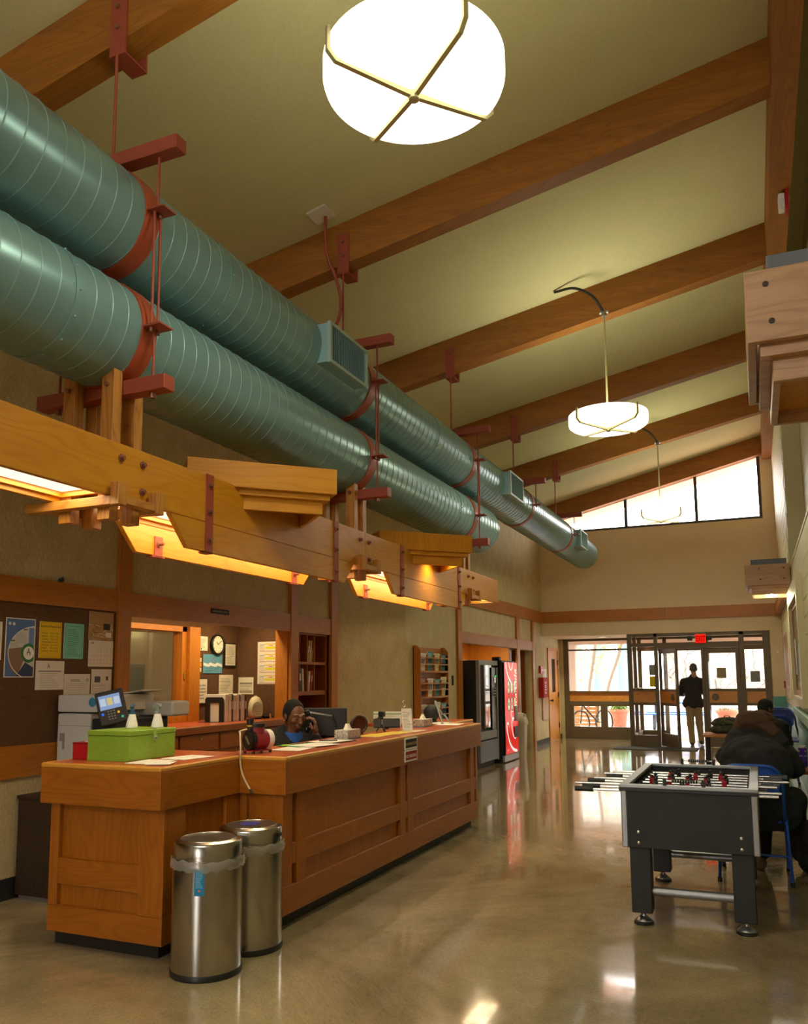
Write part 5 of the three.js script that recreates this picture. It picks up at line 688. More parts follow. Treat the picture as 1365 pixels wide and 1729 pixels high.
// things pinned in the alcove
{
  const X = -5.694, A = (name, lab, cat, w, h, mat, z, y, o = {}) => cardThing(name, lab, cat, w, h, mat, 'x', X + (o.t || 0.003) / 2, y, z, o);
  A('notice', 'white notice pinned left of the clock', 'notice', 0.21, 0.16, printMat(96, 96, (g, w, h) => { fillR(g, '#e8e2cc', 0, 0, w, h); lines(g, 14, 18, 66, 9, 7); fillR(g, '#2f6a3a', 40, 78, 10, 12); }), -7.5, 1.95);
  A('picture_frame', 'black framed list right of the clock', 'picture', 0.23, 0.28, printMat(96, 128, (g, w, h) => { fillR(g, '#1c1a17', 0, 0, w, h); fillR(g, '#d8d2bc', 7, 7, w - 14, h - 14); lines(g, 16, 22, 60, 12, 8); }), -8.03, 1.834, { t: 0.015, side: M.black });
  A('poster', 'blue sky poster under the clock', 'poster', 0.35, 0.215, printMat(192, 128, (g, w, h) => { fillR(g, '#5fa0bd', 0, 0, w, h); g.fillStyle = '#e2ecee'; for (let k = 0; k < 9; k++) { g.beginPath(); g.ellipse(k * 24, 66 + (k % 3) * 5, 22, 10, 0, 0, 7); g.fill(); } g.strokeStyle = '#b03848'; g.lineWidth = 3; g.beginPath(); g.ellipse(98, 40, 11, 16, 0, 0, 7); g.stroke(); lines(g, 24, 84, 150, 3, 10, '#43606e'); txt(g, 'A U T O', 20, 122, 16, '#23404e', 'left', 'serif', 'bold'); }), -7.71, 1.725);
  [['#e6e8ee', '#2a52b8'], ['#e8a020', '#d83020'], ['#e8dcc8', '#d89a20']].forEach(([a, b], k) => A('card_sticker', 'small payment card sticker, ' + ['top, blue and white', 'middle, red and orange', 'bottom, orange and white'][k], 'sticker', 0.075, 0.045, printMat(64, 40, (g, w, h) => { fillR(g, a, 0, 0, w, h); g.fillStyle = b; g.beginPath(); g.arc(24, 20, 14, 0, 7); g.fill(); }), -7.46, 1.765 - k * 0.054, { group: 'payment card stickers' }));
  A('help_notice', 'dark framed help desk notice in alcove', 'notice', 0.22, 0.285, printMat(96, 128, (g, w, h) => { fillR(g, '#2c2620', 0, 0, w, h); fillR(g, '#ddd6c6', 5, 5, w - 10, h - 10); ['Help desk', 'Attendant', 'is planned', 'to meet', 'services'].forEach((s, i) => txt(g, s, 14, 40 + i * 16, 13, '#222', 'left', 'serif', 'bold')); }), -7.5, 1.42, { t: 0.012, side: M.dark });
  A('paper_sheet', 'printed sheet above the bookend in alcove', 'paper', 0.27, 0.22, printMat(96, 96, (g, w, h) => { fillR(g, '#e2dcc4', 0, 0, w, h); lines(g, 10, 18, 70, 10, 7); }), -7.97, 1.49);
  cardThing('paper_sheet', 'table printout pinned on the alcove end wall', 'paper', 0.21, 0.2, printMat(96, 96, (g, w, h) => { fillR(g, '#e4dfca', 0, 0, w, h); fillR(g, '#8a8676', 8, 30, 80, 10); lines(g, 8, 46, 80, 4, 7); fillR(g, '#a09c8a', 8, 74, 80, 14); }), 'z', -5.57, 1.47, -8.196);
  cardThing('schedule', 'long four part yellow striped schedule on alcove wall', 'schedule', 0.29, 0.495, printMat(192, 384, (g, w, h) => { fillR(g, '#e6dcc8', 0, 0, w, h); for (let k = 0; k < 4; k++) { const y = k * 96; fillR(g, '#e0b030', 60, y + 18, 110, 8); fillR(g, '#d8d020', 70, y + 44, 90, 22); fillR(g, '#9aa4c0', 20, y + 24, 40, 8); fillR(g, '#c05858', 100, y + 32, 40, 6); lines(g, 16, y + 30, 50, 7, 8, '#9a948a'); fillR(g, '#b06a50', 20, y + 84, 150, 5); } }), 'z', -5.265, 1.737, -8.196);
  const c = thing('wall_clock', 'round black wall clock with white face in the alcove', 'clock'); const R = (g) => { g.rotateZ(-Math.PI / 2); return T(g, X, 1.945, -7.775); };
  part(c, 'case', R(lathe([[0, 0], [0.118, 0], [0.122, 0.02], [0.115, 0.035], [0.1, 0.03], [0.098, 0.02], [0, 0.02]], 40)), M.black); const [g, m] = card(0.196, 0.196, printMat(256, 256, (q, w, h) => { q.fillStyle = '#efe9d2'; q.fillRect(0, 0, w, h); for (let k = 0; k < 12; k++) { const a = k * Math.PI / 6; txt(q, String(k || 12), 128 + Math.sin(a) * 98, 138 - Math.cos(a) * 98, 26, '#222', 'center'); } }), 'x', 0.002); const fg = R(lathe([[0, 0.02], [0.098, 0.02], [0.098, 0.022], [0, 0.022]], 40)); part(c, 'face', fg, std('#efe9d2', 0.6));
  for (let k = 0; k < 12; k++) { const a = k * Math.PI / 6; part(c, 'hour_mark', T(new THREE.BoxGeometry(0.002, 0.014, 0.004), X + 0.023, 1.945 + Math.cos(a) * 0.083, -7.775 - Math.sin(a) * 0.083, a, 0, 0), M.black); }
  for (const [a, L] of [[-0.75, 0.045], [0.95, 0.07]]) part(c, 'hand', T(new THREE.BoxGeometry(0.002, L, 0.006), X + 0.0245, 1.945 + Math.cos(a) * L / 2, -7.775 - Math.sin(a) * L / 2, -a, 0, 0), M.black);
}
// ---------- posters on the brown board ----------
{
  const X = LW + 0.015, A = (name, lab, cat, z0, z1, y0, y1, mat, t = 0.003) => cardThing(name, lab, cat, Math.abs(z1 - z0), y1 - y0, mat, 'x', X, (y0 + y1) / 2, (z0 + z1) / 2, { t });
  const logo = (g, x, y, r, c = '#234') => { g.strokeStyle = c; g.lineWidth = r * 0.2; g.beginPath(); g.moveTo(x - r * 0.6, y + r); g.lineTo(x, y - r); g.lineTo(x + r * 0.6, y + r); g.moveTo(x - r * 0.7, y + r * 0.35); g.quadraticCurveTo(x, y - r * 0.2, x + r * 0.7, y + r * 0.4); g.stroke(); };
  A('poster', 'large blue poster with round green and white emblem', 'poster', -4.28, -4.545, 1.575, 2.01, printMat(320, 512, (g, w, h) => {
    fillR(g, '#e6e4e0', 0, 0, w, h); g.save(); g.beginPath(); g.rect(8, 8, w - 16, h - 16); g.clip(); fillR(g, '#5272a8', 8, 8, w, h); g.fillStyle = '#c9c6c0'; g.beginPath(); g.ellipse(w + 10, 300, 290, 230, 0, 0, 7); g.fill(); g.fillStyle = '#8a6f58'; g.beginPath(); g.moveTo(20, 270); g.lineTo(190, 250); g.lineTo(230, 310); g.lineTo(140, 500); g.lineTo(60, 440); g.fill(); g.fillStyle = '#35466a'; g.beginPath(); g.moveTo(220, 380); g.lineTo(w, 430); g.lineTo(w, h); g.lineTo(120, h); g.fill(); fillR(g, '#6d8cc0', 250, 80, 60, 150);
    g.strokeStyle = '#f2f0ec'; g.lineWidth = 7; g.beginPath(); g.ellipse(w + 10, 300, 295, 235, 0, 0, 7); g.stroke(); g.fillStyle = '#2f7a45'; g.beginPath(); g.arc(255, 300, 84, 0, 7); g.fill(); g.fillStyle = '#f0eeea'; g.beginPath(); g.arc(255, 300, 58, 0, 7); g.fill(); logo(g, 255, 290, 30); fillR(g, '#8a6a30', 190, 90, 44, 12); fillR(g, '#54733a', 60, 190, 44, 12); lines(g, 110, 130, 130, 8, 12, '#7d8590'); lines(g, 50, 216, 120, 4, 11, '#9a8a78'); g.fillStyle = '#e8e0d8'; g.beginPath(); g.arc(40, 50, 14, 0, 7); g.arc(84, 52, 14, 0, 7); g.fill(); g.restore(); }));
  A('notice', 'yellow Hours of Operation notice pinned on brown board', 'notice', -4.585, -4.8, 1.72, 2.0, printMat(256, 336, (g, w, h) => { fillR(g, '#e0b614', 0, 0, w, h); g.strokeStyle = '#8a7010'; g.strokeRect(16, 14, w - 32, h - 30); txt(g, 'Hours of Operation', w / 2, 52, 24, '#3a2e08', 'center', 'serif', 'bold'); ['Sunday', 'Monday', 'Tuesday', 'Wednesday', 'Thursday', 'Friday', 'Saturday'].forEach((s, i) => { txt(g, s, 26, 112 + i * 27, 17, '#4a3a0c', 'left', 'serif', 'bold'); txt(g, '8:00 to 10:00', 124, 112 + i * 27, 16, '#4a3a0c', 'left', 'serif'); }); }));
  A('notice', 'mint green notice pinned beside the yellow one', 'notice', -4.825, -5.03, 1.72, 2.0, printMat(256, 336, (g, w, h) => { fillR(g, '#7fc8b4', 0, 0, w, h); g.strokeStyle = '#3f7f70'; g.lineWidth = 3; g.strokeRect(24, 26, w - 48, h - 56); lines(g, 44, 60, 164, 13, 19, '#3c6a60', 4); }));
  const cal = thing('wall_calendar', 'open wall calendar with sepia photo pinned on board', 'calendar');
  { const [g, m] = card(0.275, 0.235, printMat(256, 224, (q, w, h) => { fillR(q, '#b08a58', 0, 0, w, h); for (let k = 0; k < 60; k++) { q.strokeStyle = ['#5a4028', '#d8c09a', '#7a5a38', '#e8dcc8'][k % 4]; q.lineWidth = 2 + (k % 4); q.beginPath(); const a = (k * 53) % 256, b = 90 + (k * 37) % 130; q.moveTo(a, b); q.lineTo(a + ((k * 29) % 80) - 40, b + ((k * 17) % 40) - 20); q.stroke(); } fillR(q, '#3a3226', 150, 90, 70, 50); fillR(q, '#e8e4dc', 176, 160, 60, 40); }), 'x'); const p = part(cal, 'photo_page', g, m); p.position.set(X, 1.995, -5.22); }
  { const [g, m] = card(0.275, 0.215, printMat(256, 224, (q, w, h) => { fillR(q, '#e8e0d4', 0, 0, w, h); txt(q, 'Jan', 20, 28, 22, '#444', 'left', 'serif', 'bold'); for (let r = 0; r < 5; r++) for (let c = 0; c < 7; c++) txt(q, String(r * 7 + c + 1), 18 + c * 34, 66 + r * 34, 12, '#776e66'); }), 'x'); const p = part(cal, 'month_page', g, m); p.position.set(X, 1.768, -5.225); }
  A('notice', 'white letter with A emblem under the yellow notice', 'notice', -4.565, -4.84, 1.48, 1.7, printMat(256, 220, (g, w, h) => { fillR(g, '#e4ded4', 0, 0, w, h); logo(g, 112, 40, 18, '#555'); fillR(g, '#444', 24, 76, w - 48, 6); lines(g, 40, 96, 170, 9, 13, '#8a857e'); }));
  A('notice', 'white letter partly hidden behind the copier', 'notice', -4.845, -5.115, 1.4, 1.6, printMat(256, 200, (g, w, h) => { fillR(g, '#e2dcd2', 0, 0, w, h); lines(g, 60, 44, 120, 2, 10, '#666', 4); lines(g, 14, 76, 220, 8, 14, '#a29c94'); g.strokeStyle = '#555'; g.lineWidth = 4; g.beginPath(); g.arc(226, 48, 10, 0, 7); g.stroke(); }));
  A('notice', 'white sheet with printer pictures above the copier', 'notice', -5.13, -5.355, 1.42, 1.64, printMat(224, 224, (g, w, h) => { fillR(g, '#e0dad0', 0, 0, w, h); fillR(g, '#5a5c60', 34, 60, 64, 50); fillR(g, '#5a5c60', 160, 60, 26, 34); lines(g, 12, 130, 190, 2, 10, '#a8705a'); lines(g, 12, 160, 190, 5, 12, '#a29c94'); }));
  A('notice', 'white notice cut by the left edge of picture', 'notice', -4.02, -4.25, 1.7, 1.975, printMat(128, 160, (g, w, h) => { fillR(g, '#e4ded2', 0, 0, w, h); fillR(g, '#8a4a50', 80, 60, 40, 30); lines(g, 10, 20, 100, 4, 9); lines(g, 10, 100, 100, 5, 9); }));
  single('blue_figure', 'tiny dark blue figurine on top of the oak rail', 'figurine', mg([T(new THREE.SphereGeometry(0.02, 10, 8), LW + 0.02, 2.334, -4.77, 0, 0, 0, V(1, 0.9, 1.3)), T(new THREE.ConeGeometry(0.012, 0.03, 8), LW + 0.02, 2.352, -4.785)]), std('#26304e', 0.6));
}
// ---------- foosball table ----------
{
  const t = thing('foosball_table', 'black foosball table with silver corners and chrome rods', 'foosball table');
  const x0 = -0.832, x1 = -0.036, z0 = -5.42, z1 = -6.78, yb = 0.478, yt = 0.845, blk = new THREE.MeshStandardMaterial({ map: wallTex([34, 34, 33], 95, 5), roughness: 0.55 }), sil = std('#9b9c9d', 0.4, 0.75);
  part(t, 'end_panel', bx(x0 + 0.02, x1 - 0.02, yb, yt, z0 - 0.025, z0, 0.004), blk); part(t, 'end_panel', bx(x0 + 0.02, x1 - 0.02, yb, yt, z1, z1 + 0.025, 0.004), blk); part(t, 'side_panel', bx(x0, x0 + 0.025, yb, yt, z1 + 0.02, z0 - 0.02, 0.004), blk); part(t, 'side_panel', bx(x1 - 0.025, x1, yb, yt, z1 + 0.02, z0 - 0.02, 0.004), blk);
  part(t, 'playfield', bx(x0 + 0.025, x1 - 0.025, 0.72, 0.735, z1 + 0.025, z0 - 0.025), std('#1d3a24', 0.4)); part(t, 'bottom', bx(x0 + 0.03, x1 - 0.03, yb, yb + 0.015, z1 + 0.03, z0 - 0.03), blk);
  for (const [x, s] of [[x0, 1], [x1, -1]]) for (const [z, q] of [[z0, -1], [z1, 1]]) part(t, 'corner_trim', bx(Math.min(x - s * 0.004, x + s * 0.034), Math.max(x - s * 0.004, x + s * 0.034), yb - 0.004, yt, Math.min(z - q * 0.004, z + q * 0.034), Math.max(z - q * 0.004, z + q * 0.034), 0.008), sil);
  part(t, 'top_rail', bx(x0 - 0.012, x1 + 0.012, yt, yt + 0.022, z0 - 0.045, z0 + 0.012, 0.005), sil); part(t, 'top_rail', bx(x0 - 0.012, x1 + 0.012, yt, yt + 0.022, z1 - 0.012, z1 + 0.045, 0.005), sil); part(t, 'top_rail', bx(x0 - 0.012, x0 + 0.045, yt, yt + 0.022, z1 + 0.045, z0 - 0.045, 0.005), sil); part(t, 'top_rail', bx(x1 - 0.045, x1 + 0.012, yt, yt + 0.022, z1 + 0.045, z0 - 0.045, 0.005), sil);
  part(t, 'rail_lip', bx(x0 - 0.012, x1 + 0.012, yt - 0.02, yt, z0 - 0.01, z0 + 0.012, 0.004), M.black);
  for (const [x, s] of [[x0 + 0.035, 1], [x1 - 0.035, -1]]) for (const z of [z0 - 0.03, z1 + 0.16]) {
    const a = Math.min(x, x + s * 0.125), b = Math.max(x, x + s * 0.125); const lg = part(t, 'leg', bx(a, b, 0.075, yb + 0.02, z - 0.13, z, 0.006), blk);
    const cx = (a + b) / 2, cz = z - 0.065; part(lg, 'leveler', lathe([[0, 0.014], [0.058, 0.014], [0.05, 0.026], [0.024, 0.045], [0.016, 0.05], [0.016, 0.08], [0, 0.08]], 28, cx, 0, cz), M.alu); part(lg, 'rubber_foot', lathe([[0, 0], [0.06, 0], [0.062, 0.008], [0.058, 0.015], [0, 0.015]], 28, cx, 0, cz), M.black);
  }
  part(t, 'stretcher', cyl(V(-0.672, 0.2, -5.52), V(-0.196, 0.2, -5.52), 0.027, 20), sil); part(t, 'stretcher', cyl(V(-0.672, 0.2, -6.69), V(-0.196, 0.2, -6.69), 0.027, 20), sil);
  for (const x of [-0.735, -0.135]) for (const y of [0.51, 0.575]) part(t, 'bolt', T(new THREE.SphereGeometry(0.011, 12, 8), x, y, z0 + 0.001, 0, 0, 0, V(1, 1, 0.5)), M.chrome);
  const kinds = [3, 2, 3, 5, 5, 3, 2, 3], teams = [0, 0, 1, 0, 1, 0, 1, 1], red = std('#b0141c', 0.35), bk = std('#16161a', 0.35), sh = [-0.1, -0.08, -0.16, -0.1, -0.08, -0.02, -0.06, -0.02];
  kinds.forEach((n, k) => {
    const z = -5.56 - k * 0.154, y = 0.808, d = sh[k], L = 0.62; const rod = part(t, 'rod', cyl(V(-0.434 + d - L, y, z), V(-0.434 + d + L, y, z), 0.0085, 12), M.chrome);
    const hx = teams[k] ? [0.5, 0.62] : [-0.62, -0.5]; part(rod, 'handle', mg([cyl(V(-0.434 + d + hx[0], y, z), V(-0.434 + d + hx[1], y, z), 0.017, 10)]), teams[k] ? std('#4a4c4e', 0.3) : M.black);
    for (const s of [-1, 1]) part(rod, 'bumper', cyl(V(s < 0 ? x0 + 0.03 : x1 - 0.06, y, z), V(s < 0 ? x0 + 0.06 : x1 - 0.03, y, z), 0.016, 12), M.black);
    for (let j = 0; j < n; j++) { const x = -0.434 + d * 0.4 + (j - (n - 1) / 2) * (n === 5 ? 0.118 : n === 3 ? 0.17 : 0.22); const c = teams[k] ? bk : red; const m = part(t, 'player', mg([bc(x, y + 0.004, z, 0.032, 0.056, 0.024, 0.006), T(new THREE.SphereGeometry(0.013, 10, 8), x, y + 0.042, z), bc(x, y - 0.04, z, 0.02, 0.03, 0.014, 0.004), bc(x, y - 0.06, z, 0.026, 0.018, 0.02, 0.004)]), c); if (!teams[k]) part(m, 'hair', T(new THREE.SphereGeometry(0.0135, 10, 6, 0, 7, 0, 1.5), x, y + 0.044, z), bk); }
  });
  for (const z of [z0 - 0.016, z1 + 0.016]) { for (const x of [-0.565, -0.335]) part(t, 'counter_post', bc(x, yt + 0.042, z, 0.022, 0.045, 0.016, 0.003), M.black); part(t, 'counter_rod', cyl(V(-0.565, yt + 0.05, z), V(-0.335, yt + 0.05, z), 0.004, 8), M.chrome); for (let k = 0; k < 10; k++) part(t, 'score_bead', cyl(V(-0.52 + k * 0.0155, yt + 0.05, z), V(-0.508 + k * 0.0155, yt + 0.05, z), 0.011, 10), M.black); }
}
// ---------- bodies from joined capsules ----------
// prim: [ax,ay,az, bx,by,bz, ra, rb] capsule or {e:[x,y,z], r:[rx,ry,rz]} ellipsoid; 'cut' removes
function sdfGeo(prims, cell = 0.014, k = 0.03) {
  const lo = [1e9, 1e9, 1e9], hi = [-1e9, -1e9, -1e9], bb = [];
  for (const p of prims) { const b = p.e ? [0, 1, 2].map((i) => [p.e[i] - p.r[i], p.e[i] + p.r[i]]) : [0, 1, 2].map((i) => [Math.min(p[i] - p[6], p[i + 3] - p[7]), Math.max(p[i] + p[6], p[i + 3] + p[7])]); bb.push(b); if (!p.cut) for (let i = 0; i < 3; i++) { lo[i] = Math.min(lo[i], b[i][0]); hi[i] = Math.max(hi[i], b[i][1]); } }
  const half = Math.max(hi[0] - lo[0], hi[1] - lo[1], hi[2] - lo[2]) / 2 + cell * 4, c = [0, 1, 2].map((i) => (lo[i] + hi[i]) / 2), n = Math.min(150, Math.ceil(2 * half / cell));
  const mc = new MarchingCubes(n, new THREE.MeshBasicMaterial(), false, false, 260000), f = new Float32Array(n * n * n).fill(9); const P = (i) => (i - n / 2) / (n / 2) * half;
  prims.forEach((p, q) => {
    const b = bb[q], r = [0, 1, 2].map((i) => [Math.max(0, Math.floor(((b[i][0] - k * 2.5 - c[i]) / half + 1) * n / 2)), Math.min(n - 1, Math.ceil(((b[i][1] + k * 2.5 - c[i]) / half + 1) * n / 2))]);
    let dx, dy, dz, L2; if (!p.e) { dx = p[3] - p[0]; dy = p[4] - p[1]; dz = p[5] - p[2]; L2 = dx * dx + dy * dy + dz * dz || 1e-9; }
    for (let z = r[2][0]; z <= r[2][1]; z++) for (let y = r[1][0]; y <= r[1][1]; y++) for (let x = r[0][0]; x <= r[0][1]; x++) {
      const X = P(x) + c[0], Y = P(y) + c[1], Z = P(z) + c[2]; let d;
      if (p.e) { let ux = X - p.e[0], uy = Y - p.e[1], uz = Z - p.e[2]; const s = Math.hypot(ux / p.r[0], uy / p.r[1], uz / p.r[2]), s2 = Math.hypot(ux / p.r[0] ** 2, uy / p.r[1] ** 2, uz / p.r[2] ** 2); d = s2 > 1e-9 ? s * (s - 1) / s2 : -Math.min(...p.r); }
      else { const h = Math.max(0, Math.min(1, ((X - p[0]) * dx + (Y - p[1]) * dy + (Z - p[2]) * dz) / L2)); d = Math.hypot(X - p[0] - dx * h, Y - p[1] - dy * h, Z - p[2] - dz * h) - (p[6] + (p[7] - p[6]) * h); }
      const i = x + y * n + z * n * n, o = f[i], kk = p.k || k;
      if (p.cut) { f[i] = Math.max(o, -d); continue; }
      const h = Math.max(kk - Math.abs(o - d), 0) / kk; f[i] = Math.min(o, d) - h * h * kk * 0.25;
    }
  });
  for (let i = 0; i < f.length; i++) mc.field[i] = -f[i];
  mc.isolation = 0; mc.update();
  const cnt = mc.count, g = new THREE.BufferGeometry(), pos = mc.positionArray.slice(0, cnt * 3); for (let i = 0; i < cnt * 3; i++) pos[i] = pos[i] * half + c[i % 3];
  g.setAttribute('position', new THREE.BufferAttribute(pos, 3)); let m = mergeVertices(g, cell * 0.02); m.computeVertexNormals(); return m;
}
const cap = (a, b, ra, rb = ra, o = {}) => Object.assign([...a, ...b, ra, rb], o);
const ell = (e, r, o = {}) => ({ e, r, ...o });
// head, face towards +z, chin near y = -0.115, crown near +0.115
function headGeo() {
  return sdfGeo([ell([0, 0.03, -0.012], [0.076, 0.09, 0.096]), ell([0, -0.03, 0.022], [0.062, 0.085, 0.07]), ell([0, -0.085, 0.04], [0.036, 0.03, 0.036]), ell([0, 0.005, 0.06], [0.056, 0.03, 0.034]), cap([0, 0.012, 0.092], [0, -0.028, 0.112], 0.009, 0.013, { k: 0.015 }), ell([-0.012, -0.032, 0.103], [0.01, 0.008, 0.01], { k: 0.01 }), ell([0.012, -0.032, 0.103], [0.01, 0.008, 0.01], { k: 0.01 }),
    ell([0, -0.058, 0.088], [0.024, 0.007, 0.014], { k: 0.008 }), ell([0, -0.07, 0.086], [0.021, 0.008, 0.014], { k: 0.008 }), cap([-0.045, 0.027, 0.078], [-0.014, 0.024, 0.094], 0.008, 0.008, { k: 0.012 }), cap([0.045, 0.027, 0.078], [0.014, 0.024, 0.094], 0.008, 0.008, { k: 0.012 }), ell([-0.045, -0.02, 0.07], [0.02, 0.016, 0.016]), ell([0.045, -0.02, 0.07], [0.02, 0.016, 0.016]),
    ell([-0.078, -0.008, -0.008], [0.011, 0.032, 0.02], { k: 0.008 }), ell([0.078, -0.008, -0.008], [0.011, 0.032, 0.02], { k: 0.008 }), cap([0, -0.05, -0.03], [0, -0.17, -0.045], 0.052, 0.058)], 0.0042, 0.02);
}
const HEAD = headGeo();
const headAt = (p, yaw, pitch, roll = 0, s = 1) => new THREE.Matrix4().compose(V(...p), new THREE.Quaternion().setFromEuler(new THREE.Euler(pitch, yaw, roll, 'YXZ')), V(s, s, s));
const gm = (g, m) => { const h = g.clone(); h.applyMatrix4(m); return h; };
function hand(m, pose = 'curl', s = 1) { // local: wrist at origin, fingers to +y, palm faces +z, thumb on side s
  const pr = [cap([0, 0, 0], [0, 0.03, 0.0], 0.022, 0.024), ell([0, 0.05, 0], [0.04, 0.048, 0.016])]; const ln = [0.036, 0.041, 0.038, 0.03], cu = pose === 'curl' ? 0.85 : 0.35;
  for (let k = 0; k < 4; k++) { const x = (k - 1.5) * 0.019 * s; let p = [x, 0.088, 0], a = 0.25; for (let j = 0; j < 3; j++) { const L = ln[k] * [1.05, 0.75, 0.6][j]; a += cu * [0.35, 0.8, 0.55][j]; const q = [p[0] + (k - 1.5) * 0.0015 * s, p[1] + Math.cos(a) * L, p[2] + Math.sin(a) * L]; pr.push(cap(p, q, 0.0098 - j * 0.0008, 0.009 - j * 0.0008, { k: 0.006 })); p = q; } }
  pr.push(cap([-0.03 * s, 0.025, 0.005], [-0.056 * s, 0.052, 0.02], 0.013, 0.0115, { k: 0.012 }), cap([-0.056 * s, 0.052, 0.02], [-0.058 * s, 0.085, 0.034], 0.011, 0.0095, { k: 0.006 }));
  return gm(sdfGeo(pr, 0.0035, 0.012), m);
}
const rumple = (g, a = 0.008, f = 9) => { const p = g.attributes.position, n = g.attributes.normal; for (let i = 0; i < p.count; i++) { const x = p.getX(i), y = p.getY(i), z = p.getZ(i); const d = noise.noise(x * f, y * f * 2.2, z * f) * a + noise.noise(x * f * 2.7, y * f * 4, z * f * 2.7) * a * 0.45; p.setXYZ(i, x + n.getX(i) * d, y + n.getY(i) * d, z + n.getZ(i) * d); } g.computeVertexNormals(); return g; };
const skin = (c) => std(c, 0.5), cloth = (c, z) => new THREE.MeshStandardMaterial({ map: wallTex(c, z, 6), roughness: 0.9 });
const EYE = (t, m, c) => { for (const s of [-1, 1]) { part(t, 'eye', gm(T(new THREE.SphereGeometry(0.0115, 14, 10), s * 0.031, 0.006, 0.0835), m), std('#d8d0c4', 0.3)); part(t, 'iris', gm(T(new THREE.SphereGeometry(0.0055, 10, 8), s * 0.031, 0.002, 0.0925), m), std('#1c120c', 0.2)); part(t, 'eyelid', gm(T(new THREE.SphereGeometry(0.0126, 14, 8, 0, 6.3, 0, 1.75), s * 0.031, 0.006, 0.0835, 0.5, 0, 0), m), c); part(t, 'eyebrow', gm(mg([cyl(V(s * 0.016, 0.032, 0.101), V(s * 0.048, 0.031, 0.0835), 0.0035, 6)]), m), std('#1a120e', 0.9)); } part(t, 'lips', gm(mg([T(new THREE.SphereGeometry(1, 16, 8), 0, -0.0585, 0.0925, 0, 0, 0, V(0.0225, 0.0055, 0.0105)), T(new THREE.SphereGeometry(1, 16, 8), 0, -0.0695, 0.0915, 0, 0, 0, V(0.019, 0.0065, 0.0095))]), m), std('#7a4038', 0.45)); };
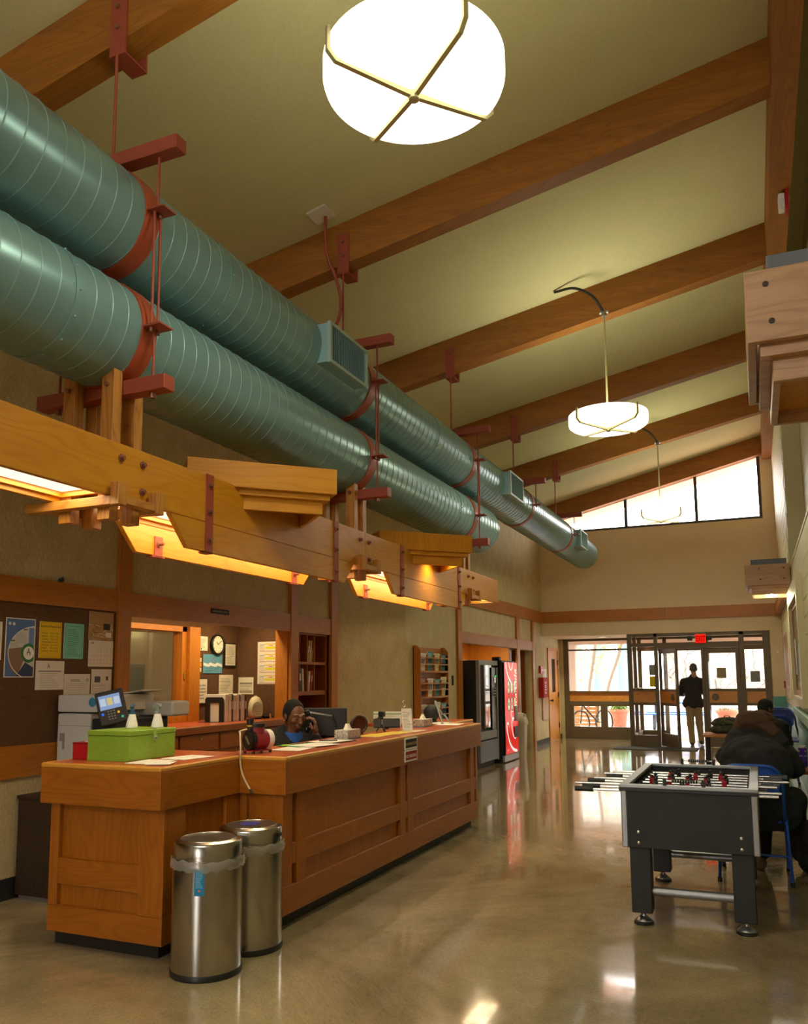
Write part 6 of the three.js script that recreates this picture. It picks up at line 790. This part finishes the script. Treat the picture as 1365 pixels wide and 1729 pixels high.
// clerk on the telephone
{
  const t = thing('person', 'clerk in black jacket and blue shirt talking on phone behind counter', 'person'), sk = skin('#6e4630'), H = [-3.53, 1.245, -5.9], hm = headAt(H, 1.08, 0.26, 0.05, 1.02), f = V(Math.sin(0.95), 0, Math.cos(0.95)), r = V(f.z, 0, -f.x);
  const at = (fw, up, sd) => [H[0] + f.x * fw + r.x * -sd, up, H[2] + f.z * fw + r.z * -sd]; // sd > 0 is his left
  const lw = at(0.13, 1.12, -0.14), el = at(0.12, 0.86, -0.27);
  const hnd = V(-3.378, 1.095, -5.985); // left hand at the ear
  const hm2 = new THREE.Matrix4().compose(hnd, new THREE.Quaternion().setFromEuler(new THREE.Euler(0.0, -1.17, -0.05, 'YXZ')), V(1, 1, 1));
  const elb = [-3.36, 0.95, -6.1];
  const body = mg([gm(HEAD, hm), hand(hm2, 'curl', -1), sdfGeo([cap(at(-0.07, 0.7, 0), at(-0.07, 0.98, 0), 0.11, 0.11), cap(at(-0.06, 1.03, 0), at(-0.01, 1.16, 0), 0.06, 0.055), cap(elb, [hnd.x, hnd.y, hnd.z], 0.036, 0.026)], 0.014, 0.04)]);
  part(t, 'body', body, sk); EYE(t, hm, sk);
  part(t, 'hair', gm(sdfGeo([ell([0, 0.04, -0.018], [0.08, 0.092, 0.1]), ell([0, 0.0, -0.03], [0.079, 0.07, 0.082]), ell([0, 0.028, 0.098], [0.076, 0.088, 0.085], { cut: 1 }), ell([0, -0.13, -0.02], [0.12, 0.08, 0.12], { cut: 1 })], 0.005, 0.02), hm), std('#15100d', 0.95));
  part(t, 'shirt', sdfGeo([cap(at(-0.045, 0.8, 0), at(-0.045, 1.03, 0), 0.135, 0.1), ell(at(-0.05, 1.09, 0), [0.078, 0.035, 0.078])], 0.014, 0.03), std('#1f4f9c', 0.85));
  const jk = cloth([30, 28, 27], 101);
  part(t, 'jacket', rumple(sdfGeo([cap(at(-0.08, 0.6, 0.0), at(-0.08, 0.92, 0), 0.175, 0.17), cap(at(-0.1, 1.055, -0.15), at(-0.1, 1.055, 0.15), 0.072, 0.072), cap(at(-0.08, 0.98, -0.1), at(-0.08, 0.98, 0.1), 0.13, 0.13), cap(at(-0.1, 1.04, -0.2), at(-0.04, 0.8, -0.27), 0.075, 0.06), cap(at(-0.04, 0.8, -0.27), at(0.2, 0.8, -0.19), 0.058, 0.045), cap(at(-0.1, 1.04, 0.2), elb, 0.075, 0.06), cap(elb, [-3.375, 1.04, -6.01], 0.056, 0.042), cap(at(-0.1, 1.11, -0.055), at(-0.1, 1.11, 0.055), 0.062, 0.062), cap(at(0.075, 1.15, 0), at(0.09, 0.95, 0), 0.062, 0.012, { cut: 1 })], 0.012, 0.04), 0.008, 12), jk);
  part(t, 'earring', gm(T(new THREE.SphereGeometry(0.006, 10, 8), -0.087, -0.036, -0.004), hm), M.chrome);
  part(t, 'watch', T(new THREE.TorusGeometry(0.031, 0.007, 8, 24), -3.378, 1.085, -5.99, 1.5, 0, 0.1), M.dark);
  const trs = cloth([34, 32, 36], 103); part(t, 'trousers', sdfGeo([cap(at(-0.03, 0.5, -0.09), at(0.38, 0.52, -0.12), 0.1, 0.07), cap(at(-0.03, 0.5, 0.09), at(0.38, 0.52, 0.12), 0.1, 0.07), cap(at(0.38, 0.52, -0.12), at(0.38, 0.1, -0.12), 0.065, 0.05), cap(at(0.38, 0.52, 0.12), at(0.38, 0.1, 0.12), 0.065, 0.05), cap(at(-0.04, 0.5, -0.05), at(-0.04, 0.6, 0.05), 0.14, 0.14)], 0.016, 0.04), trs);
  for (const s of [-0.12, 0.12]) { const a = at(0.36, 0.05, s), b = at(0.5, 0.04, s); part(t, 'shoe', sdfGeo([cap(a, b, 0.05, 0.038), cap([a[0], a[1] + 0.05, a[2]], a, 0.048, 0.045)], 0.009, 0.02), M.black); }
  const ph = thing('telephone_handset', 'black phone handset held at the clerk\'s ear', 'telephone'); part(ph, 'grip', tube([V(-3.437, 1.275, -5.965), V(-3.418, 1.235, -5.972), V(-3.408, 1.18, -5.972), V(-3.42, 1.135, -5.945)], 0.014, 20, 10), M.blackgloss); part(ph, 'earpiece', T(new THREE.SphereGeometry(0.024, 14, 10), -3.442, 1.272, -5.96, 0, 0, 0, V(0.7, 1, 1)), M.blackgloss); part(ph, 'mouthpiece', T(new THREE.SphereGeometry(0.026, 14, 10), -3.428, 1.13, -5.935, 0, 0, 0, V(0.8, 1, 1)), M.blackgloss);
  // his chair
  const c = thing('office_chair', 'black office chair under the clerk', 'chair'), p = at(-0.05, 0, 0); part(c, 'seat', bc(p[0], 0.4, p[2], 0.46, 0.07, 0.46, 0.03), M.dark); part(c, 'column', cyl(V(p[0], 0.08, p[2]), V(p[0], 0.37, p[2]), 0.03, 14), M.dark); part(c, 'backrest', T(new RoundedBoxGeometry(0.42, 0.5, 0.06, 2, 0.028), ...at(-0.3, 0.82, 0), 0, 0.95, 0), M.dark); part(c, 'back_stem', cyl(V(...at(-0.2, 0.4, 0)), V(...at(-0.31, 0.65, 0)), 0.02, 8), M.dark); for (let k = 0; k < 5; k++) { const a = k * 1.2566; const lg = part(c, 'leg', cyl(V(p[0], 0.09, p[2]), V(p[0] + Math.cos(a) * 0.28, 0.06, p[2] + Math.sin(a) * 0.28), 0.02, 8), M.dark); part(lg, 'caster', T(new THREE.SphereGeometry(0.028, 10, 8), p[0] + Math.cos(a) * 0.28, 0.028, p[2] + Math.sin(a) * 0.28), M.black); }
  const c2 = thing('staff_chair', 'grey backed chair standing beside the monitor', 'chair'), q = [-3.95, -6.9]; part(c2, 'backrest', T(new RoundedBoxGeometry(0.44, 0.42, 0.05, 3, 0.024), q[0], 0.92, q[1], 0, 0.7, 0), std('#55565a', 0.7)); part(c2, 'rim', T(new THREE.TorusGeometry(0.2, 0.016, 8, 36), q[0] + 0.02, 0.94, q[1] + 0.02, 0, 0.7, 0, V(1.1, 1.03, 1)), std('#8a8b8c', 0.4, 0.4)); part(c2, 'seat', bc(q[0] + 0.17, 0.46, q[1] + 0.18, 0.44, 0.06, 0.44, 0.02), std('#44454a', 0.8)); part(c2, 'support', cyl(V(q[0], 0.72, q[1]), V(q[0] + 0.1, 0.45, q[1] + 0.1), 0.02, 8), M.dark); for (const [a, b] of [[-0.02, -0.02], [0.36, -0.02], [-0.02, 0.36], [0.36, 0.36]]) part(c2, 'leg', cyl(V(q[0] + a, 0, q[1] + b), V(q[0] + a, 0.44, q[1] + b), 0.014, 8), M.alu);
}
// man walking out through the open door (seen from behind)
{
  const t = thing('person', 'man in dark jacket and khaki trousers walking out the door', 'person'), x = -1.33, z = -19.55, hm = headAt([x + 0.03, 1.695, z], Math.PI + 0.15, 0.05, 0, 1.0);
  const body = mg([gm(HEAD, hm), sdfGeo([cap([x + 0.03, 1.45, z + 0.02], [x + 0.03, 1.6, z + 0.02], 0.062, 0.055), cap([x, 0.95, z], [x + 0.01, 1.33, z], 0.11, 0.11)], 0.014, 0.04), hand(new THREE.Matrix4().compose(V(x - 0.22, 1.12, z - 0.24), new THREE.Quaternion().setFromEuler(new THREE.Euler(-1.4, 0.3, 0, 'YXZ')), V(1, 1, 1))), hand(new THREE.Matrix4().compose(V(x + 0.24, 1.08, z - 0.2), new THREE.Quaternion().setFromEuler(new THREE.Euler(-1.5, -0.3, 0, 'YXZ')), V(1, 1, 1)), 'curl', -1)]);
  part(t, 'body', body, skin('#a07458')); part(t, 'hair', gm(sdfGeo([ell([0, 0.04, -0.016], [0.08, 0.09, 0.1]), ell([0, 0.0, -0.04], [0.078, 0.075, 0.07]), ell([0, -0.02, 0.09], [0.085, 0.075, 0.075], { cut: 1 }), ell([0, -0.14, 0.0], [0.12, 0.075, 0.14], { cut: 1 })], 0.006, 0.02), hm), std('#56504a', 0.9));
  part(t, 'jacket', rumple(sdfGeo([cap([x, 0.98, z], [x, 1.2, z], 0.18, 0.175), cap([x - 0.1, 1.3, z], [x + 0.1, 1.3, z], 0.13, 0.13), cap([x - 0.17, 1.405, z + 0.01], [x + 0.18, 1.41, z + 0.01], 0.07, 0.07), cap([x + 0.02, 1.5, z + 0.02], [x - 0.13, 1.42, z + 0.01], 0.06, 0.07), cap([x + 0.02, 1.5, z + 0.02], [x + 0.15, 1.42, z + 0.01], 0.06, 0.07), cap([x - 0.2, 1.39, z + 0.01], [x - 0.28, 1.15, z], 0.075, 0.062), cap([x - 0.29, 1.15, z], [x - 0.23, 1.12, z - 0.22], 0.058, 0.046), cap([x + 0.21, 1.39, z + 0.01], [x + 0.27, 1.14, z], 0.075, 0.062), cap([x + 0.28, 1.14, z], [x + 0.25, 1.08, z - 0.18], 0.058, 0.046), cap([x + 0.01, 1.48, z + 0.03], [x + 0.03, 1.53, z + 0.03], 0.07, 0.066), cap([x - 0.12, 0.93, z], [x + 0.12, 0.93, z], 0.12, 0.12)], 0.015, 0.05), 0.01, 10), cloth([44, 42, 42], 105));
  part(t, 'trousers', sdfGeo([cap([x - 0.06, 0.92, z], [x + 0.06, 0.92, z], 0.13, 0.13), cap([x - 0.09, 0.88, z], [x - 0.08, 0.48, z + 0.03], 0.095, 0.075), cap([x - 0.08, 0.48, z + 0.03], [x - 0.06, 0.08, z + 0.06], 0.074, 0.062), cap([x + 0.09, 0.88, z], [x + 0.1, 0.48, z - 0.08], 0.095, 0.075), cap([x + 0.1, 0.48, z - 0.08], [x + 0.13, 0.1, z - 0.02], 0.074, 0.06)], 0.014, 0.045), cloth([150, 128, 92], 107));
  part(t, 'shoe', sdfGeo([cap([x - 0.06, 0.045, z + 0.08], [x - 0.07, 0.04, z - 0.1], 0.045, 0.04)], 0.009, 0.02), std('#4a3424', 0.6)); part(t, 'shoe', sdfGeo([cap([x + 0.13, 0.07, z + 0.02], [x + 0.14, 0.045, z - 0.16], 0.045, 0.04)], 0.009, 0.02), std('#4a3424', 0.6));
}
// folding chair, facing -z, seat front away from the viewer
function foldingChair(label, x, z, turn, c = '#1f55b8') {
  const t = thing('folding_chair', label, 'chair', 'blue folding chairs'), m = std(c, 0.38, 0.15); t.position.set(x, 0, z); t.rotation.y = turn;
  for (const s of [-1, 1]) {
    part(t, 'back_frame', tube([V(s * 0.24, 0.0, -0.48), V(s * 0.235, 0.25, -0.3), V(s * 0.228, 0.44, -0.12), V(s * 0.225, 0.62, -0.03), V(s * 0.215, 0.78, 0.0), V(s * 0.16, 0.85, 0.01), V(s * 0.0, 0.865, 0.01)], 0.0125, 50, 10), m);
    part(t, 'rear_leg', cyl(V(s * 0.25, 0.02, 0.06), V(s * 0.238, 0.44, -0.13), 0.0125, 12), m); part(t, 'foot_cap', cyl(V(s * 0.2502, 0, 0.066), V(s * 0.25, 0.03, 0.055), 0.017, 12), M.black); part(t, 'foot_cap', cyl(V(s * 0.24, 0, -0.482), V(s * 0.24, 0.03, -0.46), 0.017, 12), M.black); part(t, 'hinge', bc(s * 0.235, 0.44, -0.13, 0.03, 0.06, 0.05, 0.008), m);
  }
  part(t, 'backrest', ext([[-0.2, 0.66], [-0.17, 0.62], [0.17, 0.62], [0.2, 0.66], [0.21, 0.78], [0.15, 0.84], [0, 0.855], [-0.15, 0.84], [-0.21, 0.78]], 'xy', -0.015, 0.0, [], 0.004), m); part(t, 'seat', T(new RoundedBoxGeometry(0.42, 0.025, 0.4, 2, 0.011), 0, 0.445, -0.3, 0.04, 0, 0), m); part(t, 'crossbar', cyl(V(-0.245, 0.2, -0.02), V(0.245, 0.2, -0.02), 0.009, 10), m);
  return t;
}
foldingChair('blue folding chair occupied by the man beside the foosball table', -0.085, -6.87, 0.0);
// man bent over the table, seen from behind
{
  const t = thing('person', 'seated man in black coat with brown hood bent over table', 'person'), x = -0.03, z = -7.15, hm = headAt([x - 0.02, 1.1, z - 0.46], Math.PI, 0.95, 0, 1);
  part(t, 'body', mg([gm(HEAD, hm), sdfGeo([cap([x, 0.55, z], [x, 0.9, z - 0.2], 0.12, 0.14), cap([x, 0.98, z - 0.28], [x - 0.01, 1.05, z - 0.42], 0.06, 0.055)], 0.015, 0.04), hand(new THREE.Matrix4().compose(V(x + 0.12, 0.775, z - 0.72), new THREE.Quaternion().setFromEuler(new THREE.Euler(-1.5, 0.5, 0, 'YXZ')), V(1, 1, 1)), 'curl'), hand(new THREE.Matrix4().compose(V(x - 0.1, 0.775, z - 0.74), new THREE.Quaternion().setFromEuler(new THREE.Euler(-1.5, -0.5, 0, 'YXZ')), V(1, 1, 1)), 'curl', -1)]), skin('#8a6248'));
  part(t, 'hair', gm(sdfGeo([ell([0, 0.035, -0.014], [0.083, 0.095, 0.103]), ell([0, -0.03, 0.1], [0.075, 0.08, 0.07], { cut: 1 })], 0.007, 0.02), hm), std('#3a2a1e', 0.95));
  part(t, 'coat', rumple(sdfGeo([cap([x, 0.56, z + 0.03], [x + 0.01, 0.8, z - 0.08], 0.21, 0.215), ell([x - 0.02, 0.84, z - 0.16], [0.27, 0.22, 0.2]), cap([x - 0.11, 1.03, z - 0.32], [x + 0.11, 1.03, z - 0.32], 0.085, 0.085), cap([x - 0.13, 1.0, z - 0.32], [x - 0.22, 0.86, z - 0.38], 0.1, 0.09), cap([x - 0.22, 0.86, z - 0.38], [x - 0.12, 0.81, z - 0.68], 0.075, 0.055), cap([x + 0.13, 1.0, z - 0.32], [x + 0.26, 0.8, z - 0.4], 0.1, 0.085), cap([x + 0.26, 0.8, z - 0.4], [x + 0.13, 0.81, z - 0.68], 0.08, 0.055), cap([x - 0.12, 0.5, z + 0.05], [x + 0.16, 0.5, z + 0.04], 0.14, 0.14)], 0.015, 0.07), 0.02, 7), cloth([40, 39, 40], 111));
  part(t, 'hood', rumple(sdfGeo([cap([x - 0.13, 1.1, z - 0.32], [x - 0.07, 1.17, z - 0.32], 0.05, 0.066), cap([x - 0.07, 1.17, z - 0.32], [x + 0.05, 1.18, z - 0.32], 0.07, 0.07), cap([x + 0.05, 1.18, z - 0.32], [x + 0.13, 1.09, z - 0.28], 0.068, 0.05), cap([x - 0.06, 1.15, z - 0.42], [x + 0.06, 1.15, z - 0.42], 0.1, 0.1)], 0.012, 0.04), 0.014, 12), cloth([84, 60, 40], 113));
  part(t, 'trousers', sdfGeo([cap([x - 0.11, 0.53, z], [x + 0.03, 0.54, z - 0.36], 0.125, 0.085), cap([x + 0.03, 0.54, z - 0.36], [x + 0.0, 0.14, z - 0.2], 0.082, 0.065), cap([x + 0.16, 0.53, z - 0.02], [x + 0.25, 0.54, z - 0.3], 0.13, 0.1), cap([x + 0.25, 0.54, z - 0.3], [x + 0.28, 0.12, z - 0.3], 0.09, 0.065), cap([x - 0.08, 0.53, z + 0.02], [x + 0.14, 0.53, z + 0.02], 0.14, 0.14)], 0.015, 0.045), cloth([46, 38, 33], 115));
  part(t, 'shoe', sdfGeo([cap([x - 0.02, 0.055, z - 0.16], [x - 0.03, 0.045, z - 0.36], 0.05, 0.042)], 0.009, 0.02), std('#7a5a44', 0.7)); part(t, 'shoe', sdfGeo([cap([x + 0.32, 0.055, z - 0.26], [x + 0.34, 0.045, z - 0.46], 0.05, 0.042)], 0.009, 0.02), std('#6a4e3c', 0.7));
}
{ // his table
  const t = thing('folding_table', 'wood topped table at right wall under the seated man\'s arms', 'table'); part(t, 'tabletop', W(bx(-0.32, 0.53, 0.715, 0.745, -8.5, -7.72, 0.006), 'x'), M.counter);
  for (const [x, z] of [[-0.26, -8.44], [0.46, -8.44]]) part(t, 'leg', cyl(V(x, 0, z), V(x, 0.715, z), 0.018, 10), M.alu); part(t, 'leg', cyl(V(-0.26, 0, -7.8), V(-0.26, 0.715, -7.8), 0.018, 10), M.alu); part(t, 'leg', cyl(V(0.36, 0.3, -7.78), V(0.5, 0.72, -7.9), 0.016, 10), M.alu); part(t, 'leg', cyl(V(0.36, 0.3, -7.78), V(0.36, 0, -7.78), 0.016, 10), M.alu);
}
{ const t = thing('drink_can', 'tall purple drink can standing on the table', 'can'), x = 0.335, z = -8.0, y = 0.746; const m = printMat(512, 256, (g, w, h) => { fillR(g, '#4a2fa0', 0, 0, w, h); fillR(g, '#3b2488', 0, 190, w, 66); for (let k = 0; k < 4; k++) { txt(g, 'ARIZONA', 20 + k * 128, 120, 26, '#e8e0f2', 'left', 'serif', 'italic bold'); g.fillStyle = '#d8b848'; g.beginPath(); g.arc(50 + k * 128, 46, 17, 0, 7); g.fill(); g.fillStyle = '#3f7a3a'; g.fillRect(30 + k * 128, 150, 60, 12); } }, { roughness: 0.3, metalness: 0.3 }); part(t, 'body', new THREE.CylinderGeometry(0.036, 0.036, 0.16, 32, 1, true).translate(x, y + 0.092, z), m); part(t, 'base', lathe([[0, 0], [0.026, 0], [0.036, 0.012]], 32, x, y, z), M.alu); part(t, 'top', lathe([[0.036, 0.172], [0.03, 0.184], [0.031, 0.188], [0.027, 0.188], [0.026, 0.183], [0, 0.183]], 32, x, y, z), M.alu); }
function backpack(label, x, y, z, s, c, turn, zz) {
  const t = thing('backpack', label, 'backpack'), m = new THREE.MeshStandardMaterial({ map: c, roughness: 0.9 }), q = (g) => T(g, x, y, z, 0, turn, 0, s); void zz;
  part(t, 'sack', q(uvm(sdfGeo([cap([-0.1, 0.1, 0], [0.1, 0.1, 0], 0.1, 0.1), cap([-0.08, 0.28, 0], [0.08, 0.28, 0.0], 0.095, 0.09), ell([0, 0.38, -0.01], [0.13, 0.07, 0.08])], 0.014, 0.06), 'y', 0.4, 0.4)), m); part(t, 'front_pocket', q(uvm(sdfGeo([cap([-0.07, 0.1, 0.1], [0.07, 0.1, 0.1], 0.06, 0.06), cap([-0.05, 0.18, 0.095], [0.05, 0.18, 0.095], 0.045, 0.045)], 0.012, 0.04), 'y', 0.4, 0.4)), m);
  for (const k of [-1, 1]) part(t, 'strap', q(tube([V(k * 0.06, 0.4, -0.06), V(k * 0.1, 0.3, -0.14), V(k * 0.11, 0.15, -0.15), V(k * 0.1, 0.03, -0.09)], 0.014, 20, 6)), M.black); part(t, 'carry_loop', q(tube([V(-0.03, 0.43, -0.03), V(-0.02, 0.48, -0.03), V(0.02, 0.48, -0.03), V(0.03, 0.43, -0.03)], 0.008, 14, 6)), M.black); part(t, 'zip_cord', q(tube([V(0.09, 0.34, 0.09), V(0.11, 0.22, 0.12), V(0.08, 0.1, 0.16), V(0.12, 0.02, 0.13)], 0.006, 16, 5)), std('#b8c0c0', 0.6));
}
const plain = dataTex(64, 64, (u, v) => { const n = tn(u, v, 30, 30, 121) * 12; return [34 + n, 33 + n, 34 + n]; }), camo = dataTex(128, 128, (u, v) => { const n = tn(u, v, 9, 9, 123) + tn(u, v, 22, 22, 125) * 0.5; return n > 0.15 ? [60, 62, 44] : n < -0.2 ? [88, 84, 62] : [42, 46, 36]; });
backpack('black backpack on the floor beside the seated man', 0.40, 0, -7.36, 0.95, plain, 0.5); backpack('camouflage backpack lying on the brown table behind seated man', -0.4, 0.75, -12.25, V(1.25, 0.5, 0.8), camo, 0.2);
// ---------- second table with the capped man ----------
{ const t = thing('side_table', 'small brown table with camouflage backpack by right wall', 'table'); part(t, 'tabletop', W(bx(-0.72, -0.12, 0.715, 0.748, -12.55, -11.95, 0.006), 'x'), M.rail); for (const [x, z] of [[-0.67, -12.0], [-0.17, -12.0], [-0.67, -12.5], [-0.17, -12.5]]) part(t, 'leg', cyl(V(x, 0, z), V(x, 0.715, z), 0.02, 10), M.dark); }
{
  const t = thing('person', 'seated man in black knit cap and dark jacket, far right', 'person'), x = 0.1, z = -12.4, hm = headAt([x, 1.09, z], 2.2, 0.2, 0, 1);
  part(t, 'body', mg([gm(HEAD, hm), sdfGeo([cap([x, 0.5, z + 0.02], [x, 0.85, z + 0.02], 0.13, 0.13), cap([x, 0.88, z], [x, 1.0, z], 0.06, 0.055)], 0.016, 0.04), hand(new THREE.Matrix4().compose(V(x + 0.22, 0.6, z - 0.3), new THREE.Quaternion().setFromEuler(new THREE.Euler(-1.5, 0, 0, 'YXZ')), V(1, 1, 1))), hand(new THREE.Matrix4().compose(V(x - 0.15, 0.6, z - 0.3), new THREE.Quaternion().setFromEuler(new THREE.Euler(-1.5, 0, 0, 'YXZ')), V(1, 1, 1)), 'curl', -1)]), skin('#6a4836')); EYE(t, hm, skin('#6a4836'));
  part(t, 'cap', gm(sdfGeo([ell([0, 0.04, -0.016], [0.086, 0.096, 0.106]), ell([0, 0.0, -0.04], [0.083, 0.08, 0.08]), ell([0, -0.045, 0.08], [0.09, 0.075, 0.085], { cut: 1 }), ell([0, -0.15, 0.0], [0.14, 0.08, 0.14], { cut: 1 })], 0.006, 0.02), hm), cloth([26, 24, 24], 131));
  part(t, 'jacket', rumple(sdfGeo([cap([x, 0.5, z + 0.02], [x, 0.78, z + 0.02], 0.17, 0.18), cap([x - 0.16, 0.86, z + 0.01], [x + 0.16, 0.86, z + 0.01], 0.09, 0.09), cap([x + 0.2, 0.84, z], [x + 0.25, 0.62, z - 0.05], 0.075, 0.06), cap([x + 0.25, 0.62, z - 0.05], [x + 0.22, 0.6, z - 0.28], 0.056, 0.045), cap([x - 0.2, 0.84, z], [x - 0.22, 0.62, z - 0.05], 0.075, 0.06), cap([x - 0.22, 0.62, z - 0.05], [x - 0.15, 0.6, z - 0.28], 0.056, 0.045), cap([x - 0.05, 0.93, z + 0.01], [x + 0.05, 0.93, z + 0.01], 0.07, 0.07)], 0.016, 0.05), 0.01, 10), cloth([34, 30, 28], 133));
  part(t, 'trousers', sdfGeo([cap([x - 0.1, 0.5, z], [x - 0.12, 0.52, z - 0.42], 0.1, 0.075), cap([x - 0.12, 0.52, z - 0.42], [x - 0.12, 0.1, z - 0.4], 0.07, 0.055), cap([x + 0.1, 0.5, z], [x + 0.14, 0.52, z - 0.42], 0.1, 0.075), cap([x + 0.14, 0.52, z - 0.42], [x + 0.14, 0.1, z - 0.4], 0.07, 0.055)], 0.016, 0.04), cloth([52, 50, 52], 135));
  for (const s of [-0.12, 0.14]) part(t, 'shoe', sdfGeo([cap([x + s, 0.05, z - 0.38], [x + s, 0.045, z - 0.54], 0.048, 0.04)], 0.01, 0.02), M.black);
}
foldingChair('blue folding chair behind the man in the knit cap', 0.2, -12.95, 0.5, '#2448a0').scale.setScalar(1.12); foldingChair('empty blue folding chair by the teal right wall', 0.27, -14.1, -0.5, '#2a3f86').scale.setScalar(1.2);
// ---------- windows in the right wall ----------
[[-17.5, -15.3, 'far right wall window with oak slats', 1], [-13.35, -10.6, 'near right wall window with dark glass and posters', 0]].forEach(([za, zb, lab, slats], i) => {
  const w = struct('window_' + (7 + i), null, null, lab), x = RW - (slats ? 0.03 : 0.075), xo = RW + 0.02, y0 = 1.16, y1 = slats ? 2.52 : 2.74, f = 0.22; const cr = M.cream;
  part(w, 'surround', mg([bx(x, xo, y1 - f, y1, za, zb), bx(x, xo, y0, y0 + 0.1, za, zb), bx(x, xo, y0 + 0.1, y1 - f, za, za + f), bx(x, xo, y0 + 0.1, y1 - f, zb - f, zb)]), cr); part(w, 'glass', bx(RW - 0.02, RW - 0.015, y0 + 0.1, y1 - f, za + f, zb - f), std('#3a3a34', 0.08)); part(w, 'wood_frame', W(mg([bx(RW - 0.03, RW - 0.01, y1 - f - 0.06, y1 - f, za + f, zb - f), bx(RW - 0.03, RW - 0.01, y0 + 0.1, y0 + 0.18, za + f, zb - f), bx(RW - 0.03, RW - 0.01, y0 + 0.1, y1 - f, za + f, za + f + 0.06)]), 'y'), M.rail);
  if (slats) for (let k = 0; k < 10; k++) part(w, 'slat', W(bx(RW - 0.028, RW - 0.012, y0 + 0.12, y1 - f - 0.02, za + f + 0.1 + k * 0.165, za + f + 0.2 + k * 0.165), 'y'), M.rail);
  else [[za + f + 0.15, 0.34, 1.8], [za + f + 0.7, 0.4, 1.7]].forEach(([z, wd, y], k) => { const [g, m] = card(wd, 0.5, printMat(64, 96, (q, a, b) => { fillR(q, k ? '#6a6a64' : '#b8b8b0', 0, 0, a, b); lines(q, 8, 14, 46, 8, 9); }), 'x'); g.rotateY(Math.PI); const p = part(w, 'pinned_sheet', g, m); p.position.set(RW - 0.024, y, z + wd / 2); });
});
single('wall_bench', 'pale teal ledge box along the right wall by table', 'ledge', mg([bx(0.47, RW - 0.01, 0.98, 1.09, -13.2, -8.6, 0.008)]), std('#9cc0b8', 0.5));
single('door_chime', 'small white box high on wall right of entrance', 'sensor', bx(0.41, 0.47, 1.98, 2.06, ZF, ZF + 0.04, 0.006), M.white); { const t = thing('fire_pull', 'small red fire pull station on right wall corner', 'fire alarm'); part(t, 'box', bx(RW - 0.045, RW - 0.008, 1.28, 1.42, -18.6, -18.48, 0.006), M.red); part(t, 'lever', bx(RW - 0.055, RW - 0.045, 1.33, 1.36, -18.58, -18.5), M.white); }
scene.traverse((o) => { if (o.isMesh) { o.castShadow = true; o.receiveShadow = true; } if (o.isLight) o.castShadow = true; });
renderer.render(scene, camera);
